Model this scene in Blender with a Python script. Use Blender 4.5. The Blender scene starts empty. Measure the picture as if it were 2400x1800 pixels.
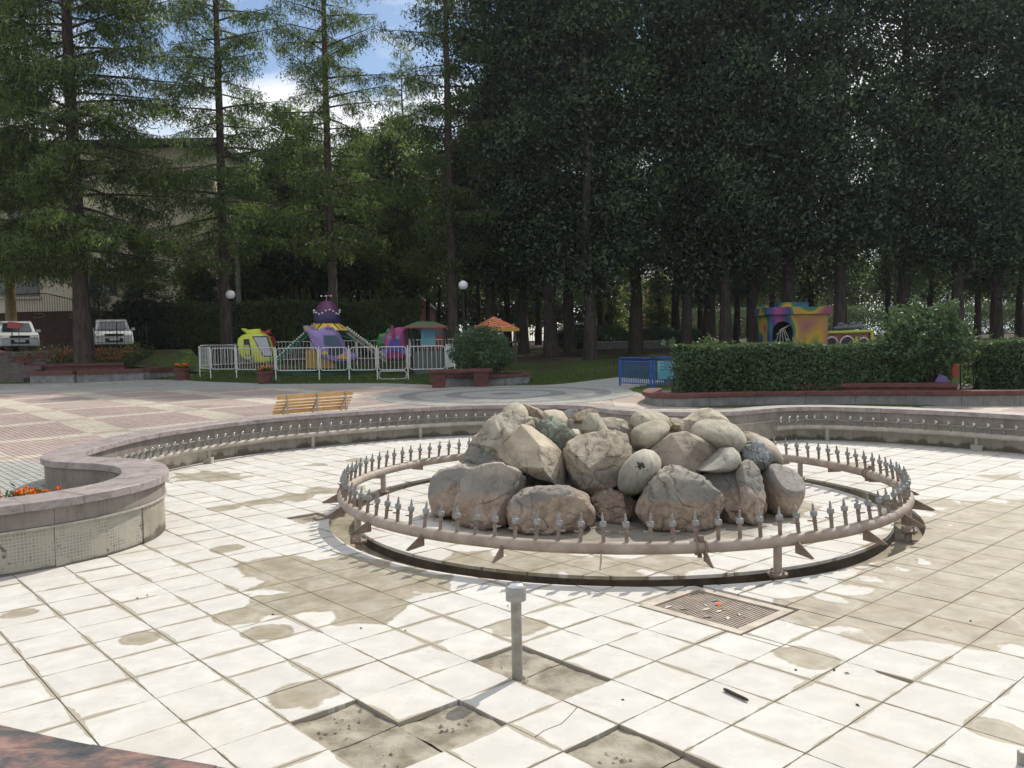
import bpy, bmesh, math, random
import numpy as np
from math import sin, cos, pi, radians, sqrt, atan2, hypot
from mathutils import Vector, Matrix, noise
from mathutils.geometry import delaunay_2d_cdt

scene = bpy.context.scene
COL = scene.collection

# ---------------------------------------------------------------- camera
F, PITCH, ROLL, HC = 1970.0, radians(2.89), radians(-1.043), 1.949
cam = bpy.data.cameras.new('camera')
cam.sensor_width = 36.0
cam.lens = F / 2400 * 36
cam.clip_start, cam.clip_end = 0.05, 3000
co = bpy.data.objects.new('camera', cam)
COL.objects.link(co)
_fw = Vector((0, cos(PITCH), -sin(PITCH)))
_rt = Vector((1, 0, 0))
_up = Vector((0, sin(PITCH), cos(PITCH)))
_a = -ROLL
_xc = _rt * cos(_a) - _up * sin(_a)
_yc = _rt * sin(_a) + _up * cos(_a)
_m = Matrix((_xc, _yc, -_fw)).transposed().to_4x4()
_m.translation = (0, 0, HC)
co.matrix_world = _m
scene.camera = co

# ---------------------------------------------------------------- world, sun, exposure
SUN_AZ, SUN_EL = radians(37), radians(46)
world = bpy.data.worlds.new('World')
scene.world = world
world.use_nodes = True
wt = world.node_tree
wt.nodes.clear()
w_out = wt.nodes.new('ShaderNodeOutputWorld')
w_bg = wt.nodes.new('ShaderNodeBackground')
w_sky = wt.nodes.new('ShaderNodeTexSky')
w_sky.sky_type = 'NISHITA'
w_sky.sun_disc = False
w_sky.sun_elevation = SUN_EL
w_sky.sun_rotation = SUN_AZ
w_sky.air_density, w_sky.dust_density, w_sky.ozone_density = 1.0, 0.6, 1.5
w_tc = wt.nodes.new('ShaderNodeTexCoord')
w_mp = wt.nodes.new('ShaderNodeMapping')
w_mp.inputs['Scale'].default_value = (1.0, 1.0, 2.6)
w_mp.inputs['Location'].default_value = (0.62, 0.1, 0.0)
w_n = wt.nodes.new('ShaderNodeTexNoise')
w_n.inputs['Scale'].default_value = 3.4
w_n.inputs['Detail'].default_value = 7
w_n.inputs['Roughness'].default_value = 0.52
w_cr = wt.nodes.new('ShaderNodeValToRGB')
w_cr.color_ramp.elements[0].position = 0.40
w_cr.color_ramp.elements[1].position = 0.54
w_mx = wt.nodes.new('ShaderNodeMix')
w_mx.data_type = 'RGBA'
w_mx.inputs[7].default_value = (8.6, 8.8, 9.1, 1)
for a, b in ((w_tc.outputs['Generated'], w_mp.inputs['Vector']), (w_mp.outputs[0], w_n.inputs['Vector']),
             (w_n.outputs['Fac'], w_cr.inputs['Fac']), (w_cr.outputs['Color'], w_mx.inputs[0]),
             (w_sky.outputs[0], w_mx.inputs[6]), (w_mx.outputs[2], w_bg.inputs['Color']),
             (w_bg.outputs[0], w_out.inputs[0])):
    wt.links.new(a, b)
w_bg.inputs['Strength'].default_value = 0.125

sl = bpy.data.lights.new('sun', 'SUN')
sl.energy = 4.1
sl.angle = radians(0.5)
sl.color = (1.0, 0.95, 0.86)
so = bpy.data.objects.new('sun', sl)
COL.objects.link(so)
SUNV = Vector((sin(SUN_AZ) * cos(SUN_EL), cos(SUN_AZ) * cos(SUN_EL), sin(SUN_EL)))
so.rotation_euler = SUNV.to_track_quat('Z', 'Y').to_euler()
so.location = (20, 26, 40)

vs = scene.view_settings
vs.view_transform = 'Standard'
vs.look = 'None'
vs.exposure = 0.10
vs.gamma = 1.0
vs.use_curve_mapping = False

# ---------------------------------------------------------------- pixel -> place helpers
def ray(px, py):
    a, b = px - 1200, py - 900
    xi = cos(ROLL) * a + sin(ROLL) * b
    yi = -sin(ROLL) * a + cos(ROLL) * b
    x, u = xi / F, -yi / F
    return Vector((x, cos(PITCH) + u * sin(PITCH), -sin(PITCH) + u * cos(PITCH)))

def at(px, py, Y):
    r = ray(px, py)
    t = Y / r.y
    return Vector((r.x * t, Y, HC + r.z * t))

def gz(px, py, z):
    r = ray(px, py)
    t = (z - HC) / r.z
    return Vector((r.x * t, r.y * t, z))

TK = [(-60, .2), (16.5, .2), (20, .33), (25, .42), (30, .47), (34, .55), (39, .66), (45, .92), (52, 1.22), (60, 1.52), (75, 1.8), (110, 1.95), (4000, 2.6)]
def zt(Y):
    for (a, za), (b, zb) in zip(TK, TK[1:]):
        if Y <= b:
            k = (Y - a) / (b - a)
            return za + (zb - za) * k
    return TK[-1][1]

def gnd(px, py):
    Y = 25.0
    for _ in range(60):
        p = at(px, py, Y)
        Y += (p.z - zt(Y)) * 6.0 if abs(p.z - zt(Y)) < 3 else 2.0
        Y = max(5, min(120, Y))
    return Vector((at(px, py, Y).x, Y, zt(Y)))

# ---------------------------------------------------------------- object helpers
def link(name, data, parent=None):
    o = bpy.data.objects.new(name, data)
    COL.objects.link(o)
    if parent is not None:
        o.parent = parent
    return o

def tag(o, label=None, cat=None, group=None, kind=None):
    if label: o['label'] = label
    if cat: o['category'] = cat
    if group: o['group'] = group
    if kind: o['kind'] = kind
    return o

def thing(name, label, cat, loc=(0, 0, 0), group=None, rz=0.0):
    o = link(name, None)
    o.empty_display_size = 0.2
    o.location = loc
    o.rotation_euler = (0, 0, rz)
    return tag(o, label, cat, group)

def origin_of(o):
    p = Vector((0, 0, 0))
    while o is not None:
        p += o.location
        o = o.parent
    return p

def dup(o, parent=None, loc=None, rz=None, scale=None):
    c = o.copy()
    COL.objects.link(c)
    c.parent = parent
    if loc is not None: c.location = loc
    if rz is not None: c.rotation_euler = (0, 0, rz)
    if scale is not None: c.scale = scale
    for ch in list(o.children):
        dup(ch, c)
    return c

class MB:
    def __init__(s):
        s.v, s.f, s.m = [], [], []
    def add(s, vs_, fs, mi=0):
        n = len(s.v)
        s.v += [tuple(p) for p in vs_]
        s.f += [tuple(i + n for i in q) for q in fs]
        s.m += [mi] * len(fs)
        return s
    def box(s, c, size, rot=None, mi=0):
        c = Vector(c); x, y, z = (k / 2 for k in size)
        P = [Vector((sx * x, sy * y, sz * z)) for sz in (-1, 1) for sx, sy in ((-1, -1), (1, -1), (1, 1), (-1, 1))]
        if rot is not None: P = [rot @ p for p in P]
        return s.add([p + c for p in P], [(3, 2, 1, 0), (4, 5, 6, 7), (0, 1, 5, 4), (1, 2, 6, 5), (2, 3, 7, 6), (3, 0, 4, 7)], mi)
    def bar(s, a, b, w, h, mi=0, up=(0, 0, 1)):
        a, b = Vector(a), Vector(b)
        d = (b - a); L = d.length; d.normalize()
        u = Vector(up); x = d.cross(u)
        if x.length < 1e-4: x = d.cross(Vector((0, 1, 0)))
        x.normalize(); z = x.cross(d)
        return s.box((a + b) / 2, (w, L, h), Matrix((x, d, z)).transposed(), mi)
    def tube(s, pts, r, n=8, mi=0, closed=False, caps=True):
        pts = [Vector(p) for p in pts]; N = len(pts)
        rr = r if isinstance(r, (list, tuple)) else [r] * N
        base = len(s.v); last = None
        for i, p in enumerate(pts):
            if closed: d = pts[(i + 1) % N] - pts[i - 1]
            else: d = pts[min(i + 1, N - 1)] - pts[max(i - 1, 0)]
            d.normalize()
            if last is None:
                t = Vector((0, 0, 1)) if abs(d.z) < .9 else Vector((1, 0, 0))
                x = d.cross(t).normalized()
            else:
                x = (last - d * last.dot(d)).normalized()
            last = x; y = d.cross(x)
            for k in range(n):
                a = 2 * pi * k / n
                s.v.append(tuple(p + (x * cos(a) + y * sin(a)) * rr[i]))
        for i in range(N if closed else N - 1):
            j = (i + 1) % N
            for k in range(n):
                k2 = (k + 1) % n
                s.f.append((base + i * n + k, base + i * n + k2, base + j * n + k2, base + j * n + k)); s.m.append(mi)
        if caps and not closed:
            s.f.append(tuple(base + k for k in range(n))[::-1]); s.m.append(mi)
            s.f.append(tuple(base + (N - 1) * n + k for k in range(n))); s.m.append(mi)
        return s
    def lathe(s, prof, c=(0, 0, 0), n=16, mi=0, rot=None):
        c = Vector(c); base = len(s.v)
        for r, z in prof:
            for k in range(n):
                a = 2 * pi * k / n
                p = Vector((r * cos(a), r * sin(a), z))
                if rot is not None: p = rot @ p
                s.v.append(tuple(p + c))
        for i in range(len(prof) - 1):
            for k in range(n):
                k2 = (k + 1) % n
                s.f.append((base + i * n + k, base + i * n + k2, base + (i + 1) * n + k2, base + (i + 1) * n + k)); s.m.append(mi)
        s.f.append(tuple(base + k for k in range(n))[::-1]); s.m.append(mi)
        s.f.append(tuple(base + (len(prof) - 1) * n + k for k in range(n))); s.m.append(mi)
        return s
    def prism(s, poly, a, b, fr=None, mi=0):
        # poly: 2D points, extruded from a to b along third axis; fr maps (u,v,w)->world
        n = len(poly)
        fr = fr or (lambda u, v, w: (u, v, w))
        P = [fr(u, v, a) for u, v in poly] + [fr(u, v, b) for u, v in poly]
        return s.add(P, [tuple(range(n))[::-1], tuple(range(n, 2 * n))] + [(i, (i + 1) % n, n + (i + 1) % n, n + i) for i in range(n)], mi)
    def build(s, name, mats, parent=None, smooth=False, local=False, recalc=True):
        me = bpy.data.meshes.new(name)
        if parent is not None and not local:
            o0 = origin_of(parent)
            vv = [(x - o0.x, y - o0.y, z - o0.z) for x, y, z in s.v]
        else: vv = s.v
        me.from_pydata(vv, [], s.f)
        for m in (mats if isinstance(mats, (list, tuple)) else [mats]):
            me.materials.append(m)
        if any(s.m): me.polygons.foreach_set('material_index', s.m)
        if recalc:
            bm = bmesh.new(); bm.from_mesh(me)
            bmesh.ops.recalc_face_normals(bm, faces=bm.faces[:])
            bm.to_mesh(me); bm.free()
        if smooth:
            me.polygons.foreach_set('use_smooth', [True] * len(me.polygons))
            me.set_sharp_from_angle(angle=radians(smooth if smooth is not True else 40))
        me.update()
        return link(name, me, parent)

def quad_mesh(name, C, U, V, mat, N=None):
    """many small rhombic leaves: centres C, half axes U (long) and V (wide)"""
    n = len(C)
    P = np.empty((n, 4, 3), np.float32)
    P[:, 0] = C - U; P[:, 1] = C + V * .9 - U * .1; P[:, 2] = C + U; P[:, 3] = C - V * .9 - U * .1
    me = bpy.data.meshes.new(name)
    me.vertices.add(n * 4)
    me.vertices.foreach_set('co', P.ravel())
    me.loops.add(n * 4)
    me.loops.foreach_set('vertex_index', np.arange(n * 4, dtype=np.int32))
    me.polygons.add(n)
    me.polygons.foreach_set('loop_start', np.arange(0, n * 4, 4, dtype=np.int32))
    me.polygons.foreach_set('loop_total', np.full(n, 4, np.int32))
    me.materials.append(mat)
    me.update(calc_edges=True)
    me.validate()
    if N is not None:                       # soft foliage shading: leaf normals follow the clump they belong to
        N = N / (np.linalg.norm(N, axis=1)[:, None] + 1e-9)
        me.polygons.foreach_set('use_smooth', np.ones(n, bool))
        me.normals_split_custom_set_from_vertices(np.repeat(N, 4, 0).tolist())
    return me

def rnd_dirs(rng, n):
    v = rng.normal(size=(n, 3)); return v / np.linalg.norm(v, axis=1)[:, None]

def catmull(P, closed=True, step=.12):
    P = [Vector(p) for p in P]; N = len(P); out = []
    for i in range(N if closed else N - 1):
        if closed: a, b, c, d = P[i - 1], P[i], P[(i + 1) % N], P[(i + 2) % N]
        else: a, b, c, d = P[max(i - 1, 0)], P[i], P[i + 1], P[min(i + 2, N - 1)]
        n = max(2, int((c - b).length / step))
        for k in range(n):
            t = k / n
            out.append(.5 * ((2 * b) + (c - a) * t + (2 * a - 5 * b + 4 * c - d) * t * t + (3 * b - a - 3 * c + d) * t ** 3))
    if not closed: out.append(P[-1])
    return out

def in_poly(x, y, poly):
    r = False; n = len(poly); j = n - 1
    for i in range(n):
        xi, yi = poly[i][0], poly[i][1]; xj, yj = poly[j][0], poly[j][1]
        if (yi > y) != (yj > y) and x < (xj - xi) * (y - yi) / (yj - yi) + xi: r = not r
        j = i
    return r

def sheet(name, outer, holes, zf, mats, extra=(), parent=None):
    """flat-ish ground sheet with holes; zf(x,y) gives height"""
    V, E = [], []
    for L in [outer] + list(holes):
        b = len(V); V += [Vector((p[0], p[1])) for p in L]
        E += [(b + i, b + (i + 1) % len(L)) for i in range(len(L))]
    V += [Vector((p[0], p[1])) for p in extra]
    vo, eo, fo, *_ = delaunay_2d_cdt(V, E, [], 0, 1e-5)
    fs = []
    for f in fo:
        cx = sum(vo[i].x for i in f) / len(f); cy = sum(vo[i].y for i in f) / len(f)
        if in_poly(cx, cy, outer) and not any(in_poly(cx, cy, h) for h in holes): fs.append(tuple(f))
    mb = MB(); mb.add([(p.x, p.y, zf(p.x, p.y)) for p in vo], fs)
    o = mb.build(name, mats, parent)
    for p in o.data.polygons:
        if p.normal.z < 0:
            o.data.flip_normals(); break
    return o
# ---------------------------------------------------------------- materials
class NT:
    def __init__(s, name):
        s.mat = bpy.data.materials.new(name); s.mat.use_nodes = True
        s.t = s.mat.node_tree; s.t.nodes.clear()
        s.out = s.t.nodes.new('ShaderNodeOutputMaterial')
    def n(s, typ, **kw):
        nd = s.t.nodes.new('ShaderNode' + typ)
        for k, v in kw.items(): setattr(nd, k, v)
        return nd
    def l(s, a, b): s.t.links.new(a, b)
    def setin(s, sock, v):
        if hasattr(v, 'bl_rna') and isinstance(v, bpy.types.NodeSocket): s.l(v, sock)
        else: sock.default_value = v
    def math(s, op, a, b=0.0, c=None, clamp=False):
        nd = s.n('Math', operation=op); nd.use_clamp = clamp
        s.setin(nd.inputs[0], a); s.setin(nd.inputs[1], b)
        if c is not None: s.setin(nd.inputs[2], c)
        return nd.outputs[0]
    def noise(s, vec, scale, detail=5, rough=.55, dist=0.0):
        nd = s.n('TexNoise'); s.l(vec, nd.inputs['Vector'])
        nd.inputs['Scale'].default_value = scale; nd.inputs['Detail'].default_value = detail
        nd.inputs['Roughness'].default_value = rough; nd.inputs['Distortion'].default_value = dist
        return nd.outputs['Fac']
    def ramp(s, fac, stops, interp='LINEAR'):
        nd = s.n('ValToRGB'); cr = nd.color_ramp; cr.interpolation = interp
        while len(cr.elements) < len(stops): cr.elements.new(.5)
        for e, (p, c) in zip(cr.elements, stops):
            e.position = p; e.color = (c, c, c, 1) if isinstance(c, (int, float)) else (*c, 1)
        s.l(fac, nd.inputs[0]); return nd.outputs[0]
    def step(s, v, a, b):
        nd = s.n('MapRange', interpolation_type='SMOOTHSTEP')
        s.setin(nd.inputs[0], v); nd.inputs[1].default_value = a; nd.inputs[2].default_value = b
        return nd.outputs[0]
    def mix(s, fac, a, b, blend='MIX'):
        nd = s.n('Mix', data_type='RGBA', blend_type=blend)
        s.setin(nd.inputs[0], fac)
        for k, v in ((6, a), (7, b)):
            if isinstance(v, tuple): nd.inputs[k].default_value = (*v, 1) if len(v) == 3 else v
            else: s.l(v, nd.inputs[k])
        return nd.outputs[2]
    def pos(s): return s.n('NewGeometry').outputs['Position']
    def obj(s): return s.n('TexCoord').outputs['Object']
    def sep(s, v):
        nd = s.n('SeparateXYZ'); s.l(v, nd.inputs[0]); return nd.outputs
    def comb(s, x, y, z):
        nd = s.n('CombineXYZ')
        for i, q in enumerate((x, y, z)): s.setin(nd.inputs[i], q)
        return nd.outputs[0]
    def scale(s, v, sc):
        nd = s.n('Mapping'); s.l(v, nd.inputs['Vector']); nd.inputs['Scale'].default_value = sc; return nd.outputs[0]
    def bump(s, h, strength, dist=.02):
        nd = s.n('Bump'); s.l(h, nd.inputs['Height']); nd.inputs['Strength'].default_value = strength
        nd.inputs['Distance'].default_value = dist; return nd.outputs[0]
    def finish(s, color, rough=.8, normal=None, metal=0., spec=.35, **kw):
        p = s.n('BsdfPrincipled')
        if isinstance(color, tuple): p.inputs['Base Color'].default_value = (*color, 1)
        else: s.l(color, p.inputs['Base Color'])
        s.setin(p.inputs['Roughness'], rough); p.inputs['Metallic'].default_value = metal
        p.inputs['Specular IOR Level'].default_value = spec
        for k, v in kw.items(): p.inputs[k.replace('_', ' ')].default_value = v
        if normal is not None: s.l(normal, p.inputs['Normal'])
        s.l(p.outputs[0], s.out.inputs[0]); s.p = p
        return s.mat

def simple(name, c1, c2=None, sc=6., rough=.75, bump=.15, bsc=None, metal=0., spec=.35, world=False, dist=.01, **kw):
    t = NT(name); v = t.pos() if world else t.obj()
    c2 = c2 or tuple(k * .72 for k in c1)
    f = t.noise(v, sc, 6, .6)
    c = t.mix(t.step(f, .32, .68), c2, c1)
    nb = t.bump(t.noise(v, bsc or sc * 8, 5, .6), bump, dist) if bump else None
    return t.finish(c, rough, nb, metal, spec, **kw)

YAW = radians(41.847); TILE = .4; GOX, GOY = -3.9155, 6.1131
CY, SY = cos(YAW), sin(YAW)
def grid(i, j): return (TILE * (CY * i + SY * j) + GOX, TILE * (SY * i - CY * j) + GOY)

STAINS = [(-4.72, 12.68, .5), (-4.3, 12.5, .35), (-3.49, 10.11, .2), (-3.15, 10.42, .26), (-2.83, 10.74, .28), (-2.57, 11.18, .3), (-2.2, 11.35, .22), (-2.76, 8.03, .17),
          (-1.98, 6.0, .2), (-1.71, 5.66, .17), (-2.54, 5.55, .15), (-1.2, 4.59, .18), (0, 5.65, .19), (1.75, 4.99, .19), (2.37, 4.04, .14), (-3.68, 6.15, .12),
          (-1.76, 7.02, .5), (-1.35, 6.45, .45), (-2.13, 7.4, .35), (-1.07, 6.8, .5), (-1.08, 6.05, .32), (-.75, 6.75, .3), (-1.5, 7.3, .4), (-1.75, 6.3, .3),
          (4.7, 8.09, .7), (5.4, 8.5, .8), (3.74, 6.66, .7), (3.03, 5.94, .6), (2.48, 5.62, .4), (2.15, 5.85, .35), (3.1, 5.5, .42), (4.39, 7.29, .7), (4.0, 6.2, .5), (5.5, 7.4, .8), (4.88, 9.58, .34), (5.3, 9.4, .36), (4.45, 9.6, .26), (4.3, 8.6, .28),
          (5.1, 6.3, .6), (4.2, 7.6, .95), (3.4, 6.35, .75), (5.3, 8.6, .95), (2.75, 5.75, .5), (4.8, 7.0, .9), (6.2, 9.2, .8), (.16, 7.35, .5), (-.33, 7.4, .35), (.75, 7.1, .4), (1.33, 7.2, .35), (-.6, 11.4, .5), (-.2, 11.9, .4), (3.3, 7.2, .25), (2.7, 9.2, .5), (3.1, 9.6, .4), (6.6, 11.3, .3), (5.2, 12.6, .25), (-3.2, 13.6, .2), (-2.6, 14.1, .25)]

def tile_material():
    t = NT('floor_tile_stone'); P = t.pos()
    xy = t.n('VectorMath', operation='MULTIPLY'); t.l(P, xy.inputs[0]); xy.inputs[1].default_value = (1, 1, 0)
    xy = xy.outputs[0]
    s = t.sep(xy)
    # grid coordinates
    dx = t.math('SUBTRACT', s[0], GOX); dy = t.math('SUBTRACT', s[1], GOY)
    gi = t.math('DIVIDE', t.math('ADD', t.math('MULTIPLY', dx, CY), t.math('MULTIPLY', dy, SY)), TILE)
    gj = t.math('DIVIDE', t.math('SUBTRACT', t.math('MULTIPLY', dx, SY), t.math('MULTIPLY', dy, CY)), TILE)
    def edge(q): return t.math('ABSOLUTE', t.math('SUBTRACT', t.math('FRACT', q), .5))
    e = t.math('MAXIMUM', edge(gi), edge(gj))            # .5 at the joint
    rid = t.n('TexWhiteNoise', noise_dimensions='2D')
    t.l(t.comb(t.math('FLOOR', gi), t.math('FLOOR', gj), 0), rid.inputs['Vector'])
    big = t.noise(xy, 1.1, 4, .55)
    med = t.noise(xy, 5, 6, .6)
    fine = t.noise(xy, 60, 4, .6)
    base = t.mix(t.step(med, .35, .7), (.52, .498, .458), (.605, .58, .535))
    base = t.mix(t.math('MULTIPLY', rid.outputs[0], .3), base, (.42, .405, .37))
    dirt = t.step(t.noise(xy, .9, 6, .65), .42, .72)
    base = t.mix(t.math('MULTIPLY', dirt, .24), base, (.40, .345, .26))
    grey = t.math('MULTIPLY', t.step(t.noise(xy, 2.6, 6, .7, .6), .54, .66), t.step(t.noise(xy, 14, 5, .7), .42, .62))
    base = t.mix(t.math('MULTIPLY', grey, .42), base, (.36, .36, .345))
    # grime creeping out of the joints, uneven in width
    wd = t.math('MULTIPLY', t.step(t.noise(xy, 2.3, 3, .5), .38, .72), .08)
    wd = t.math('ADD', wd, t.math('MULTIPLY', t.math('SUBTRACT', t.noise(xy, 24, 3, .6), .5), .05))
    gr = t.step(t.math('SUBTRACT', e, t.math('SUBTRACT', .490, wd)), 0, .010)
    base = t.mix(t.math('MULTIPLY', gr, .8), base, (.30, .26, .19))
    # dried puddles
    acc = None
    for x, y, r in STAINS:
        d = t.n('VectorMath', operation='DISTANCE'); t.l(xy, d.inputs[0]); d.inputs[1].default_value = (x, y, 0)
        v = t.math('MULTIPLY_ADD', d.outputs['Value'], -1 / r, 1.0)
        acc = v if acc is None else t.math('MAXIMUM', acc, v)
    acc = t.math('ADD', acc, t.math('MULTIPLY', t.math('SUBTRACT', t.noise(xy, 2.4, 5, .6), .485), 1.15))
    acc = t.math('ADD', acc, t.math('MULTIPLY', t.math('SUBTRACT', e, .36), .85))
    acc = t.math('MINIMUM', acc, 1.0)
    st = t.math('MULTIPLY', t.step(acc, -.01, .08), t.math('ADD', .68, t.math('MULTIPLY', t.step(t.noise(xy, 3.5, 6, .65), .3, .6), .32)))
    rim = t.math('MULTIPLY', t.step(acc, .16, .24), t.math('SUBTRACT', 1.0, t.step(acc, .26, .42)))
    sc_ = t.mix(t.step(med, .3, .7), (.20, .168, .108), (.29, .247, .165))
    sc_ = t.mix(t.math('MULTIPLY', rim, .3), sc_, (.40, .35, .26))
    base = t.mix(t.math('MULTIPLY', st, .9), base, sc_)
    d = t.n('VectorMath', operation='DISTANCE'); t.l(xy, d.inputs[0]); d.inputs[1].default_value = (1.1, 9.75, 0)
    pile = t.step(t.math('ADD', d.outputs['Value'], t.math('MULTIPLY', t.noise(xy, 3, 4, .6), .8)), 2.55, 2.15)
    base = t.mix(t.math('MULTIPLY', pile, .8), base, (.13, .105, .07))  # dirt plus painted shade on the tiles under the boulders
    speck = t.step(t.noise(xy, 38, 2, .5), .73, .77)
    base = t.mix(t.math('MULTIPLY', speck, .5), base, (.16, .14, .11))
    rough = t.math('SUBTRACT', .82, t.math('MULTIPLY', st, .22))
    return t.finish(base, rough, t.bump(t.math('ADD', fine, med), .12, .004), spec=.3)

def rock_material():
    t = NT('boulder_stone'); P = t.pos(); oi = t.n('ObjectInfo')
    sh = t.n('VectorMath', operation='ADD'); t.l(P, sh.inputs[0])
    t.l(oi.outputs['Random'], sh.inputs[1]); v = sh.outputs[0]
    f1 = t.noise(v, 2.4, 8, .62, .5); f2 = t.noise(v, 13, 7, .66); f3 = t.noise(v, 70, 4, .6)
    tint = oi.outputs['Color']
    base = t.mix(t.step(f1, .3, .7), (.195, .183, .163), (.465, .437, .388))
    base = t.mix(t.math('MULTIPLY', t.step(f2, .35, .68), .5), base, (.36, .33, .28))
    base = t.mix(1.0, base, tint, 'MULTIPLY')
    vein = t.n('TexWave', wave_type='BANDS'); t.l(v, vein.inputs['Vector'])
    vein.inputs['Scale'].default_value = 2.6; vein.inputs['Distortion'].default_value = 9
    vein.inputs['Detail'].default_value = 5; vein.inputs['Detail Scale'].default_value = 1.6
    crack = t.step(vein.outputs['Fac'], .09, .0)
    crack = t.math('MULTIPLY', crack, t.step(t.noise(v, 1.7, 3, .5), .46, .6))
    base = t.mix(t.math('MULTIPLY', crack, .42), base, (.08, .072, .06))
    # old water line on the lower stones: iron-tan below, dark algae above it
    z = t.math('ADD', t.sep(P)[2], t.math('MULTIPLY', t.math('SUBTRACT', t.noise(v, 1.6, 4, .6), .5), .6))
    low = t.step(z, .37, .27)
    tan = t.mix(t.step(f2, .35, .65), (.265, .185, .135), (.42, .32, .24))
    base = t.mix(t.math('MULTIPLY', low, .75), base, tan)
    band = t.math('MULTIPLY', t.step(z, .28, .38), t.step(z, .64, .44))
    base = t.mix(t.math('MULTIPLY', band, .5), base, (.15, .15, .145))
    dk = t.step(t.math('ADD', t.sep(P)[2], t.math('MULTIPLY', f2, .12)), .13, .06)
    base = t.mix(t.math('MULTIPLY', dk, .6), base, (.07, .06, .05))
    h = t.math('ADD', t.math('MULTIPLY', f2, .8), t.math('MULTIPLY', f3, .25))
    h = t.math('SUBTRACT', h, t.math('MULTIPLY', crack, .5))
    rb = t.n('Attribute', attribute_type='OBJECT', attribute_name='roughness_scale')
    nb = t.n('Bump'); t.l(h, nb.inputs['Height']); nb.inputs['Distance'].default_value = .05
    t.l(rb.outputs['Fac'], nb.inputs['Strength'])
    return t.finish(base, .82, nb.outputs[0], spec=.25)

def panel_material(name, c1, c2, algae=.09):
    t = NT(name); P = t.pos()
    f = t.noise(P, 3.5, 6, .62); f2 = t.noise(P, 20, 5, .6)
    st = t.noise(t.scale(P, (7, 7, 1.1)), 3, 4, .6)
    c = t.mix(t.step(f, .3, .7), c2, c1)
    c = t.mix(t.math('MULTIPLY', t.step(st, .52, .72), .45), c, tuple(k * .5 for k in c2))
    z = t.math('ADD', t.sep(P)[2], t.math('MULTIPLY', t.math('SUBTRACT', f, .5), .35))
    c = t.mix(t.math('MULTIPLY', t.step(z, algae, algae - .06), .8), c, (.085, .07, .05))
    return t.finish(c, .8, t.bump(f2, .2, .006), spec=.3)

def granite(name, cols, sc=9., rough=.5, stretch=(1, 1, 1)):
    t = NT(name); P = t.scale(t.pos(), stretch)
    f = t.noise(P, sc, 8, .66, .8); g2 = t.noise(P, sc * 14, 3, .6)
    k = t.math('ADD', t.math('MULTIPLY', f, .8), t.math('MULTIPLY', g2, .2))
    n = len(cols)
    c = t.ramp(k, [(.34 + .32 * i / (n - 1), q) for i, q in enumerate(cols)])
    dirt = t.step(t.noise(t.pos(), 2.2, 5, .6), .45, .75)
    c = t.mix(t.math('MULTIPLY', dirt, .35), c, (.30, .27, .25))
    return t.finish(c, rough, t.bump(g2, .06, .003), spec=.4)

def leaf_material(name, dark, light, trans=.35, yellow=None):
    t = NT(name); g = t.n('NewGeometry'); oi = t.n('ObjectInfo')
    r = t.math('FRACT', t.math('ADD', g.outputs['Random Per Island'], oi.outputs['Random']))
    big = t.noise(t.obj(), .55, 3, .5)
    k = t.math('ADD', t.math('MULTIPLY', r, .35), t.math('MULTIPLY', t.step(big, .3, .7), .65))
    c = t.mix(k, dark, light)
    c = t.mix(t.math('MULTIPLY', oi.outputs['Random'], .7), c, (dark[0] * 1.5, dark[1] * 1.25, dark[2] * 1.1))
    if yellow: c = t.mix(t.step(r, .93, .97), c, yellow)
    p = t.n('BsdfPrincipled'); t.l(c, p.inputs['Base Color']); p.inputs['Roughness'].default_value = .5
    p.inputs['Specular IOR Level'].default_value = .4
    tr = t.n('BsdfTranslucent'); t.l(t.mix(.5, c, (light[0] * 1.35, light[1] * 1.4, light[2] * .6)), tr.inputs['Color'])
    mx = t.n('MixShader'); mx.inputs[0].default_value = trans
    t.l(p.outputs[0], mx.inputs[1]); t.l(tr.outputs[0], mx.inputs[2]); t.l(mx.outputs[0], t.out.inputs[0])
    return t.mat

def bark_material(name, c1, c2):
    t = NT(name); v = t.scale(t.obj(), (1, 1, .18))
    f = t.noise(v, 9, 7, .65)
    return t.finish(t.mix(t.step(f, .35, .65), c2, c1), .9, t.bump(f, .6, .04), spec=.2)

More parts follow.
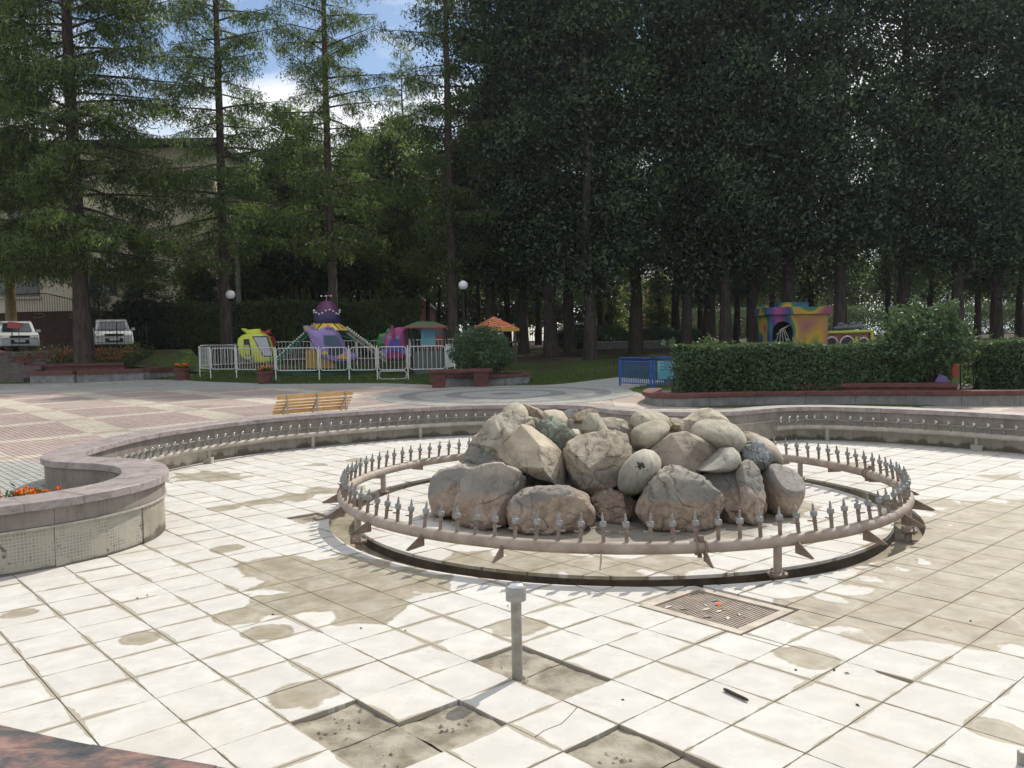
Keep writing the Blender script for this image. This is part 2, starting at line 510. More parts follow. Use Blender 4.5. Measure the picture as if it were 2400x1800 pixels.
PU, PN = Vector((.662, -.749)), Vector((.749, .662))     # plaza pattern axes
RINGC, RINGR = (-.2, 24.6), 3.75
def plaza_material(name, geo_joints):
    t = NT(name); P = t.pos(); s = t.sep(P)
    u = t.math('ADD', t.math('MULTIPLY', s[0], PU.x), t.math('MULTIPLY', s[1], PU.y))
    n = t.math('ADD', t.math('MULTIPLY', s[0], PN.x), t.math('MULTIPLY', s[1], PN.y))
    fu = t.math('MODULO', t.math('ADD', u, 291.2), 2.9); fn = t.math('MODULO', t.math('ADD', n, 257.5), 2.65)
    bu = t.math('LESS_THAN', fu, .42); bn = t.math('LESS_THAN', fn, .72)
    band = t.math('MAXIMUM', bu, bn)
    f = t.noise(P, .8, 5, .6); f2 = t.noise(P, 7, 5, .6)
    pink = t.mix(t.step(f2, .3, .7), (.345, .265, .235), (.425, .34, .30))
    beige = t.mix(t.step(f2, .3, .7), (.48, .43, .35), (.56, .50, .415))
    both = t.math('MULTIPLY', bu, bn)
    beige = t.mix(t.math('MULTIPLY', both, .45), beige, (.31, .24, .19))
    c = t.mix(band, pink, beige)
    # grey paving near the fountain scroll and along the lawn edge
    gmask = t.math('MAXIMUM', t.step(s[1], 13.2, 13.0), t.step(s[1], 29.3, 29.5))
    gmask = t.math('MAXIMUM', gmask, t.math('MULTIPLY', t.step(s[0], .5, .6), t.step(s[1], 24, 24.2)))
    grey = t.mix(t.step(f2, .3, .7), (.30, .30, .275), (.40, .40, .365))
    c = t.mix(gmask, c, grey)
    d = t.n('VectorMath', operation='DISTANCE')
    t.l(t.comb(s[0], s[1], 0.0), d.inputs[0]); d.inputs[1].default_value = (*RINGC, 0)
    dist = d.outputs['Value']
    rg = t.math('MODULO', dist, 1.32)
    ring = t.mix(t.math('LESS_THAN', rg, .46), (.36, .36, .33), (.235, .24, .225))
    c = t.mix(t.math('LESS_THAN', dist, RINGR + .01), c, ring)
    wn = t.n('TexWhiteNoise', noise_dimensions='2D')
    t.l(t.comb(t.math('FLOOR', t.math('MULTIPLY', u, 5)), t.math('FLOOR', t.math('MULTIPLY', n, 10)), 0), wn.inputs['Vector'])
    c = t.mix(t.math('MULTIPLY', wn.outputs[0], .15), c, (.22, .19, .17))
    c = t.mix(t.math('MULTIPLY', t.step(f, .45, .7), .3), c, (.22, .19, .17))
    nb = t.bump(t.noise(P, 60, 3, .6), .2, .004)
    if geo_joints:
        ju = t.step(t.math('ABSOLUTE', t.math('SUBTRACT', t.math('FRACT', t.math('MULTIPLY', u, 5)), .5)), .46, .485)
        jn = t.step(t.math('ABSOLUTE', t.math('SUBTRACT', t.math('FRACT', t.math('MULTIPLY', n, 10)), .5)), .43, .47)
        c = t.mix(t.math('MULTIPLY', t.math('MAXIMUM', ju, jn), .45), c, (.09, .085, .075))
    return t.finish(c, .85, nb, spec=.2)

def lawn_material():
    t = NT('lawn_grass'); P = t.pos()
    f = t.noise(P, .35, 5, .6); f2 = t.noise(P, 9, 6, .7); s = t.sep(P)
    g = t.mix(t.step(f2, .3, .7), (.045, .072, .02), (.105, .14, .042))
    soil = t.mix(t.step(f2, .3, .7), (.045, .036, .026), (.10, .08, .055))
    k = t.math('ADD', t.math('MULTIPLY', f, 1.0), t.math('MULTIPLY', t.math('SUBTRACT', s[1], 36), .012))
    c = t.mix(t.step(k, .5, .66), g, soil)
    return t.finish(c, .95, t.bump(f2, .8, .06), spec=.1)

MT = {}
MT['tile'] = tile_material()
MT['rock'] = rock_material()
MT['mortar'] = simple('mortar_bed', (.36, .325, .26), (.17, .145, .105), 5, .9, .5, 30, world=True, dist=.02)
MT['trench'] = simple('trench_concrete', (.30, .265, .19), (.15, .125, .085), 3, .9, .4, 25, world=True, dist=.02)
MT['coping'] = granite('coping_granite', [(.15, .125, .12), (.255, .215, .205), (.335, .285, .27), (.42, .365, .345)], 5, .5)
MT['redgranite'] = granite('red_granite', [(.05, .053, .058), (.10, .092, .092), (.25, .15, .125), (.34, .22, .185)], 3.2, .35, (1, 2.2, 1))
MT['panel_hi'] = panel_material('wall_panel_granite', (.27, .235, .205), (.185, .158, .138), -.2)
MT['panel_lo'] = panel_material('wall_panel_concrete', (.36, .33, .27), (.25, .22, .17), .10)
MT['core'] = simple('wall_core_concrete', (.28, .25, .21), (.17, .15, .12), 4, .9, .4, 25, world=True)
MT['ledge'] = simple('ledge_stone', (.44, .41, .35), (.33, .30, .25), 8, .8, .2, world=True)
def mosaic_mat():
    t = NT('mosaic_backing'); v = t.obj(); P = t.pos()
    b = t.n('TexBrick'); b.offset = 0.0; t.l(v, b.inputs['Vector'])
    b.inputs['Scale'].default_value = 1.0; b.inputs['Brick Width'].default_value = .03; b.inputs['Row Height'].default_value = .03
    b.inputs['Mortar Size'].default_value = .0035
    b.inputs['Color1'].default_value = (.26, .245, .195, 1); b.inputs['Color2'].default_value = (.32, .30, .245, 1); b.inputs['Mortar'].default_value = (.43, .41, .35, 1)
    f = t.noise(P, 6, 6, .65)
    c = t.mix(t.step(f, .44, .56), b.outputs['Color'], (.39, .365, .30))
    c = t.mix(t.math('MULTIPLY', t.step(t.noise(P, 9, 4, .6, .8), .64, .68), .8), c, (.10, .085, .065))
    z = t.math('ADD', t.sep(P)[2], t.math('MULTIPLY', f, .1))
    c = t.mix(t.math('MULTIPLY', t.step(z, .09, .055), .8), c, (.12, .10, .075))
    return t.finish(c, .85, t.bump(t.math('MULTIPLY', b.outputs['Fac'], t.step(f, .62, .5)), .5, .01), spec=.25)
MT['mosaic'] = mosaic_mat()
MT['pipe'] = simple('painted_rusty_pipe', (.385, .325, .265), (.275, .21, .16), 5, .6, .25, 60, world=True, spec=.4, dist=.004)
MT['pipew'] = simple('painted_wall_pipe', (.42, .385, .325), (.32, .275, .22), 5, .6, .2, 60, world=True, dist=.004)
MT['bracket'] = simple('bracket_steel', (.26, .195, .15), (.17, .12, .09), 9, .65, .2, world=True)
MT['nozzle'] = simple('nozzle_grey_metal', (.30, .30, .29), (.21, .20, .185), 20, .45, .1, world=True, metal=.35)
MT['stem'] = simple('nozzle_stem_rust', (.26, .205, .165), (.17, .12, .09), 16, .7, .2, world=True)
MT['chrome'] = simple('polished_steel', (.72, .72, .70), (.6, .6, .58), 20, .22, 0, metal=.9)
MT['dull'] = simple('dull_nickel', (.50, .49, .46), (.36, .34, .31), 20, .4, 0, metal=.6)
MT['post'] = simple('galvanised_steel', (.36, .35, .32), (.25, .235, .20), 9, .5, .15, 50, metal=.4, world=True)
MT['dark'] = simple('dark_grime', (.045, .038, .03), (.025, .02, .016), 8, .9, .2)
MT['grate'] = simple('grate_steel', (.35, .29, .235), (.25, .195, .15), 10, .65, .2, world=True)
MT['plaza'] = plaza_material('plaza_paving', True)
MT['paver'] = plaza_material('paver_block', False)
MT['sand'] = simple('joint_sand', (.22, .18, .15), (.15, .122, .10), 6, .95, .3, world=True)
MT['lawn'] = lawn_material()
MT['bark'] = bark_material('tree_bark', (.075, .06, .048), (.035, .028, .023))
MT['barkl'] = bark_material('larch_bark', (.10, .075, .06), (.045, .034, .028))
MT['leaf'] = leaf_material('linden_leaf', (.052, .094, .058), (.125, .195, .108), .42, (.17, .21, .08))
MT['leafw'] = leaf_material('woodland_leaf', (.085, .14, .06), (.18, .255, .105), .5, (.24, .25, .08))  # lighter than linden_leaf: sunlight from behind put into the leaf colour
MT['leaf2'] = leaf_material('sunlit_leaf', (.09, .13, .03), (.20, .25, .065), .45, (.22, .22, .06))
MT['needle'] = leaf_material('larch_needle', (.10, .16, .06), (.20, .285, .105), .5)
MT['spruce'] = leaf_material('spruce_needle', (.035, .052, .03), (.07, .095, .045), .2)
MT['hedge'] = leaf_material('hedge_leaf', (.048, .085, .042), (.11, .17, .08), .32)
MT['bush'] = leaf_material('bush_leaf', (.05, .08, .03), (.115, .16, .055), .34)
MT['grassb'] = leaf_material('grass_blade', (.045, .075, .018), (.10, .14, .035), .35)
MT['redstone'] = simple('red_cast_stone', (.155, .058, .052), (.10, .038, .035), 6, .7, .4, 50, world=True)
MT['greystone'] = panel_material('planter_concrete', (.27, .265, .255), (.17, .17, .165), -.5)
MT['white'] = simple('white_paint', (.72, .72, .70), (.60, .59, .56), 8, .45, .05)
MT['blue'] = simple('blue_paint', (.035, .13, .42), (.025, .095, .32), 8, .45, .05)
MT['black'] = simple('black_paint', (.018, .018, .02), (.01, .01, .011), 8, .45, .05)
MT['wood'] = simple('varnished_pine', (.70, .45, .17), (.58, .34, .12), 3, .5, .1)
MT['steel'] = simple('brushed_steel', (.55, .53, .48), (.42, .40, .36), 20, .35, 0, metal=.7)
MT['globe'] = simple('opal_glass', (.80, .80, .80), (.76, .76, .76), 2, .15, 0, spec=.5)
MT['soil'] = simple('dark_soil', (.06, .045, .033), (.035, .027, .02), 8, .95, .5, world=True)
# ---------------------------------------------------------------- fountain plan
RC, RO, RI, RP = Vector((1.18, 9.82)), 3.29, 3.0, 3.14
POOL = [(2.0, 2.35), (.6, 2.25), (-.3, 2.38), (-.92, 2.59), (-1.40, 2.75), (-1.85, 2.93), (-3.1, 3.45), (-4.3, 4.1), (-5.1, 4.95), (-5.25, 5.9), (-4.9, 6.6),
        (-4.38, 7.1), (-4.05, 7.42), (-3.80, 7.79), (-3.66, 8.21), (-3.64, 8.65), (-3.75, 9.09), (-4.03, 9.61), (-4.33, 9.91), (-4.64, 10.11), (-4.98, 10.23),
        (-5.27, 10.38), (-5.5, 10.68), (-5.62, 11.2), (-5.64, 11.95), (-5.58, 12.85), (-5.36, 13.7), (-5.0, 14.55), (-4.4, 15.45), (-3.62, 16.13), (-3.0, 16.6),
        (-2.43, 16.98), (-1.67, 17.36), (-.9, 17.56), (-.16, 17.55), (.5, 17.42), (1.13, 17.18), (1.52, 16.8), (1.74, 16.2), (2.1, 15.58), (2.77, 15.17), (3.4, 15.0),
        (3.9, 15.02), (4.35, 15.22), (4.79, 15.55), (5.35, 15.75), (5.95, 15.58), (6.74, 15.02), (7.45, 14.3), (8.15, 13.35), (8.8, 12.2), (9.1, 10.9), (9.0, 9.7),
        (8.5, 8.7), (7.7, 7.9), (7.2, 7.0), (7.1, 6.0), (6.9, 5.0), (6.2, 4.0), (5.0, 3.25), (3.5, 2.7)]
_raw = catmull([(x, y, 0) for x, y in POOL], True, .04)
_cum = [0.0]
for a, b in zip(_raw, _raw[1:] + _raw[:1]): _cum.append(_cum[-1] + (b - a).length)
PLEN = _cum[-1]
import bisect
def pp(s, off=0.0):
    """point on the pool outline at arc length s, moved outwards by off"""
    s %= PLEN
    k = min(bisect.bisect_right(_cum, s) - 1, len(_raw) - 1)
    n = len(_raw); t = (s - _cum[k]) / max(1e-9, _cum[k + 1] - _cum[k])
    p = _raw[k].lerp(_raw[(k + 1) % n], t)
    d = (_raw[(k + 4) % n] - _raw[(k - 3) % n]).normalized()
    return Vector((p.x - d.y * off, p.y + d.x * off, 0))
def s_of(x, y):
    return _cum[min(range(len(_raw)), key=lambda k: (_raw[k].x - x) ** 2 + (_raw[k].y - y) ** 2)]
POLY = [pp(PLEN * k / 420) for k in range(420)]
HOLE = [pp(PLEN * k / 300, .40) for k in range(300)]

def project(p):
    d = p - Vector((0, 0, HC))
    zc = d.dot(_fw)
    return (1200 + F * d.dot(_xc) / zc, 900 - F * d.dot(_yc) / zc, zc)

# ---------------------------------------------------------------- ground, plaza, lawn
rows = [k for k, _ in TK if 0 < k < 3000]
extra = [(x, y) for y in rows for x in (-300, -120, -60, -40, -30, -20, -10, 0, 10, 20, 30, 40, 60, 120, 300)]
BIG = [(-1500, -60), (1500, -60), (1500, 2600), (-1500, 2600)]
g_obj = sheet('ground', BIG, [HOLE], lambda x, y: zt(y) - .004, MT['lawn'], extra)
tag(g_obj, kind='structure')
edge_px = [(60, 899), (200, 896), (335, 890), (420, 890), (470, 894), (560, 897), (650, 900), (780, 899), (900, 898), (1010, 902), (1120, 905), (1240, 905), (1300, 901), (1345, 897), (1400, 890), (1450, 884)]
PLZ = [(-45, 37.5)] + [(p.x, p.y) for p in (gnd(*q) for q in edge_px)] + [(5.5, 29.5), (3.6, 26.0), (3.7, 23.2), (3.4, 20.6), (4.5, 19.6), (9, 19.2), (45, 19.2), (45, -25), (-45, -25)]
pz_ex = [(x, y) for y in (16.5, 20, 25, 30, 34) for x in (-44, -30, -20, -12, -8, -4, 0, 3)] + [(x, 16.5) for x in (12, 20, 30, 44)]
pz_ex = [q for q in pz_ex if in_poly(q[0], q[1], PLZ)]
plaza = sheet('plaza', PLZ, [HOLE], lambda x, y: zt(y), MT['plaza'], pz_ex)
tag(plaza, kind='structure')

# paving blocks standing proud of their sand joints, on the part where they can be told apart
pv = MB(); pv.add([(-.097, -.047, 0), (.097, -.047, 0), (.097, .047, 0), (-.097, .047, 0), (-.091, -.041, .012), (.091, -.041, .012), (.091, .041, .012), (-.091, .041, .012)],
                  [(4, 5, 6, 7), (0, 1, 5, 4), (1, 2, 6, 5), (2, 3, 7, 6), (3, 0, 4, 7)])
rng = random.Random(5)
cells = []
for a in range(-160, 5):
    for b in range(-40, 200):
        u, n = a * .2 + (.1 if b % 2 else 0), b * .1
        p = PU * u + PN * n
        if not (-16 < p.x < 2.5 and 8.6 < p.y < 22.5): continue
        if hypot(p.x - RINGC[0], p.y - RINGC[1]) < RINGR + .08: continue
        if p.x > -3 and p.y < 17.9 and p.x > 0: continue
        if in_poly(p.x, p.y, HOLE): continue
        q = project(Vector((p.x, p.y, zt(p.y))))
        if not (-60 < q[0] < 2460): continue
        dmin = min((p.x - h.x) ** 2 + (p.y - h.y) ** 2 for h in HOLE[::3])
        if dmin < .02: continue
        cells.append((q[2], p.x, p.y))
cells.sort()
bed = sheet('paving_bed', [(-16.2, 8.4), (-3.9, 8.4), (-3.9, 9.2), (-4.5, 9.8), (-5.6, 10.2), (-6.0, 11), (-6.1, 12.4), (-5.6, 14.4), (-4.5, 16), (-2.6, 17.6), (-.2, 18.1), (2.4, 17.7), (2.4, 22.6), (-16.2, 22.6)],
            [], lambda x, y: zt(y) + .004, MT['sand'], [(x, y) for y in (16.5, 20) for x in (-16, -12, -8, -2, 2) if not (y < 17 and x > -5)])
tag(bed, kind='structure')
rest = MB(); pmesh = None
th = atan2(PU.y, PU.x)
for k, (_, x, y) in enumerate(cells):
    z = zt(y) + .004 + rng.uniform(-.002, .003); a = th + rng.uniform(-.02, .02)
    if k < 300:
        if pmesh is None:
            o = pv.build('paver', MT['paver'], bed, local=True); pmesh = o.data
        else: o = link('paver', pmesh, bed)
        o.location = (x, y, z); o.rotation_euler = (0, 0, a)
    else:
        c, s = cos(a), sin(a)
        rest.add([(x + c * v[0] - s * v[1], y + s * v[0] + c * v[1], z + v[2]) for v in pv.v], pv.f)
# the concentric circle of blocks behind the fountain
for rr in range(1, 34):
    r0 = rr * .11 + .05
    if r0 > RINGR: break
    nn = max(6, int(2 * pi * r0 / .2))
    for k in range(nn):
        a0, a1 = 2 * pi * (k + .04 + .5 * (rr % 2)) / nn, 2 * pi * (k + .96 + .5 * (rr % 2)) / nn
        P = [(RINGC[0] + r * cos(a), RINGC[1] + r * sin(a)) for r, a in ((r0 - .05, a0), (r0 - .05, a1), (r0 + .05, a1), (r0 + .05, a0))]
        rest.add([(x, y, zt(y) + .003) for x, y in P] + [(x, y, zt(y) + .014) for x, y in P], [(4, 5, 6, 7), (0, 1, 5, 4), (1, 2, 6, 5), (2, 3, 7, 6), (3, 0, 4, 7)])
tag(rest.build('paving_blocks', MT['paver'], bed, recalc=False), kind='stuff')

# ---------------------------------------------------------------- basin floor
circ = lambda r, n=120: [(RC.x + r * cos(2 * pi * k / n), RC.y + r * sin(2 * pi * k / n)) for k in range(n)]
slab = sheet('fountain_floor', [(p.x, p.y) for p in (pp(PLEN * k / 300, .2) for k in range(300))], [circ(RO)], lambda x, y: -.034, MT['mortar'])
tag(slab, kind='structure')
t = MB(); n = 120
for (ra, za), (rb, zb) in (((RO, -.034), (RO - .01, -.108)), ((RO - .01, -.108), (RI + .01, -.108))):
    A = [(x, y, za) for x, y in circ(ra)]; B = [(x, y, zb) for x, y in circ(rb)]
    t.add(A + B, [(k, (k + 1) % n, n + (k + 1) % n, n + k) for k in range(n)])
tr = t.build('trench', MT['trench'], slab)
t = MB(); A = [(x, y, -.108) for x, y in circ(RI + .01)]; B = [(x, y, -.031) for x, y in circ(RI + .004)]
t.add(A + B, [(k, (k + 1) % n, n + (k + 1) % n, n + k) for k in range(n)]); t.build('trench_inner_face', simple('algae_concrete', (.085, .065, .042), (.035, .028, .02), 6, .9, .5, 30, world=True), slab)
t = MB(); t.add([(x, y, -.034) for x, y in circ(RI)], [tuple(range(n))]); t.build('inner_bed', MT['mortar'], slab)
GC1 = 10.74
GI0, GI1, GJ0, GJ1 = 8.86, 10.62, 8.12, 10.28           # drain grate, in tile units
MISSING = {(2, 8), (2, 9), (3, 9), (5, 8), (5, 9), (4, 11), (4, 12), (4, 13), (8, -4), (8, 12), (4, 10)}
rng = random.Random(3)
tl = MB(); h = TILE / 2 - .0022
tl.add([(-h, -h, -.03), (h, -h, -.03), (h, h, -.03), (-h, h, -.03), (-h, -h, -.004), (h, -h, -.004), (h, h, -.004), (-h, h, -.004),
        (-h + .0015, -h + .0015, 0), (h - .0015, -h + .0015, 0), (h - .0015, h - .0015, 0), (-h + .0015, h - .0015, 0)],
       [(8, 9, 10, 11), (0, 1, 5, 4), (1, 2, 6, 5), (2, 3, 7, 6), (3, 0, 4, 7), (4, 5, 9, 8), (5, 6, 10, 9), (6, 7, 11, 10), (7, 4, 8, 11)])
whole, cut = [], []
for i in range(-26, 42):
    for j in range(-42, 30):
        if (i, j) in MISSING: continue
        cs = [grid(i + a, j + b) for a, b in ((0, 0), (1, 0), (1, 1), (0, 1), (.5, .5))]
        if not any(in_poly(x, y, POLY) for x, y in cs): continue
        rs = [hypot(x - RC.x, y - RC.y) for x, y in cs]
        ongrate = i + 1 > GI0 and i < GC1 and j + 1 > GJ0 and j < GJ1
        onring = not (min(rs) > RO + .02 or max(rs) < RI - .02) or (min(rs) < RI and max(rs) > RO)
        if not ongrate and not onring:
            cx, cy = cs[4]; q = project(Vector((cx, cy, 0))) if cy > .5 else (9e9, 0, 1)
            vis = -80 < q[0] < 2480 and q[1] < 1880
            whole.append(((0 if vis else 1), cx * cx + cy * cy, cx, cy))
            continue
        rects = [(i, i + 1, j, j + 1)]
        if ongrate:
            a0, a1, b0, b1 = max(i, GI0), min(i + 1, GC1), max(j, GJ0), min(j + 1, GJ1)
            rects = [(i, a0, j, j + 1), (a1, i + 1, j, j + 1), (a0, a1, j, b0), (a0, a1, b1, j + 1)]
        for a0, a1, b0, b1 in rects:
            if a1 - a0 < .06 or b1 - b0 < .06: continue
            e = .011
            cor = [grid(*q) for q in ((a0 + e, b0 + e), (a1 - e, b0 + e), (a1 - e, b1 - e), (a0 + e, b1 - e))]
            dense = []
            for k in range(4):
                for m in range(14):
                    dense.append(Vector(cor[k]).lerp(Vector(cor[(k + 1) % 4]), m / 14))
            for R, sgn in ((RO, 1), (RI, -1)):
                ok = [sgn * ((p - RC).length - R) > 0 for p in dense]
                if all(ok): cut.append([Vector(c) for c in cor]); continue
                if not any(ok): continue
                N = len(dense)
                st = next(k for k in range(N) if ok[k] and not ok[k - 1])
                ch = []
                for k in range(N):
                    if ok[(st + k) % N]: ch.append(dense[(st + k) % N])
                    else: break
                def onc(p): return RC + (p - RC).normalized() * R
                a_, b_ = onc(ch[-1]), onc(ch[0])
                arc = [onc(a_.lerp(b_, k / 4)) for k in range(5)]
                if len(ch) > 1: cut.append(ch + arc)
for P_ in ([(8, 12), (9, 12), (9, 12.42), (8.93, 12.5), (8.9, 12.72), (8.87, 12.98), (8.88, 13), (8, 13)], [(4, 10), (5, 10), (5, 10.27), (4.8, 10.36), (4.5, 10.47), (4.2, 10.45), (4, 10.5)], [(4, 10.512), (4.2, 10.462), (4.5, 10.482), (4.8, 10.372), (5, 10.282), (5, 11), (4, 11)]):
    m_ = Vector((sum(q[0] for q in P_) / len(P_), sum(q[1] for q in P_) / len(P_)))
    cut.append([Vector(grid(*(m_ + (Vector(q) - m_) * .985))) for q in P_])
whole.sort()
tmesh = None; joined = MB()
for k, (vis, _, x, y) in enumerate(whole):
    z = rng.uniform(-.0018, .0012); a = YAW + rng.uniform(-.006, .006)
    tx, ty = rng.uniform(-.0022, .0022), rng.uniform(-.0022, .0022)
    if k < 300:
        if tmesh is None:
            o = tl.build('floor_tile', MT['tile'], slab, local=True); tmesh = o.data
        else: o = link('floor_tile', tmesh, slab)
        o.location = (x, y, z); o.rotation_euler = (tx, ty, a)
    else:
        c, s = cos(a), sin(a)
        joined.add([(x + c * v[0] - s * v[1], y + s * v[0] + c * v[1], z + v[2] + tx * v[1] + ty * v[0]) for v in tl.v], tl.f)
for poly in cut:
    P = [(p.x, p.y) for p in poly]
    joined.prism(P, -.03, rng.uniform(-.002, .001))
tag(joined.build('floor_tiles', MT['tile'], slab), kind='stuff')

# uneven old mortar left in the missing-tile recesses
for ci, cj in sorted(MISSING - {(4, 10), (8, 12)}):
    mp_ = MB(); K = 22; V_ = []
    for a in range(K + 1):
        for b in range(K + 1):
            x, y = grid(ci + .01 + .98 * a / K, cj + .01 + .98 * b / K)
            q = Vector((x * 3.1, y * 3.1, ci * 1.7))
            hgt = .5 + .9 * noise.fractal(q, 1.0, 2.0, 5) - .5 * max(0, noise.noise(q * 1.3 + Vector((5, 1, 2)))) ** .7
            V_.append((x, y, -.033 + .020 * max(0.02, min(1, hgt)) + .003 * noise.noise(q * 9)))
    mp_.add(V_, [(a * (K + 1) + b, (a + 1) * (K + 1) + b, (a + 1) * (K + 1) + b + 1, a * (K + 1) + b + 1) for a in range(K) for b in range(K)])
    mp_.build('mortar_patch', MT['mortar'], slab, smooth=60)
# rubble and cracked mortar inside the missing-tile recesses
rb = MB()
for (i, j), num in (((2, 8), 16), ((3, 9), 18), ((2, 9), 10), ((5, 8), 6), ((4, 12), 14), ((4, 11), 10), ((8, -4), 8)):
    for k in range(num):
        u, v = rng.gauss(.5, .17), rng.gauss(.5, .14)
        x, y = grid(i + u, j + v); r = rng.uniform(.006, .028)
        rb.add([(x + r * cos(a) * rng.uniform(.6, 1.2), y + r * sin(a) * rng.uniform(.6, 1.2), -.028) for a in (0, 1.3, 2.6, 3.9, 5.2)] + [(x + rng.uniform(-.3, .3) * r, y, -.022 + r * rng.uniform(.3, .7))],
               [(0, 1, 5), (1, 2, 5), (2, 3, 5), (3, 4, 5), (4, 0, 5)])
tag(rb.build('mortar_rubble', MT['mortar'], slab), kind='stuff')

# ---------------------------------------------------------------- basin wall
wall = thing('fountain_wall', 'low curved stone wall round the dry fountain basin', 'wall', (0, 17.6, 0))
def piece(s0, s1, o0, o1, z0, z1, name, mat, parent=wall, seg=.09, frame=False, cham=0.0, lift=0.0):
    n = max(1, int(round((s1 - s0) / seg))); mb = MB(); prof = [(o0, z0), (o1, z0), (o1, z1), (o0, z1)]
    if cham: prof = [(o0, z0), (o1, z0), (o1, z1 - cham), (o1 - cham, z1), (o0 + cham, z1), (o0, z1 - cham)]
    m = len(prof); V = []
    for k in range(n + 1):
        s = s0 + (s1 - s0) * k / n
        for o, z in prof:
            p = pp(s, o); V.append((p.x, p.y, z + lift))
    Fs = [tuple(range(m))[::-1], tuple(n * m + q for q in range(m))]
    for k in range(n):
        for q in range(m):
            Fs.append((k * m + q, k * m + (q + 1) % m, (k + 1) * m + (q + 1) % m, (k + 1) * m + q))
    if frame:
        c = pp((s0 + s1) / 2, o0); d = (pp(s1) - pp(s0)).normalized(); w = d.cross(Vector((0, 0, 1)))
        M3 = Matrix((d, Vector((0, 0, 1)), w)).transposed(); Mi = M3.inverted()
        V = [tuple(Mi @ (Vector(v) - c)) for v in V]
        mb.add(V, Fs); o = mb.build(name, mat, parent, local=True)
        M4 = M3.to_4x4(); M4.translation = c - origin_of(parent); o.matrix_local = M4
        return o
    mb.add(V, Fs)
    return mb.build(name, mat, parent, smooth=35)
# core
mb = MB(); n = 420
for o0, o1, z0, z1 in ((.075, .40, -.03, .545),):
    V = []
    for k in range(n):
        for o, z in ((o0, z0), (o1, z0), (o1, z1), (o0, z1)):
            p = pp(PLEN * k / n, o); V.append((p.x, p.y, z))
    mb.add(V, [(k * 4 + q, k * 4 + (q + 1) % 4, ((k + 1) % n) * 4 + (q + 1) % 4, ((k + 1) % n) * 4 + q) for k in range(n) for q in range(4)])
mb.build('wall_core', MT['core'], wall)
rng = random.Random(11)
NP = int(PLEN / .5); ds = PLEN / NP; gap = .004
sa, sb = s_of(-4.9, 6.6), s_of(-3.83, 7.75)
s_near0, s_near1 = s_of(3.5, 2.7), s_of(-3.1, 3.45)
for k in range(NP):
    s0, s1 = k * ds + gap / 2, (k + 1) * ds - gap / 2
    near = (s0 < s_near1) or s0 > s_near0
    piece(s0, s1, 0, .47, .55, .625, 'coping_stone', MT['redgranite'] if near else MT['coping'], cham=.004, lift=rng.uniform(-.002, .002))
    q = ds * .5
    piece(s0 + q, s1 + q, .042 + rng.uniform(0, .004), .074, .395, .549, 'upper_panel', MT['panel_hi'])
    mos = sa < s0 < sb
    piece(s0 + q, s1 + q, .05 + rng.uniform(0, .008) + (.008 if mos else 0), .074, .0 + (rng.uniform(.008, .03) if mos else .004), .37, 'lower_panel', MT['mosaic'] if mos else MT['panel_lo'], frame=mos)
    piece(s0, s1, .40, .43, .0, .549, 'outer_panel', MT['panel_hi'])
for k in range(0, NP, 4):
    piece(k * ds + .001, min(k + 4, NP) * ds - .001, .028, .073, .373, .391, 'ledge', MT['ledge'])

# ---------------------------------------------------------------- spray pipes along the wall
def spray_pipe(sa, sb, label):
    r = thing('wall_spray_pipe', label, 'pipe', tuple(pp((sa + sb) / 2, -.12)), 'spray pipes along the basin wall')
    n = int((sb - sa) / .12)
    pts = [pp(sa + (sb - sa) * k / n, -.11) + Vector((0, 0, .255)) for k in range(n + 1)]
    MB().tube(pts, .048, 12).build('pipe', MT['pipew'], r, smooth=50)
    m = int((sb - sa) / 2.3)
    for k in range(m):
        s = sa + (k + .45) * (sb - sa) / m; p = pp(s, -.11)
        if k % 3 == 1:
            mb = MB(); mb.box((p.x, p.y, .05), (.13, .13, .1)); mb.build('support_block', MT['ledge'], r)
            mb = MB(); mb.tube([p + Vector((0, 0, .1)), p + Vector((0, 0, .23))], .025, 8)
        else: mb = MB(); mb.tube([p, p + Vector((0, 0, .23))], .036, 10)
        mb.build('support', MT['pipew'], r, smooth=50)
    m = int((sb - sa) / .215); src = None
    for k in range(m + 1):
        s = sa + .05 + k * (sb - sa - .1) / m
        p = pp(s, -.11); inn = (pp(s, -1) - pp(s, 0)).normalized(); a = atan2(inn.y, inn.x)
        loc = Vector((p.x, p.y, .29)) - origin_of(r)
        tilt = rng.uniform(-.12, .12)
        if src is None:
            mb = MB(); mb.tube([(0, 0, -.01), (.02, 0, .05), (.05, 0, .10), (.085, 0, .14)], [.022, .020, .018, .020], 8)
            mb.tube([(.06, 0, .10), (.075, 0, .095), (.085, .03, .09)], .008, 6)
            src = mb.build('spray_head', MT['nozzle'], r, smooth=50, local=True)
            b = MB(); b.lathe([(.004, -.01), (.02, .0), (.026, .013), (.021, .028), (.012, .032), (.010, .056), (.003, .058)], (.085, 0, .135), 10, rot=Matrix.Rotation(radians(35), 3, 'Y'))
            b.build('ball_tip', MT['dull'], src, smooth=50, local=True)
            o = src
        else: o = dup(src, r)
        o.location = loc; o.rotation_euler = (rng.uniform(-.08, .08), 0, a + tilt)
    return r
spray_pipe(s_of(-5.5, 10.68) + .1, s_of(1.45, 16.9), 'long curved pipe with spray heads round the back lobe of the basin wall')
spray_pipe(s_of(4.79, 15.55), s_of(9.05, 10.3), 'curved pipe with spray heads along the wall in front of the hedge planter')

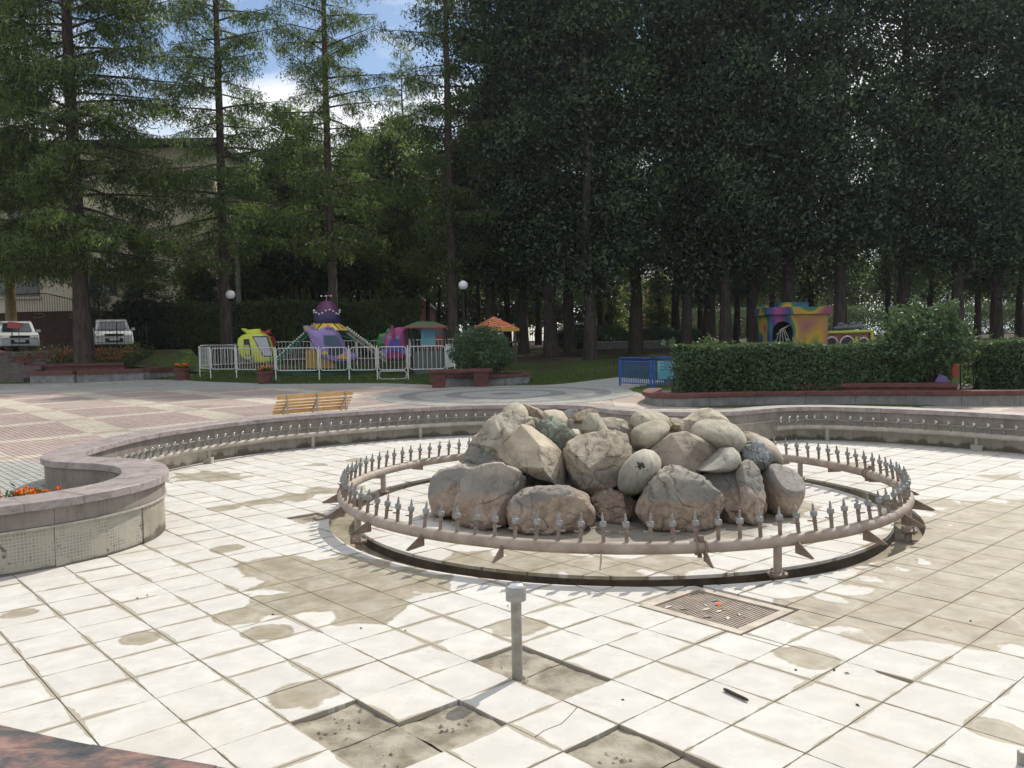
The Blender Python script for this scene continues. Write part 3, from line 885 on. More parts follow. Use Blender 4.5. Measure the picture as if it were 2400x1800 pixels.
# ---------------------------------------------------------------- nozzle ring
ring = thing('nozzle_ring', 'rusty pipe ring with upright nozzles round the boulder pile', 'fountain ring', (RC.x, RC.y, 0))
ZP = .27
ang = lambda a, r, z: Vector((RC.x + r * cos(a), RC.y + r * sin(a), z))
N = 8
for k in range(N):
    a0, a1 = 2 * pi * k / N + .1, 2 * pi * (k + 1) / N + .1
    MB().tube([ang(a0 + (a1 - a0) * q / 22, RP, ZP) for q in range(23)], .052, 16).build('pipe', MT['pipe'], ring, smooth=50)
    for e in ((a1,) if k % 2 else ()):
        mb = MB()
        for d in (-.011, .011):
            mb.tube([ang(e + d - .003, RP, ZP), ang(e + d + .003, RP, ZP)], .066, 14)
        mb.box(ang(e, RP + .02, ZP + .07), (.04, .03, .05)); mb.box(ang(e, RP - .02, ZP - .07), (.03, .04, .04))
        mb.build('clamp', MT['bracket'], ring, smooth=40)
rng = random.Random(21)
def ang_of(px, py): q = gz(px, py, 0); return atan2(q.y - RC.y, q.x - RC.x)
for a in (ang_of(1817, 1342), ang_of(873, 1262), ang_of(2092, 1240), ang_of(858, 1150), ang_of(1830, 1130), 1.35, 2.05):
    mb = MB(); mb.tube([ang(a, RP, -.12), ang(a, RP, ZP - .03)], .035, 12)
    mb.build('support_post', MT['pipe'], ring, smooth=40)
    fl = MB(); c = ang(a, RP, .0); fl.lathe([(.075, -.02), (.085, -.012), (.085, .006), (.075, .012)], c, 12)
    for q in range(4): fl.tube([c + Vector((.07 * cos(q * 1.57 + .4), .07 * sin(q * 1.57 + .4), -.03)), c + Vector((.07 * cos(q * 1.57 + .4), .07 * sin(q * 1.57 + .4), .03))], .01, 6)
    fl.build('flange', MT['bracket'], ring, smooth=40)
for k in range(24):
    a = atan2(-RC.y, -RC.x) - .035 + k * 2 * pi / 24
    r0 = RP + .02; d = Vector((cos(a), sin(a), 0)); w = Vector((-sin(a), cos(a), 0)) * .004
    P = [ang(a, r0, ZP - .02), ang(a, r0 + .03, ZP - .005), ang(a, r0 + .225, ZP - .105), ang(a, r0 + .20, ZP - .118), ang(a, r0, ZP - .11)]
    mb = MB(); m = len(P)
    mb.add([p - w for p in P] + [p + w for p in P], [tuple(range(m))[::-1], tuple(range(m, 2 * m))] + [(q, (q + 1) % m, m + (q + 1) % m, m + q) for q in range(m)])
    mb.build('bracket', MT['bracket'], ring)
NN = 106; proto = None
for k in range(NN):
    a = 2 * pi * k / NN
    if proto is None:
        s = MB(); s.lathe([(.019, 0), (.0165, .01), (.0165, .075), (.02, .078), (.02, .092), (.017, .095), (.0175, .128), (.014, .132)], (0, 0, 0), 10)
        proto = s.build('nozzle', MT['stem'], ring, smooth=40, local=True)
        c = MB(); c.lathe([(.018, .122), (.029, .126), (.03, .162), (.026, .168), (.014, .171), (.0135, .178), (.006, .232), (.003, .234)], (0, 0, 0), 12)
        c.build('cap', MT['nozzle'], proto, smooth=40, local=True)
        l_ = MB(); l_.tube([(.012, 0, .085), (.038, 0, .086)], .007, 6); l_.box((.047, 0, .088), (.022, .006, .012))
        l_.build('valve_lever', MT['nozzle'], proto, smooth=40, local=True)
        o = proto
    else: o = dup(proto, ring)
    lean = radians(7) + rng.uniform(-.05, .05)
    ax = rng.uniform(0, 2 * pi) if rng.random() < .5 else (0 if rng.random() < .5 else pi) - a + pi / 2
    R3 = Matrix.Rotation(a, 4, 'Z') @ Matrix.Rotation(-lean, 4, 'Y') @ Matrix.Rotation(rng.uniform(-.05, .05), 4, 'X') @ Matrix.Rotation(ax - a, 4, 'Z')
    p = ang(a, RP, ZP + .045) - origin_of(ring)
    o.matrix_local = Matrix.Translation(p) @ R3

# ---------------------------------------------------------------- drain grate, post and small litter
gc = grid((GI0 + GI1) / 2, (GJ0 + GJ1) / 2)
gr = thing('drain_grate', 'square steel drain grate sunk in the floor tiles, strewn with leaves', 'drain grate', (gc[0], gc[1], -.03))
L1, L2 = (GI1 - GI0) * TILE, (GJ1 - GJ0) * TILE
Mg = Matrix.Rotation(YAW, 3, 'Z')
def gl(u, v, z): q = Mg @ Vector((u, v, 0)); return Vector((gc[0] + q.x, gc[1] + q.y, z))
fr = MB()
for u, v, w, hh in ((-L1 / 2 + .045, 0, .07, L2 - .02), (L1 / 2 - .045, 0, .07, L2 - .02), (0, -L2 / 2 + .045, L1 - .165, .07), (0, L2 / 2 - .045, L1 - .165, .07)):
    fr.box(gl(u, v, -.014), (w, hh, .038), Mg)
fr.build('frame', simple('grate_frame', (.50, .44, .37), (.36, .30, .24), 6, .7, .2, world=True), gr)
pit = MB(); pit.box(gl(0, 0, -.075), (L1 - .02, L2 - .02, .01), Mg); pit.build('pit_floor', MT['dark'], gr)
nb = int((L2 - .17) / .0235)
src = None
for k in range(nb):
    v = -L2 / 2 + .085 + (L2 - .17) * (k + .5) / nb
    b = MB(); b.box((0, 0, 0), (L1 - .155, .0135, .03))
    o = b.build('slat', MT['grate'], gr, local=True) if src is None else link('slat', src, gr)
    src = src or o.data
    o.location = gl(0, v, -.022) - origin_of(gr); o.rotation_euler = (0, 0, YAW)
lf = [simple('dry_leaf', (.40, .30, .20), (.24, .16, .09), 30, .8, 0), simple('orange_petal', (.62, .16, .02), (.5, .1, .02), 30, .8, 0), simple('pale_litter', (.62, .58, .50), (.5, .46, .4), 30, .8, 0)]
rng = random.Random(8)
for k in range(26):
    u, v = rng.gauss(0, .16), rng.gauss(-.02, .18)
    u = max(-.27, min(.27, u)); v = max(-.33, min(.33, v))
    kind = 1 if k < 2 else (2 if rng.random() < .5 else 0)
    L = rng.uniform(.018, .045); a = rng.uniform(0, 6.28); p = gl(u, v, -.004)
    d = Vector((cos(a), sin(a), 0)) * L; w = Vector((-sin(a), cos(a), 0)) * L * (.5 if kind == 1 else rng.uniform(.12, .45)); up = Vector((0, 0, L * .4))
    mb = MB(); mb.add([p - d, p - d * .2 + w + up * .6, p + d + up * .3, p - d * .1 - w + up * .2, p - d * .2 + up * .1 + w * .1], [(0, 4, 1), (1, 4, 2), (2, 4, 3), (3, 4, 0)])
    o = mb.build('fallen_leaf', lf[kind])
    tag(o, ['curled brown dry leaf lying on the drain grate', 'orange petal lying on the drain grate', 'pale scrap of dry litter lying on the drain grate'][kind], 'leaf' if kind == 0 else ('petal' if kind == 1 else 'litter'), 'leaf litter on the drain grate')
for px, py in ((950, 1478), (846, 1472), (1985, 1578), (1955, 1570), (2275, 1455), (1865, 1570), (345, 1395), (322, 1402), (1460, 1640), (2010, 1652), (640, 1440), (1190, 1420)):
    q = gz(px, py, .003); a = rng.uniform(0, 3.1); d = Vector((cos(a), sin(a), 0)) * rng.uniform(.009, .02); w = Vector((-sin(a), cos(a), 0)) * rng.uniform(.004, .009)
    mb = MB(); mb.add([q - d, q + w, q + d, q - w, q + Vector((0, 0, .007))], [(0, 1, 4), (1, 2, 4), (2, 3, 4), (3, 0, 4), (3, 2, 1, 0)])
    tag(mb.build('dirt_crumb', MT['bark']), 'tiny dark crumb of dirt lying on the pale floor tiles', 'crumb', 'crumbs on the basin floor')
p0 = Vector((*grid(5.1, 8.98), -.034))
post = thing('steel_post', 'short steel post with a shiny round cap standing in a missing tile', 'post', p0)
MB().lathe([(.031, 0), (.031, .50)], p0, 18).build('shaft', MT['post'], post, smooth=40)
MB().lathe([(.04, .485), (.059, .49), (.06, .562), (.054, .572)], p0, 24).build('cap_collar', simple('cap_collar_steel', (.40, .39, .36), (.30, .29, .265), 14, .5, .1, metal=.4), post, smooth=40)
MB().lathe([(.0535, .5722), (.050, .581), (.038, .588), (.018, .592), (.004, .593)], p0, 24).build('cap_top', MT['chrome'], post, smooth=60)
mb = MB()
for k in range(14):
    a = 2 * pi * k / 14; r = rng.uniform(.035, .065); q = p0 + Vector((cos(a) * r, sin(a) * r, .004)); mb.lathe([(.018, -.004), (.014, .012), (.004, .018)], q, 6)
mb.build('mortar_collar', MT['mortar'], post)
s0, s1 = Vector((1.14, 4.55, .012)), Vector((1.23, 4.40, .012))
o = MB().tube([s0, s0.lerp(s1, .1), s0.lerp(s1, .9), s1], [.007, .010, .009, .006], 8).build('wooden_stick', MT['barkl'], None, smooth=40)
tag(o, 'short dark stick lying on a pale floor tile', 'stick')
q = gz(2395, 1792, 0)
o = MB().lathe([(.02, 0), (.02, .06), (.012, .065)], q, 10).build('pipe_stub', MT['post'], None, smooth=40)
tag(o, 'short grey pipe stub rising from the floor tiles', 'pipe')
# ---------------------------------------------------------------- boulder pile
ZA = lambda x, y: (980 + x / 4.366, 920 + y / 4.366)
ZB = lambda x, y: (1400 + x / 4.366, 930 + y / 4.366)
def resample(P, n):
    L = [0.0]
    for a, b in zip(P, P[1:] + P[:1]): L.append(L[-1] + (Vector(b) - Vector(a)).length)
    out = []
    for k in range(n):
        s = L[-1] * k / n; i = bisect.bisect_right(L, s) - 1
        t = (s - L[i]) / max(1e-9, L[i + 1] - L[i]); out.append(Vector(P[i]).lerp(Vector(P[(i + 1) % len(P)]), t))
    return out
def boulder(label, pts, zf, Y, dep, tint=(1, 1, 1), e=.75, soft=2, amp=.03, freq=1.6, rough=.7, planes=(), seed=0, lean=0.0, name='boulder'):
    rng = random.Random(seed)
    W = [at(*zf(x, y), Y) for x, y in pts]; W = [(p.x, p.z) for p in W]
    O = resample(W, 140)
    cw = sum((Vector(p) for p in W), Vector((0, 0))) / len(W); O = [cw + (p - cw) * 1.05 for p in O]
    for _ in range(soft * 2): O = [(O[k - 1] + O[k] * 2 + O[(k + 1) % len(O)]) / 4 for k in range(len(O))]
    c = sum(O, Vector((0, 0))) / len(O); n = len(O); LAY = 56
    zmin = min(p.y for p in O)
    V = []
    for L in range(LAY + 1):
        ph = -pi / 2 + pi * L / LAY
        s = max(cos(ph), 0.0) ** e if 0 < L < LAY else 0.0
        y = (abs(sin(ph)) ** (1 / max(.75, e) if e < 1 else 1)) * (1 if ph > 0 else -1) * dep
        for p in (O if 0 < L < LAY else [c]):
            q = c + (p - c) * s
            V.append(Vector((q.x, Y + y, q.y + lean * y)))
    ctr = Vector((c.x, Y, c.y))
    auto = [Vector((rng.gauss(0, 1), rng.gauss(-.35, 1), rng.gauss(.2, .8))).normalized() for _ in range(planes + 2 if isinstance(planes, int) else 0)]
    PL = [(nv, rng.uniform(.78, .94)) for nv in auto] if isinstance(planes, int) else [(Vector(q[:3]).normalized(), q[3]) for q in planes]
    if planes and not isinstance(planes, int) and rough > .6: pass
    if rough > .6: PL += [(Vector((rng.gauss(0, .6), -rng.uniform(.5, 1.1), rng.gauss(.15, .55))).normalized(), rng.uniform(.60, .86)) for _ in range(8)]
    sd = Vector((seed * 3.7, seed * 1.3, seed * 7.1))
    for v in V:
        d = (v - ctr); r = d.length
        if r < 1e-6: continue
        q = (v + sd) * freq
        a = noise.fractal(q, 1.0, 2.0, 3) * amp * 1.3
        v += d / r * a
    for nv, fr_ in PL:
        sup = max((v - ctr).dot(nv) for v in V) * fr_
        for v in V:
            d = (v - ctr).dot(nv) - sup
            if d > 0: v -= nv * d * .97
    for v in V:
        d = (v - ctr); r = d.length
        if r < 1e-6: continue
        q = (v + sd) * freq
        ridge = (1 - abs(noise.noise(q * 2.3))) ** 5
        a = (-ridge * amp * .45 + noise.fractal(q * 5, .8, 2.1, 5) * amp * .42 - max(0, 1 - abs(noise.noise(q * 3.1 + sd)) * 11) * amp * .55) * min(1, rough)
        v += d / r * a
    zlow = -.0 if True else 0
    for v in V:
        if v.z < 0.004: v.z = .004
    Fs = []
    for L in range(LAY):
        if L == 0:
            for k in range(n): Fs.append((0, 1 + (k + 1) % n, 1 + k))
        elif L == LAY - 1:
            b = 1 + (L - 1) * n; e_ = 1 + (LAY - 1) * n
            for k in range(n): Fs.append((b + k, b + (k + 1) % n, e_))
        else:
            b = 1 + (L - 1) * n
            for k in range(n): Fs.append((b + k, b + (k + 1) % n, b + n + (k + 1) % n, b + n + k))
    base = Vector((c.x, Y, min(v.z for v in V)))
    mb = MB(); mb.add([v - base for v in V], Fs)
    o = mb.build(name, MT['rock'], None, smooth=(80 if rough < .5 else 34), local=True)
    o.location = base; o.color = (*tint, 1); o['roughness_scale'] = float(rough * .9)
    return tag(o, label, 'boulder', 'boulders piled in the fountain')

G_, B_, D_, W_ = (1.0, .99, .95), (1.12, 1.02, .88), (.62, .66, .66), (1.2, 1.14, 1.02)
# lower course, standing on the floor
boulder('blocky grey boulder with a brown foot at the left end of the bottom course', [(135, 870), (220, 800), (420, 755), (640, 745), (700, 900), (660, 1200), (480, 1300), (250, 1270), (150, 1200), (122, 1020)], ZA, 9.35, .5, (.95, .93, .9), .6, 3, .03, 1.5, .75, 5, 1)
boulder('wide boulder with a pale flat top leaning against the blocky left one', [(450, 860), (520, 800), (700, 740), (860, 725), (1010, 790), (1120, 900), (1090, 1080), (960, 1180), (905, 1330), (850, 1420), (690, 1440), (560, 1370), (430, 1340), (350, 1280), (370, 1150), (440, 1000)], ZA, 8.85, .52, (1.02, .96, .88), .62, 1, .035, 1.8, .9, [(-.2, -.5, .85, .8), (.35, -.9, .1, .8), (-.6, -.8, .0, .82)], 2)
boulder('low wide boulder with a dark crown and tan belly at the foot of the pile', [(910, 1210), (960, 1120), (1080, 1020), (1250, 965), (1450, 955), (1620, 990), (1740, 1060), (1800, 1200), (1790, 1330), (1650, 1440), (1400, 1500), (1150, 1510), (1010, 1470), (930, 1350)], ZA, 8.6, .5, (1.0, .92, .85), .7, 2, .035, 1.9, .95, [(.1, -.55, .85, .78), (-.5, -.8, .3, .8), (.6, -.75, -.1, .82)], 3)
boulder('small dark fractured boulder wedged low between two tan-footed ones', [(1760, 1110), (1840, 1030), (2000, 1010), (2150, 1030), (2230, 1130), (2220, 1280), (2100, 1390), (1960, 1350), (1850, 1250)], ZA, 9.0, .4, (.7, .66, .62), .75, 1, .045, 2.4, 1.0, 6, 4)
boulder('big grey-crowned boulder with an orange-brown lower half facing the tall narrow one', [(410, 1170), (440, 1050), (500, 930), (590, 800), (740, 730), (860, 740), (980, 800), (1070, 810), (1190, 920), (1270, 1000), (1275, 1110), (1220, 1270), (1130, 1380), (1000, 1450), (800, 1460), (600, 1400), (470, 1310)], ZB, 8.62, .55, (1.0, .96, .9), .68, 1, .035, 1.7, 1.0, [(.15, -.6, .8, .76), (.8, -.55, .2, .84), (-.6, -.75, .25, .85), (.1, -.9, -.4, .84)], 5)
boulder('saddle-shaped dark boulder beside the tall narrow one', [(1040, 830), (1120, 790), (1260, 800), (1420, 745), (1480, 800), (1500, 1000), (1490, 1250), (1380, 1330), (1260, 1280), (1200, 1100)], ZB, 8.95, .42, (.72, .68, .62), .7, 2, .03, 1.8, .8, 3, 6)
boulder('tall narrow upright boulder with a brown foot', [(1430, 800), (1480, 700), (1560, 655), (1620, 670), (1660, 740), (1690, 880), (1715, 1010), (1680, 1100), (1660, 1250), (1600, 1340), (1520, 1385), (1400, 1360), (1290, 1290), (1270, 1180), (1400, 1080), (1430, 950)], ZB, 8.85, .42, (.98, .94, .87), .68, 2, .03, 1.8, .8, [(.2, -.75, .6, .82), (.8, -.5, .1, .85), (-.5, -.8, .0, .85)], 7)
boulder('mushroom-shaped boulder with grey cap and orange-brown stem at the right end', [(1690, 790), (1740, 710), (1850, 690), (1990, 730), (2070, 800), (2095, 880), (2075, 990), (2010, 1110), (1950, 1240), (1830, 1270), (1740, 1250), (1690, 1100)], ZB, 9.35, .45, (1.0, .95, .9), .72, 3, .02, 1.5, .55, [(.2, -.5, .85, .85)], 8)
boulder('little round stone tucked between the tall narrow boulder and the mushroom-shaped one', [(1655, 1130), (1675, 1060), (1705, 1045), (1728, 1090), (1725, 1160), (1700, 1205), (1665, 1210)], ZB, 9.05, .1, (1.2, 1.0, .85), .9, 3, .008, 3, .4, (), 9)
# middle course
boulder('dark wedge of rock under the big pale boulder on the left', [(430, 740), (470, 640), (540, 560), (700, 560), (860, 640), (860, 760), (700, 790), (500, 770)], ZA, 9.9, .45, (.68, .68, .66), .7, 1, .03, 2, .8, 5, 10)
boulder('big pale rugged boulder with a ridged left shoulder', [(500, 560), (530, 470), (610, 390), (700, 300), (820, 240), (960, 205), (1130, 240), (1290, 290), (1250, 420), (1100, 600), (940, 720), (800, 740), (650, 700), (520, 650)], ZA, 9.95, .62, W_, .66, 1, .045, 1.9, 1.0, [(.1, -.5, .85, .8), (-.6, -.7, .3, .8), (.2, -.95, -.1, .84)], 11)
boulder('angular slab with a bright cream top face leaning across the pile', [(815, 620), (845, 560), (960, 450), (1060, 335), (1160, 345), (1270, 430), (1400, 520), (1490, 650), (1540, 830), (1555, 940), (1400, 920), (1200, 870), (1020, 790), (900, 720), (830, 660)], ZA, 9.25, .46, (1.2, 1.1, .94), .55, 0, .018, 1.6, .75, [(.58, -.25, .77, .62), (-.35, -.9, -.25, .66), (-.7, -.4, .4, .85), (.8, -.6, -.1, .88)], 12)
boulder('dark greenish broken rock behind the cream-topped slab', [(1180, 350), (1260, 290), (1380, 255), (1500, 320), (1580, 420), (1590, 520), (1550, 620), (1490, 660), (1350, 560), (1240, 440)], ZA, 9.8, .4, (.60, .68, .62), .68, 0, .04, 2.2, 1.0, 7, 13)
boulder('great blunt boulder with a diagonal groove in the middle of the pile', [(1495, 590), (1530, 510), (1640, 450), (1760, 410), (1900, 385), (2060, 375), (2170, 420), (2180, 560), (2150, 680), (2080, 800), (2050, 940), (1900, 1010), (1750, 1040), (1630, 990), (1550, 880), (1510, 740)], ZA, 9.35, .55, B_, .62, 1, .035, 1.7, .95, [(.05, -.5, .86, .72), (.45, -.85, -.25, .74), (-.6, -.8, .1, .78), (-.1, -.8, -.6, .82)], 14)
boulder('smooth oval grey boulder with a dark lichen mark standing on end', [(215, 900), (225, 790), (290, 680), (390, 580), (480, 545), (570, 565), (630, 630), (640, 710), (590, 820), (500, 930), (400, 985), (290, 985), (230, 950)], ZB, 8.95, .3, (1.0, 1.0, .92), .95, 4, .006, 1.4, .22, (), 15)
boulder('angular brown slab with split right end leaning under the smooth pale pair', [(540, 560), (640, 470), (760, 385), (910, 360), (1060, 430), (1190, 490), (1280, 545), (1215, 640), (1090, 720), (1000, 785), (860, 740), (650, 750), (590, 650)], ZB, 9.35, .45, (.92, .82, .72), .55, 0, .02, 1.7, .8, [(-.15, -.85, .3, .62), (.5, -.3, .8, .72), (.75, -.6, -.1, .84)], 16)
boulder('small smooth grey boulder with a pale top under the angular brown slab', [(1000, 740), (1130, 660), (1230, 590), (1290, 530), (1380, 520), (1440, 570), (1460, 640), (1430, 710), (1330, 755), (1150, 765)], ZB, 9.2, .36, (.98, .98, .94), .9, 4, .01, 1.6, .3, (), 17)
boulder('smooth egg-shaped boulder lying aslant below the creased one', [(355, 380), (380, 330), (470, 280), (600, 245), (690, 255), (735, 300), (700, 390), (640, 470), (540, 540), (430, 555), (370, 500)], ZB, 9.75, .38, (1.05, 1.0, .86), .92, 4, .01, 1.4, .28, (), 18)
boulder('large smooth pale boulder, dimpled, above the split brown slab', [(985, 340), (1030, 280), (1150, 235), (1300, 240), (1400, 280), (1470, 360), (1500, 440), (1480, 520), (1400, 590), (1250, 570), (1090, 500), (1000, 420)], ZB, 9.75, .5, (1.06, 1.03, .92), .88, 4, .022, 1.7, .35, (), 19)
boulder('tall pale boulder rising behind the large dimpled one', [(832, 300), (860, 250), (960, 200), (1050, 140), (1130, 115), (1220, 140), (1300, 200), (1350, 260), (1250, 380), (1050, 400), (850, 370)], ZB, 10.3, .5, (1.1, 1.03, .88), .75, 2, .02, 1.6, .5, 3, 20)
boulder('blue-grey wrinkled stone propped on the right flank', [(1465, 570), (1490, 500), (1580, 462), (1680, 475), (1740, 540), (1765, 600), (1780, 650), (1730, 720), (1660, 745), (1560, 700), (1480, 650)], ZB, 9.4, .36, (.78, .86, .95), .82, 2, .035, 2.6, 1.0, 4, 21)
boulder('pale rounded boulder behind the blue-grey wrinkled stone', [(1480, 400), (1540, 360), (1640, 390), (1760, 450), (1830, 540), (1865, 620), (1860, 690), (1760, 720), (1600, 700), (1500, 560)], ZB, 10.0, .5, (1.08, 1.0, .88), .78, 3, .02, 1.6, .5, (), 22)
# crest and back
boulder('round dome stone on the left summit', [(840, 235), (880, 170), (950, 120), (1010, 108), (1080, 140), (1115, 190), (1125, 230), (1080, 300), (940, 330), (850, 290)], ZA, 10.6, .4, (1.1, 1.05, .92), .9, 4, .01, 1.5, .3, (), 23)
boulder('brown angular stone behind the summit dome', [(1040, 125), (1110, 125), (1230, 165), (1300, 205), (1350, 270), (1280, 340), (1150, 320), (1050, 250)], ZA, 10.95, .4, (.92, .78, .66), .65, 0, .02, 2, .8, 5, 24)
boulder('smooth cream stone between the brown angular one and the streaked dome', [(1290, 190), (1400, 175), (1480, 195), (1530, 270), (1540, 345), (1470, 400), (1330, 330), (1280, 250)], ZA, 10.6, .38, (1.14, 1.07, .92), .8, 3, .015, 1.6, .4, (), 25)
boulder('small bluish stone peeping out beside the streaked dome', [(1495, 200), (1560, 180), (1620, 175), (1640, 260), (1580, 320), (1520, 300)], ZA, 10.9, .25, (.9, .97, 1.05), .8, 1, .02, 2.5, .8, 4, 26)
boulder('dark streaked dome-shaped boulder on the crest', [(1545, 330), (1590, 230), (1680, 180), (1780, 168), (1850, 200), (1880, 260), (1860, 370), (1700, 420), (1580, 410)], ZA, 10.5, .42, (.70, .60, .48), .82, 3, .02, 2, .7, (), 27)
boulder('smooth triangular grey stone leaning on the streaked dome', [(1670, 370), (1695, 280), (1760, 215), (1830, 215), (1890, 290), (1940, 380), (1900, 430), (1760, 440), (1690, 420)], ZA, 10.1, .3, (.98, .96, .86), .88, 3, .01, 1.6, .25, (), 28)
boulder('pale stone split into flat layers on the crest', [(1880, 275), (1960, 255), (2020, 262), (2100, 278), (2150, 310), (2170, 370), (2120, 420), (1950, 420), (1890, 370)], ZA, 10.5, .36, (1.12, 1.06, .86), .5, 0, .018, 2.4, .9, 3, 29)
boulder('smooth creased boulder on the right crest', [(345, 290), (360, 220), (420, 160), (520, 142), (640, 165), (720, 210), (740, 260), (700, 330), (560, 370), (400, 360)], ZB, 10.45, .42, (1.06, 1.02, .88), .85, 3, .015, 1.6, .35, (), 30)
boulder('small white pebble resting in a gap behind the great blunt boulder', [(1550, 410), (1580, 375), (1640, 378), (1685, 430), (1650, 470), (1570, 470)], ZA, 10.0, .16, (1.3, 1.25, 1.15), .9, 3, .006, 2, .25, (), 31)
boulder('mustard-brown stone showing beside the split brown slab', [(720, 290), (770, 260), (840, 290), (830, 370), (760, 400), (700, 370)], ZB, 10.2, .25, (1.0, .85, .6), .75, 1, .02, 2.5, .9, 3, 32)
# hidden heart of the pile, seen only as dark stone through the gaps
for k, (x, y, z, w, d, h_) in enumerate(((.1, 9.7, .28, .65, .5, .36), (1.1, 9.7, .3, .7, .5, .4), (1.9, 9.6, .3, .6, .5, .36), (.5, 10.7, .3, .7, .5, .38), (1.7, 10.8, .3, .75, .5, .38), (2.5, 10.2, .28, .5, .5, .34), (1.0, 10.4, .68, .7, .45, .3), (1.95, 10.4, .66, .6, .4, .28), (.2, 10.4, .6, .45, .4, .25))):
    f_ = Y0 = y
    zfw = lambda a, b: (a, b)
    P = []
    for q in range(12):
        an = 2 * pi * q / 12; wx, wz = x + w * cos(an), max(.01, z + h_ * sin(an))
        pr = project(Vector((wx, y, wz))); P.append((pr[0], pr[1]))
    boulder('boulder in the shaded heart of the pile, mostly covered by the others', P, zfw, y, d, (.8, .76, .7), .75, 1, .03, 1.8, .9, 4, 60 + k)
# the dark lichen blotch on the oval boulder
# ---------------------------------------------------------------- vegetation
def leaf_axes(rg, n, L, W, down=0.0):
    U = rnd_dirs(rg, n); U[:, 2] -= down; U /= np.linalg.norm(U, axis=1)[:, None]
    R = rnd_dirs(rg, n); V = np.cross(U, R); V /= np.linalg.norm(V, axis=1)[:, None] + 1e-9
    s = rg.uniform(.7, 1.3, (n, 1))
    return U * L * s, V * W * s

def broadleaf(name, seed, H, cb, R, nc, per, L, W, mat, spread=.62, trunk_r=.28, limbs=26, tight=.55):
    rg = np.random.default_rng(seed); rd = random.Random(seed)
    th_ = rg.uniform(0, 1, nc); a = rg.uniform(0, 2 * pi, nc)
    prof = R * (.42 + .58 * np.sin(pi * np.clip(th_, 0, 1) ** .75) ** .8) * (1 - .35 * th_)
    lob = 1 + .22 * np.sin(a * 3 + seed) + .18 * np.sin(th_ * 17 + a * 2 + seed)
    r = prof * lob * rg.uniform(.12, 1, nc) ** tight
    z = cb + (H - cb) * th_
    C = np.stack([r * np.cos(a), r * np.sin(a), z], 1)
    sz = rg.uniform(.6, 1.35, nc)
    off = rg.normal(size=(nc * per, 3)) * np.repeat(sz, per)[:, None] * np.array([spread, spread, spread * .55])
    off[:, 2] -= .28 * np.hypot(off[:, 0], off[:, 1]) ** 1.3
    pts = np.repeat(C, per, 0) + off
    U, V = leaf_axes(rg, len(pts), L, W, .35)
    rad = np.repeat(C * np.array([1, 1, 0]) / (R + .1), per, 0)
    N = off / (np.linalg.norm(off, axis=1)[:, None] + .05) * .7 + rad * .7 + np.array([0, 0, .5]) + rg.normal(size=off.shape) * .35
    crown = quad_mesh(name + '_crown', pts.astype(np.float32), U, V, mat, N)
    mb = MB(); wob = [(rd.uniform(-.12, .12), rd.uniform(-.12, .12)) for _ in range(9)]
    P = [(wob[k][0] * (k > 0), wob[k][1] * (k > 0), H * .93 * k / 8 - (.3 if k == 0 else 0)) for k in range(9)]
    rr = [trunk_r * (1.35 if k == 0 else 1.0) * (1 - k / 8) ** .8 + .03 for k in range(9)]
    mb.tube(P, rr, 9)
    for k in rg.choice(nc, limbs, replace=False):
        e = Vector(C[k]); b = Vector((0, 0, max(cb * .8, e.z - .35 * hypot(e.x, e.y) - 1.2)))
        mb.tube([b, b.lerp(e, .5) + Vector((0, 0, .15)), e], [.085, .05, .015], 5)
    return mb, crown

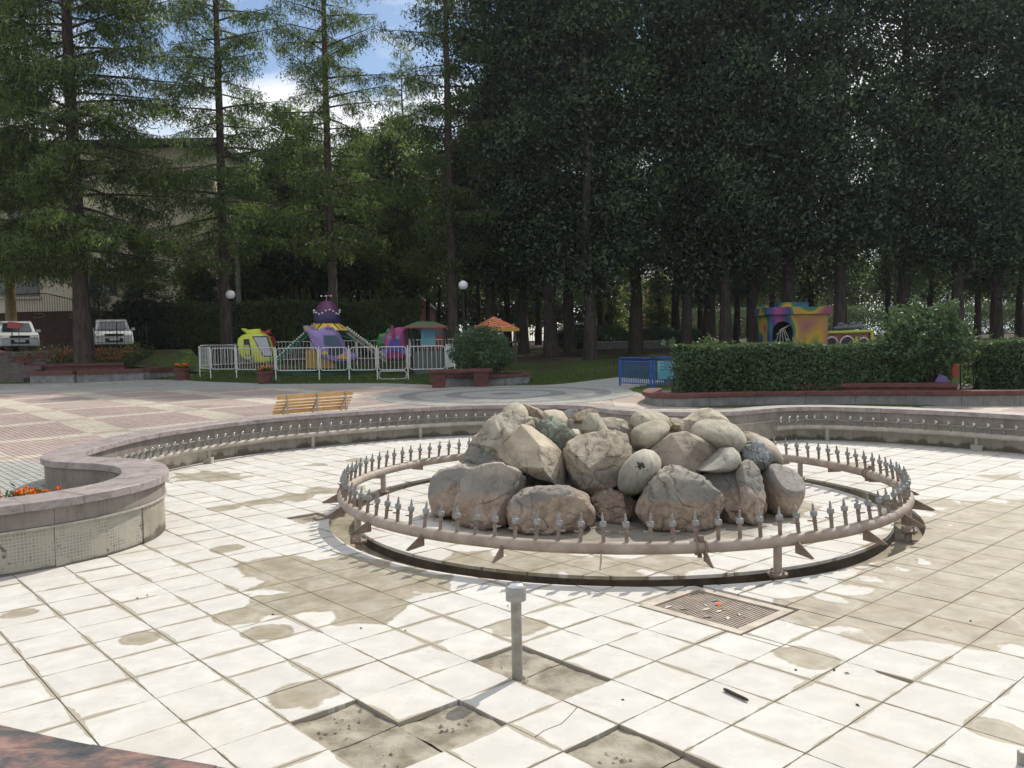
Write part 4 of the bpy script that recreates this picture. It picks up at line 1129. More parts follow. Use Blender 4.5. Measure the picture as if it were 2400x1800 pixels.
def conifer(name, seed, H, b0, Lmax, nb, mat, strand=1.0, r0=.28, droop=.35, pw=.85, up=.25, dens=1.0):
    rg = np.random.default_rng(seed); rd = random.Random(seed)
    mb = MB(); bend = rd.uniform(-.25, .25)
    P = [(bend * sin(k / 10 * pi) * .6, bend * .4 * sin(k / 10 * pi * 1.3), H * k / 10 - (.3 if k == 0 else 0)) for k in range(11)]
    mb.tube(P, [r0 * (1.3 if k == 0 else 1) * (1 - k / 10) ** .9 + .012 for k in range(11)], 9)
    cen, ax = [], []
    for k in range(nb):
        t = (k + rd.random()) / nb; z = b0 + (H - b0) * t
        L = Lmax * (1 - t) ** pw * rd.uniform(.55, 1.12) * (min(1, .55 + t * 6)) + .25
        a = k * 2.399 + rd.uniform(-.4, .4); d = Vector((cos(a), sin(a), 0)); sd = Vector((-sin(a), cos(a), 0))
        rise = up * (t * 1.6 - .15) + rd.uniform(-.22, .2); dr = droop * (1 - t * .7)
        x0 = Vector((P[min(10, int(z / H * 10))][0], P[min(10, int(z / H * 10))][1], z))
        f = lambda q: x0 + d * (L * q) + Vector((0, 0, L * (rise * q - dr * q * q * .8 + dr * .45 * q ** 3.2)))
        pts = [f(q / 5) for q in range(6)]
        rb = .018 + .010 * L
        mb.tube(pts, [rb * (1 - q / 5.6) for q in range(6)], 4, caps=False)
        m = max(3, int(L * 3.2))
        for j in range(m):
            q = .18 + .82 * (j + rd.random()) / m; s = 1 if j % 2 else -1
            tl_ = (.40 * L * (1.08 - q) + .30) * rd.uniform(.6, 1.25)
            b = f(q); tw = (sd * s * .8 + d * .7).normalized() * tl_ + Vector((0, 0, -tl_ * rd.uniform(.05, .5)))
            mb.tube([b, b + tw * .55 + Vector((0, 0, tl_ * .05)), b + tw], [.011, .008, .004], 3, caps=False)
            ns = max(2, int(tl_ * 10 * dens))
            for w in range(ns):
                cen.append(b + tw * ((w + rd.random()) / ns))
        ns = max(3, int(L * 5 * dens))
        for w in range(ns): cen.append(f(.2 + .8 * (w + rd.random()) / ns))
    C = np.array([tuple(c) for c in cen], np.float32)
    rep = 6; n = len(C) * rep; m0 = len(C)
    C0 = np.repeat(C, rep, 0)
    off = rg.normal(size=(n, 3)) * np.array([.10, .10, .07]); off[:, 2] -= np.abs(rg.normal(0, .24, n)) * strand
    C = C0 + off
    U, V = leaf_axes(rg, n, 1.0, 1.0, .75 * strand)
    ln = rg.uniform(.06, .17, (n, 1)) * strand; U = U * ln; V = V / np.linalg.norm(V, axis=1)[:, None] * rg.uniform(.016, .036, (n, 1))
    C = C + U * .5
    rad = C0 * np.array([1, 1, 0]); rad = rad / (np.linalg.norm(rad, axis=1)[:, None] + .5)
    N = rad * .6 + off * 3.5 + np.array([0, 0, .55]) + rg.normal(size=off.shape) * .25
    return mb, quad_mesh(name + '_crown', C.astype(np.float32), U, V, mat, N)

def make_tree(kind, label, gen, bark, group, cat='tree'):
    mb, crown = gen
    r = thing(kind, label, cat, (0, 0, -50), group)
    mb.build('trunk', bark, r, smooth=60, local=True)
    link('crown', crown, r)
    return r
class Kind:
    def __init__(s, kind, label, gen, bark, group): s.src = make_tree(kind, label, gen, bark, group); s.used = False
    def put(s, px, Y, rz=0.0, sc=1.0, label=None, z=None, group=None):
        p = Vector((at(px, 800, Y).x, Y, zt(Y) if z is None else z))
        if not s.used: o = s.src; s.used = True
        else: o = dup(s.src)
        o.location = p; o.rotation_euler = (0, 0, rz); o.scale = (sc, sc, sc) if isinstance(sc, (int, float)) else sc
        if label: o['label'] = label
        if group: o['group'] = group
        return o
rd = random.Random(77)
LB = 'larches between the plaza and the hall'
larA = Kind('larch_tree', 'tall larch with drooping branches rising from the flower bed', conifer('larch_a', 1, 33, 4.0, 6.4, 185, MT['needle'], 1.15, .36, .32, .55, .26, .95), MT['barkl'], LB)
larB = Kind('larch_tree', 'sparse larch with upswept boughs behind the carousel', conifer('larch_b', 2, 33, 6.0, 4.9, 128, MT['needle'], 1.1, .32, .26, .50, .44, .9), MT['barkl'], LB)
larC = Kind('larch_tree', 'open larch with level ragged branches beside the dark lindens', conifer('larch_c', 3, 30, 5.0, 4.5, 84, MT['needle'], 1.25, .31, .3, .5, .3, 1.0), MT['barkl'], LB)
larA.put(196, 38.6, .4, 1.0, z=1.55)
larA.put(-70, 42, 2.2, 1.05, 'tall larch partly out of view beyond the gilded column', z=1.8)
larB.put(531, 45.0, 1.0, (.9, .9, 1.0), 'tall larch standing by the globe lamp in front of the hedge')
larB.put(786, 46.5, 2.6, (.84, .84, .98), 'sparse larch with upswept boughs behind the purple dome of the carousel')
larC.put(1064, 47.5, .2, 1.0)
larC.put(955, 63, 3.1, .75, 'distant larch seen between the sparse larch and the open one')
spr = Kind('spruce_tree', 'small dense dark spruce in front of the beige hall', conifer('spruce', 5, 9, .3, 2.3, 90, MT['spruce'], .8, .14, .3, .9, .1, 1.5), MT['bark'], 'small spruces by the hall')
spr.put(335, 49, 0, .86, z=1.9)
spr.put(235, 49, 2.0, .55, 'low spruce beside the canopy door of the hall', z=1.9)
spr.put(497, 52, 4.0, .6, 'young spruce poking up behind the hedge near the globe lamp')
LG = 'dark lindens of the grove'
linA = Kind('linden_tree', 'dark full-leaved linden of the grove', broadleaf('linden_a', 11, 26, 5.2, 4.0, 128, 280, .12, .068, MT['leaf'], .80, .30), MT['bark'], LG)
linB = Kind('linden_tree', 'dark full-leaved linden of the grove', broadleaf('linden_b', 12, 24, 4.4, 3.8, 120, 280, .12, .068, MT['leaf'], .82, .28), MT['bark'], LG)
linC = Kind('linden_tree', 'dark full-leaved linden of the grove', broadleaf('linden_c', 13, 27, 6.0, 4.3, 132, 280, .12, .068, MT['leaf'], .80, .33), MT['bark'], LG)
kinds = [linA, linB, linC]
front = [(1150, 50.5, 0), (1228, 51, 1), (1291, 47.2, 2), (1335, 51, 0), (1382, 44.8, 1), (1489, 48.5, 2), (1607, 47, 1), (1660, 50, 2), (1700, 46, 0), (1765, 49, 1), (1850, 47, 2), (1969, 46, 0), (2120, 47, 2), (2240, 45, 0), (2336, 48, 1), (2440, 46, 2), (2560, 48, 0)]
for k, (px, Y, q) in enumerate(front):
    kinds[q].put(px, Y, rd.uniform(0, 6.28), (rd.uniform(.92, 1.06),) * 2 + (rd.uniform(.94, 1.1),), 'dark linden with a bare trunk at the front of the grove')
for px, Y, q in [(1190, 62, 2), (1262, 66, 0), (1410, 63, 1), (1585, 60, 2), (1640, 66, 1), (1726, 61, 0), (1810, 64, 2), (1900, 60, 1), (2080, 62, 2), (2180, 66, 1), (2290, 60, 0), (2390, 64, 2), (2500, 60, 1)]:
    kinds[q].put(px, Y, rd.uniform(0, 6.28), rd.uniform(.62, .85), 'linden standing deep in the grove behind the front trunks')
WG = 'slender trees behind the tall hedge'
slA = Kind('slender_tree', 'slender tree with a bare stem in the wood behind the tall hedge', broadleaf('slender_a', 21, 17, 5.8, 2.7, 125, 110, .13, .075, MT['leafw'], .66, .17, 18), MT['bark'], WG)
slB = Kind('slender_tree', 'slender tree with a bare stem in the wood behind the tall hedge', broadleaf('slender_b', 22, 15.5, 6.2, 2.4, 115, 110, .13, .075, MT['leafw'], .62, .15, 16), MT['bark'], WG)
for k, px in enumerate([570, 588, 612, 634, 655, 676, 692, 708, 732, 752, 768, 806, 824, 846, 862, 880, 900, 917, 940, 968, 1000, 1030, 1090, 1120]):
    (slA, slB)[k % 2].put(px + rd.uniform(-4, 4), 55 + (k * 37 % 17), rd.uniform(0, 6.28), rd.uniform(.76, .95) * (.9 if px < 640 else 1))
FG = 'sunlit trees beyond the grove'
ltA = Kind('sunlit_tree', 'sunlit yellow-green tree far behind the wood', broadleaf('sunlit_a', 31, 15, 2.5, 4.2, 170, 95, .2, .12, MT['leaf2'], .9, .22, 16), MT['bark'], FG)
for px, Y, s in [(590, 78, .98), (655, 84, .95), (720, 88, .9), (800, 86, .88), (870, 82, .8), (940, 90, .9), (1020, 88, .95), (1110, 92, 1.1), (1210, 90, 1.0), (1300, 94, 1.05), (1390, 92, .9), (1460, 99, .7), (1640, 96, .9), (1740, 94, .75), (1860, 97, .8), (1980, 93, .75), (2100, 96, .8), (2220, 93, .75), (2340, 95, .8), (2460, 92, .8)]:
    ltA.put(px, Y, rd.uniform(0, 6.28), s)
smA = Kind('small_tree', 'small sunlit green tree in front of the wood by the brick gable', broadleaf('small_a', 41, 6.2, 1.2, 1.5, 60, 110, .12, .07, MT['leaf2'], .42, .09, 10), MT['bark'], 'small trees')
smA.put(945, 53, 0, 1.0, z=2.6)
smA.put(455, 53.5, 2, .95, 'small leafy tree beside the dense dark spruce')
smA.put(1545, 70, 1, .9, 'small sunlit tree in the gap of the grove by the white roof')
smA.put(1435, 66, 4, .75, 'little bright tree glimpsed between the grove trunks')

# hedges -------------------------------------------------
def hedge(name, label, cat, path, width, z0f, z1f, L, W, dens, mat, seed, group=None, round_=.18):
    rg = np.random.default_rng(seed)
    P = [Vector((*p, 0)) for p in path]; pts = catmull(P, False, .5)
    base = pts[len(pts) // 2]
    r = thing(name, label, cat, (base.x, base.y, z0f(base)), group)
    cum = [0]
    for a, b in zip(pts, pts[1:]): cum.append(cum[-1] + (b - a).length)
    LT = cum[-1]; hav = np.mean([z1f(p) - z0f(p) for p in pts])
    area = LT * (hav * 2 + width) + 2 * width * hav; n = int(area * dens)
    C = np.empty((n, 3), np.float32)
    sarr = rg.uniform(-.02, 1.02, n) * LT
    face = rg.uniform(0, 1, n) * (hav * 2 + width)
    dpt = np.abs(rg.normal(0, .07, n)) + rg.exponential(.05, n)
    for i in range(n):
        s = min(max(sarr[i], 0), LT); k = min(bisect.bisect_right(cum, s) - 1, len(pts) - 2)
        t_ = (s - cum[k]) / (cum[k + 1] - cum[k]); p = pts[k].lerp(pts[k + 1], t_); d = (pts[k + 1] - pts[k]).normalized()
        nx = Vector((-d.y, d.x, 0)); z0, z1 = z0f(p), z1f(p); h = z1 - z0
        bul = noise.noise(Vector((s * 1.3, face[i] * 1.1, seed))) * .10 + noise.noise(Vector((s * 4, face[i] * 3, seed + 5))) * .05
        f = face[i]
        if f < hav: o, z = -width / 2 + dpt[i] - bul, z0 + h * f / hav
        elif f < hav + width: o, z = -width / 2 + (f - hav), z1 - dpt[i] + bul
        else: o, z = width / 2 - dpt[i] + bul, z0 + h * (f - hav - width) / hav
        top = (z - (z1 - round_ * 2)) / (round_ * 2)
        if top > 0: o *= 1 - .25 * top * top
        ex = sarr[i] - s
        C[i] = (p.x + nx.x * o + d.x * (ex + dpt[i] * (-1 if ex > 0 else 1)), p.y + nx.y * o + d.y * ex, z)
    sh = []
    for _ in range(int(LT * 5)):
        s = rg.uniform(0, LT * .999); k = bisect.bisect_right(cum, s) - 1; p = pts[min(k, len(pts) - 1)]; hh = rg.uniform(.05, .22)
        x, y = p.x + rg.uniform(-.4, .4), p.y + rg.uniform(-.4, .4) * width
        for q in range(9): sh.append((x + rg.normal(0, .025), y + rg.normal(0, .025), z1f(p) + hh * q / 8))
    C = np.concatenate([C, np.array(sh, np.float32)]); n = len(C)
    U, V = leaf_axes(rg, n, L, W, -.1)
    me = quad_mesh(name, (C - np.array(tuple(origin_of(r)), np.float32)), U, V, mat)
    link('foliage', me, r)
    mb = MB(); K = len(pts)
    for k in range(0, K, max(1, K // 14)):
        p = pts[k]; z0, z1 = z0f(p), z1f(p)
        for _ in range(3):
            q = p + Vector((rg.uniform(-.3, .3), rg.uniform(-.3, .3) * width, 0))
            mb.tube([(q.x, q.y, z0 - .05), (q.x + rg.uniform(-.1, .1), q.y + rg.uniform(-.1, .1), (z0 + z1) / 2), (q.x + rg.uniform(-.3, .3), q.y + rg.uniform(-.2, .2), z1 - .15)], [.02, .014, .005], 5)
    mb.build('stems', MT['bark'], r)
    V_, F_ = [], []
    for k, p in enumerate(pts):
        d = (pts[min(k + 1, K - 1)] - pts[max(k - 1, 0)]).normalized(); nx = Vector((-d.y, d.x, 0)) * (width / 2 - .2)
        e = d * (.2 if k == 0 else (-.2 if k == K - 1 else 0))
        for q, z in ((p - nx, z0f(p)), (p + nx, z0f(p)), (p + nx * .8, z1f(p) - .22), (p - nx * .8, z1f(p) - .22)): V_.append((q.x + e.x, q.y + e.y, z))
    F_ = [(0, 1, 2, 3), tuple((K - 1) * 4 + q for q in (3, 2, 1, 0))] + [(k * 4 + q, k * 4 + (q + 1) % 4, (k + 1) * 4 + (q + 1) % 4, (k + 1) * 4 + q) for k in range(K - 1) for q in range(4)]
    mb = MB(); mb.add(V_, F_); mb.build('light_block_core', simple(name + '_inner', (.020, .024, .012), (.010, .012, .007), 20, .95, .5), r)  # dark solid core added inside the foliage to block light
    return r
xa = lambda px, Y: at(px, 800, Y).x
hedge('tall_hedge', 'tall clipped hedge running behind the carousel', 'hedge', [(xa(285, 50), 50), (xa(500, 50.5), 50.5), (xa(760, 51), 51), (xa(975, 52), 52)], 1.3, lambda p: zt(p.y) - .05, lambda p: 4.55 + .1 * sin(p.x * .8), .10, .06, 420, MT['bush'], 3)
hedge('planter_hedge', 'clipped hedge filling the wavy planter behind the basin wall', 'hedge', [(4.15, 21.3), (5.6, 20.9), (7.2, 20.8), (8.6, 20.8), (9.7, 20.9)], 1.35, lambda p: .6, lambda p: 1.80 - .015 * (p.x - 4) + .04 * sin(p.x * 2.2), .042, .024, 1900, MT['hedge'], 4, 'clipped hedges in the planter')
hedge('planter_hedge', 'clipped hedge on the far side of the loose round bush', 'hedge', [(11.3, 20.6), (12.6, 20.3), (14.5, 19.8), (17, 19.0)], 1.4, lambda p: .55, lambda p: 1.72 + .05 * sin(p.x * 2.2), .042, .024, 1500, MT['hedge'], 6, 'clipped hedges in the planter')
def bush(name, label, c, rx, ry, rz, n, L, W, mat, seed, stem_h=.0, ragged=.1, group=None, shoots=0):
    rg = np.random.default_rng(seed); rd_ = random.Random(seed)
    r = thing(name, label, 'bush', c, group)
    D = rnd_dirs(rg, n); lob = np.array([1 + ragged * 1.6 * noise.noise(Vector(d) * 2.2 + Vector((seed, 0, 0))) + ragged * noise.noise(Vector(d) * 5 + Vector((seed, 3, 0))) for d in D])
    rad = lob * (1 - np.abs(rg.normal(0, .13, n)))
    C = D * rad[:, None] * np.array([rx, ry, rz]) + np.array([0, 0, stem_h + rz * .93])
    keep = C[:, 2] > .02; C = C[keep]
    ex = []
    for k in range(shoots):
        a = rd_.uniform(0, 6.28); e = rd_.uniform(.3, 1.3)
        d = Vector((cos(a) * cos(e), sin(a) * cos(e), sin(e))); b = Vector((d.x * rx, d.y * ry, d.z * rz + stem_h + rz * .93))
        for q in range(16): ex.append(b + d * rd_.uniform(-.1, .32) + Vector((rd_.gauss(0, .04), rd_.gauss(0, .04), rd_.gauss(0, .04))))
    if ex: C = np.concatenate([C, np.array([tuple(q) for q in ex])])
    U, V = leaf_axes(rg, len(C), L, W, -.2)
    link('foliage', quad_mesh(name, C.astype(np.float32), U, V, mat), r)
    mb = MB()
    for k in range(16):
        a = rd_.uniform(0, 6.28); b = Vector((rd_.uniform(-.12, .12), rd_.uniform(-.12, .12), -.05)); e = Vector((cos(a) * rx * .7, sin(a) * ry * .7, stem_h + rz * rd_.uniform(.8, 1.5)))
        mb.tube([b, b.lerp(e, .5) + Vector((0, 0, .12)), e], [.022, .014, .005], 5)
    mb.build('stems', MT['bark'], r, local=True)
    return r
b1 = at(1128, 872, 29.6)
bush('round_bush', 'dense round bush growing in the low round planter', (b1.x, 29.7, .82), 1.06, 1.0, .84, 11000, .045, .027, MT['hedge'], 5, 0, .16, None, 14)
b2 = at(2178, 930, 20.2)
bush('loose_bush', 'loose bush with leggy stems between the two clipped hedges', (b2.x, 20.3, .55), .95, .85, .82, 11000, .05, .03, MT['hedge'], 9, .42, .34, None, 26)
bush('low_shrub', 'small light green shrub poking above the planter hedge', (at(1665, 800, 23.4).x, 23.4, .4), .55, .5, .78, 2500, .045, .028, MT['bush'], 12, 0, .2)
for k, (px, Y, s) in enumerate([(q, 79 + (q // 90) % 3, 2.3) for q in range(1600, 2500, 90)] + [(1350, 58, 1.0), (1420, 57, 1.1), (1540, 58, 1.0), (1610, 56, .9)]):
    bush('woodland_shrub', 'wide leafy shrub far behind the grove trunks' if s > 2 else 'low clipped shrub between the grove trunks', (xa(px, Y), Y, zt(Y) - .03), 1.7 * s, .8, .7 * s, 3500, .09, .055, MT['hedge'], 30 + k, 0, .15, 'shrubs far behind the grove' if s > 2 else 'shrubs between the grove trunks')
# grass along the lawn front
rg = np.random.default_rng(4)
gx, gy = [], []
def off_plaza(x, y): return not in_poly(x, y, PLZ)
while len(gx) < 26000:
    x, y = rg.uniform(-19, 6), rg.uniform(26, 43) if rg.random() < .5 else rg.uniform(29, 36)
    if off_plaza(x, y): gx.append(x); gy.append(y)
C = np.array([(x, y, zt(y) + .02) for x, y in zip(gx, gy)], np.float32)
U, V = leaf_axes(rg, len(C), .055, .012, -1.6)
tag(link('lawn_grass', quad_mesh('lawn_grass', C, U, V, MT['grassb'])), 'short uneven grass along the edge of the lawn', 'grass', kind='stuff')
# ---------------------------------------------------------------- plaza furniture
def plate(mb, pts, Y, th_=.02, mi=0):
    """thin solid polygon facing the plaza: pixel outline set at depth Y"""
    W = [at(x, y, Y) for x, y in pts]; n = len(W)
    mb.add([(p.x, Y, p.z) for p in W] + [(p.x, Y + th_, p.z) for p in W], [tuple(range(n)), tuple(range(n, 2 * n))[::-1]] + [(i, (i + 1) % n, n + (i + 1) % n, n + i) for i in range(n)], mi)
    return mb
def pillow(pts, Y, dep, e=.45, soft=2, n=56, LAY=16):
    W = [at(x, y, Y) for x, y in pts]; O = resample([(p.x, p.z) for p in W], n)
    for _ in range(soft): O = [(O[k - 1] + O[k] * 2 + O[(k + 1) % n]) / 4 for k in range(n)]
    c = sum(O, Vector((0, 0))) / n; mb = MB(); V, Fs = [], []
    for L in range(LAY + 1):
        ph = -pi / 2 + pi * L / LAY; s = max(cos(ph), 0) ** e; y = abs(sin(ph)) ** 1.0 * (1 if ph > 0 else -1) * dep
        for p in (O if 0 < L < LAY else [c]):
            q = c + (p - c) * s; V.append((q.x, Y + y, q.y))
    for L in range(LAY):
        b = 1 + (L - 1) * n
        for k in range(n):
            if L == 0: Fs.append((0, 1 + (k + 1) % n, 1 + k))
            elif L == LAY - 1: Fs.append((b + k, b + (k + 1) % n, 1 + (LAY - 1) * n))
            else: Fs.append((b + k, b + (k + 1) % n, b + n + (k + 1) % n, b + n + k))
    mb.add(V, Fs); return mb
def paint(name, c, rough=.35): return simple(name, c, tuple(k * .85 for k in c), 3, rough, 0, spec=.5)
# wooden bench
A, B = at(673, 926, 17.9), at(810, 917, 18.9)
ax = Vector((B.x - A.x, B.y - A.y, 0)); BL = ax.length; ax.normalize(); aw = Vector((-ax.y, ax.x, 0))
if aw.y < 0: aw = -aw
zb = zt(18.4); bz = lambda k, d, z: Vector((A.x, A.y, 0)) + ax * k + aw * d + Vector((0, 0, zb + z))
bench = thing('slatted_bench', 'slatted pine bench with steel frames standing behind the basin wall', 'bench', bz(BL / 2, .15, 0))
for k in (0, BL / 2, BL):
    mb = MB(); mb.bar(bz(k, 0, 0), bz(k, 0, .63), .04, .03, up=tuple(ax)); mb.bar(bz(k, .2, 0), bz(k, .2, .28), .04, .03, up=tuple(ax))
    mb.bar(bz(k, .2, .28), bz(k, .03, .48), .03, .03, up=tuple(ax)); mb.build('frame', MT['steel'], bench)
for d, z, h_, w in ((.04, .58, .09, .03), (.085, .478, .045, .05), (.145, .41, .045, .05), (.205, .342, .045, .05), (.265, .25, .085, .03)):
    mb = MB(); c = bz(BL / 2, d, z); mb.box(c, (BL + .42, w, h_), Matrix((ax, aw, Vector((0, 0, 1)))).transposed()); mb.build('slat', MT['wood'], bench)
# flower pots
petal = [paint('marigold_orange', (.78, .16, .015), .7), paint('marigold_amber', (.85, .27, .02), .7)]
def flower_mesh(seed, r):
    rg = np.random.default_rng(seed); n = 70; D = rnd_dirs(rg, n); D[:, 2] = np.abs(D[:, 2]) * .8 - .1
    C = D * r * rg.uniform(.75, 1, (n, 1)); U, V = leaf_axes(rg, n, r * .38, r * .34)
    return quad_mesh('marigold_head', C.astype(np.float32), U, V, petal[seed % 2])
fm = [flower_mesh(k, .043) for k in range(4)]
def pot(px, py, label, w, h_, nf, Yf=None):
    p = gnd(px, py)
    r = thing('flower_pot', label, 'flower pot', p, 'brown pots of marigolds at the lawn edge')
    w = w * p.y / 1970; h_ = h_ * p.y / 1970
    mb = MB(); n = 8
    mb.lathe([(w * .36, 0), (w * .38, .03), (w * .36, .05), (w * .46, h_ * .8), (w * .52, h_ * .82), (w * .53, h_), (w * .46, h_), (w * .45, h_ * .9), (.02, h_ * .9)], p, 16); mb.build('pot', MT['redstone'], r, smooth=30)
    rg = np.random.default_rng(int(px)); rr = random.Random(int(px))
    C = rg.normal(size=(500, 3)) * np.array([w * .2, w * .2, .05]) + np.array([0, 0, h_ + .05]); U, V = leaf_axes(rg, 500, .05, .02)
    link('foliage', quad_mesh('pot_leaves', C.astype(np.float32), U, V, MT['bush']), r)
    for k in range(nf):
        o = link('flower', fm[k % 4], r); a = rr.uniform(0, 6.28); q = w * .42 * sqrt(rr.random()); o.location = (q * cos(a), q * sin(a), h_ + rr.uniform(.07, .16)); o.scale = (1.5,) * 3
    return r
pot(428, 891, 'brown pot of orange marigolds at the corner of the planter lawn', 36, 28, 16)
pot(622, 899, 'brown pot of orange marigolds in front of the white railing', 40, 29, 12)
# marigolds in the scroll of the basin wall
c = Vector((-4.98, 8.35, zt(8)))
mp = thing('marigold_planter', 'low planter of bright orange marigolds in the crook of the basin wall', 'flower planter', c)
MB().lathe([(.30, 0), (.34, .16), (.37, .17), (.37, .2), (.32, .2), (.31, .17), (.02, .17)], c, 20).build('bowl', MT['redstone'], mp, smooth=30)
rg = np.random.default_rng(2); C = rg.normal(size=(900, 3)) * np.array([.2, .2, .05]) + np.array([0, 0, .22]); U, V = leaf_axes(rg, 900, .04, .013)
link('foliage', quad_mesh('planter_leaves', C.astype(np.float32), U, V, MT['bush']), mp)
rr = random.Random(3)
for k in range(46):
    a = rr.uniform(0, 6.28); q = .46 * sqrt(rr.random()); o = link('flower', fm[k % 4], mp); o.location = (q * cos(a) * 1.15, q * sin(a), .22 + rr.uniform(0, .09)); o.rotation_euler = (rr.uniform(-.4, .4), rr.uniform(-.4, .4), a); s = rr.uniform(.8, 1.1); o.scale = (s, s, s)

# globe lamps
def lamp(px, py, Y, label):
    g = at(px, py, Y); z0 = zt(Y); r = thing('globe_lamp', label, 'street lamp', (g.x, Y, z0), 'globe lamps on black posts')
    H = g.z - z0
    MB().lathe([(.17, 0), (.17, .25), (.12, .32), (.10, .9), (.075, 1.0), (.065, H - .5), (.085, H - .42), (.06, H - .36), (.13, H - .27), (.15, H - .22), (.10, H - .19)], (g.x, Y, z0), 14).build('post', MT['black'], r, smooth=35)
    n = 14; MB().lathe([(max(.004, .235 * sin(pi * k / n)), -.235 * cos(pi * k / n)) for k in range(n + 1)], (g.x, Y, g.z), 22).build('globe', MT['globe'], r, smooth=80)
lamp(540, 691, 43, 'white globe lamp on a black post in front of the tall hedge')
lamp(1085.5, 668.5, 42, 'white globe lamp on a black post by the round bush and red kiosk roof')

# round planter and stone bench in front of it
pc = Vector((b1.x, 30.0, zt(29)))
rp = thing('round_planter', 'low round planter with red coping holding the dense round bush', 'planter', pc)
nseg = 12
for k in range(nseg):
    a0, a1 = 2 * pi * (k + .01) / nseg, 2 * pi * (k + .99) / nseg
    def arcp(r0, r1, z0, z1):
        mb = MB(); V = []; m = 6
        for q in range(m + 1):
            a = a0 + (a1 - a0) * q / m
            for r_, z in ((r0, z0), (r1, z0), (r1, z1), (r0, z1)): V.append((pc.x + r_ * cos(a) * 1.02, pc.y + r_ * sin(a) * .8, pc.z + z))
        mb.add(V, [(0, 1, 2, 3)[::-1], tuple(m * 4 + i for i in range(4))] + [(q * 4 + i, q * 4 + (i + 1) % 4, q * 4 + 4 + (i + 1) % 4, q * 4 + 4 + i) for q in range(m) for i in range(4)])
        return mb
    arcp(1.52, 1.68, -.05, .27).build('wall_block', MT['greystone'], rp, smooth=30)
    arcp(1.46, 1.74, .272, .36).build('coping', MT['redstone'], rp, smooth=30)
MB().lathe([(1.5, 0), (1.5, .02), (.01, .06)], (pc.x, pc.y, pc.z + .26), 24).build('soil', MT['soil'], rp)
Ys = 28.2; zs = zt(Ys)
sb_ = thing('stone_bench', 'heavy red cast-stone bench on two block legs before the round planter', 'bench', (at(1078, 900, Ys).x, Ys, zs))
x0, x1 = at(1006, 866, Ys).x, at(1152, 866, Ys).x
mb = MB(); zt_ = at(1078, 865, Ys).z
mb.box(((x0 + x1) / 2, Ys, zt_ - .045), (x1 - x0, .55, .09)); mb.box(((x0 + x1) / 2, Ys, zt_ - .105), (x1 - x0 - .08, .48, .03)); mb.build('slab', MT['redstone'], sb_)
for xa_, xb_ in ((1010, 1046), (1110, 1146)):
    a, b = at(xa_, 880, Ys).x, at(xb_, 880, Ys).x; mb = MB()
    mb.prism([(a + .06, zs), (b - .06, zs), (b, zt_ - .122), (a, zt_ - .122)], Ys - .2, Ys + .2, lambda u, v, w: (u, w, v))
    for k in range(7): mb.box((a + (b - a) * (k + .5) / 7, Ys - .205, (zs + zt_) / 2), (.028, .02, zt_ - zs - .25))
    mb.build('leg', MT['redstone'], sb_)

# wavy planter in front of the hedge
wp = thing('wavy_planter', 'long wavy planter with red stepped coping and grey concrete face', 'planter', (8, 20, .3))
low = catmull([(3.7, 22.4, 0), (3.35, 21.2, 0), (3.4, 20.3, 0), (3.9, 19.9, 0), (4.7, 20.0, 0), (5.6, 20.15, 0), (7, 20.0, 0), (8.6, 19.75, 0), (9.4, 19.5, 0), (10.0, 19.2, 0), (11.2, 19.0, 0), (12.4, 18.8, 0), (14, 18.4, 0), (17, 17.6, 0)], False, .25)
def strip(path, o0, o1, z0, z1, name, mat, parent, i0, i1):
    V, Fs = [], []
    P = path[i0:i1 + 1]
    for k, p in enumerate(P):
        g = i0 + k; d = (path[min(g + 1, len(path) - 1)] - path[max(g - 1, 0)]).normalized(); nx = Vector((d.y, -d.x, 0))
        e = d * (.004 if k == 0 else (-.004 if k == len(P) - 1 else 0))
        for o, z in ((o0, z0), (o1, z0), (o1, z1 - .02), (o1 - .02, z1), (o0 + .02, z1), (o0, z1 - .02)): q = p + nx * o + e; V.append((q.x, q.y, z))
    m = 6; n = len(P) - 1
    Fs = [tuple(range(m))[::-1], tuple(n * m + q for q in range(m))] + [(k * m + q, k * m + (q + 1) % m, (k + 1) * m + (q + 1) % m, (k + 1) * m + q) for k in range(n) for q in range(m)]
    mb = MB(); mb.add(V, Fs); return mb.build(name, mat, parent, smooth=30)
for i in range(0, len(low) - 5, 4):
    X = low[i].x; j = min(i + 4, len(low) - 1)
    strip(low, -.22, 0, .2, .545, 'wall_block', MT['greystone'], wp, i, j)
    strip(low, -.3, .07, .548, .645, 'coping', MT['redstone'], wp, i, j)
    if 4.9 < X < 9.2 or X > 11.6:
        strip(low, -.62, -.30, .55, .70, 'upper_riser', MT['redstone'], wp, i, j)
        strip(low, -.72, -.24, .702, .80, 'upper_coping', MT['redstone'], wp, i, j)
sheet('soil', [(3.6, 22.4), (3.55, 21.0), (3.9, 20.15), (5.6, 20.4), (8.6, 20.0), (10, 19.45), (12.4, 19.05), (17, 17.9), (18, 22), (10, 23.2)], [], lambda x, y: .56, MT['soil'], parent=None)
o = bpy.data.objects['soil'] if 'soil' in bpy.data.objects and bpy.data.objects['soil'].parent is None else None
for ob in list(bpy.data.objects):
    if ob.name.startswith('soil') and ob.parent is None:
        for v in ob.data.vertices: v.co -= origin_of(wp)
        ob.parent = wp

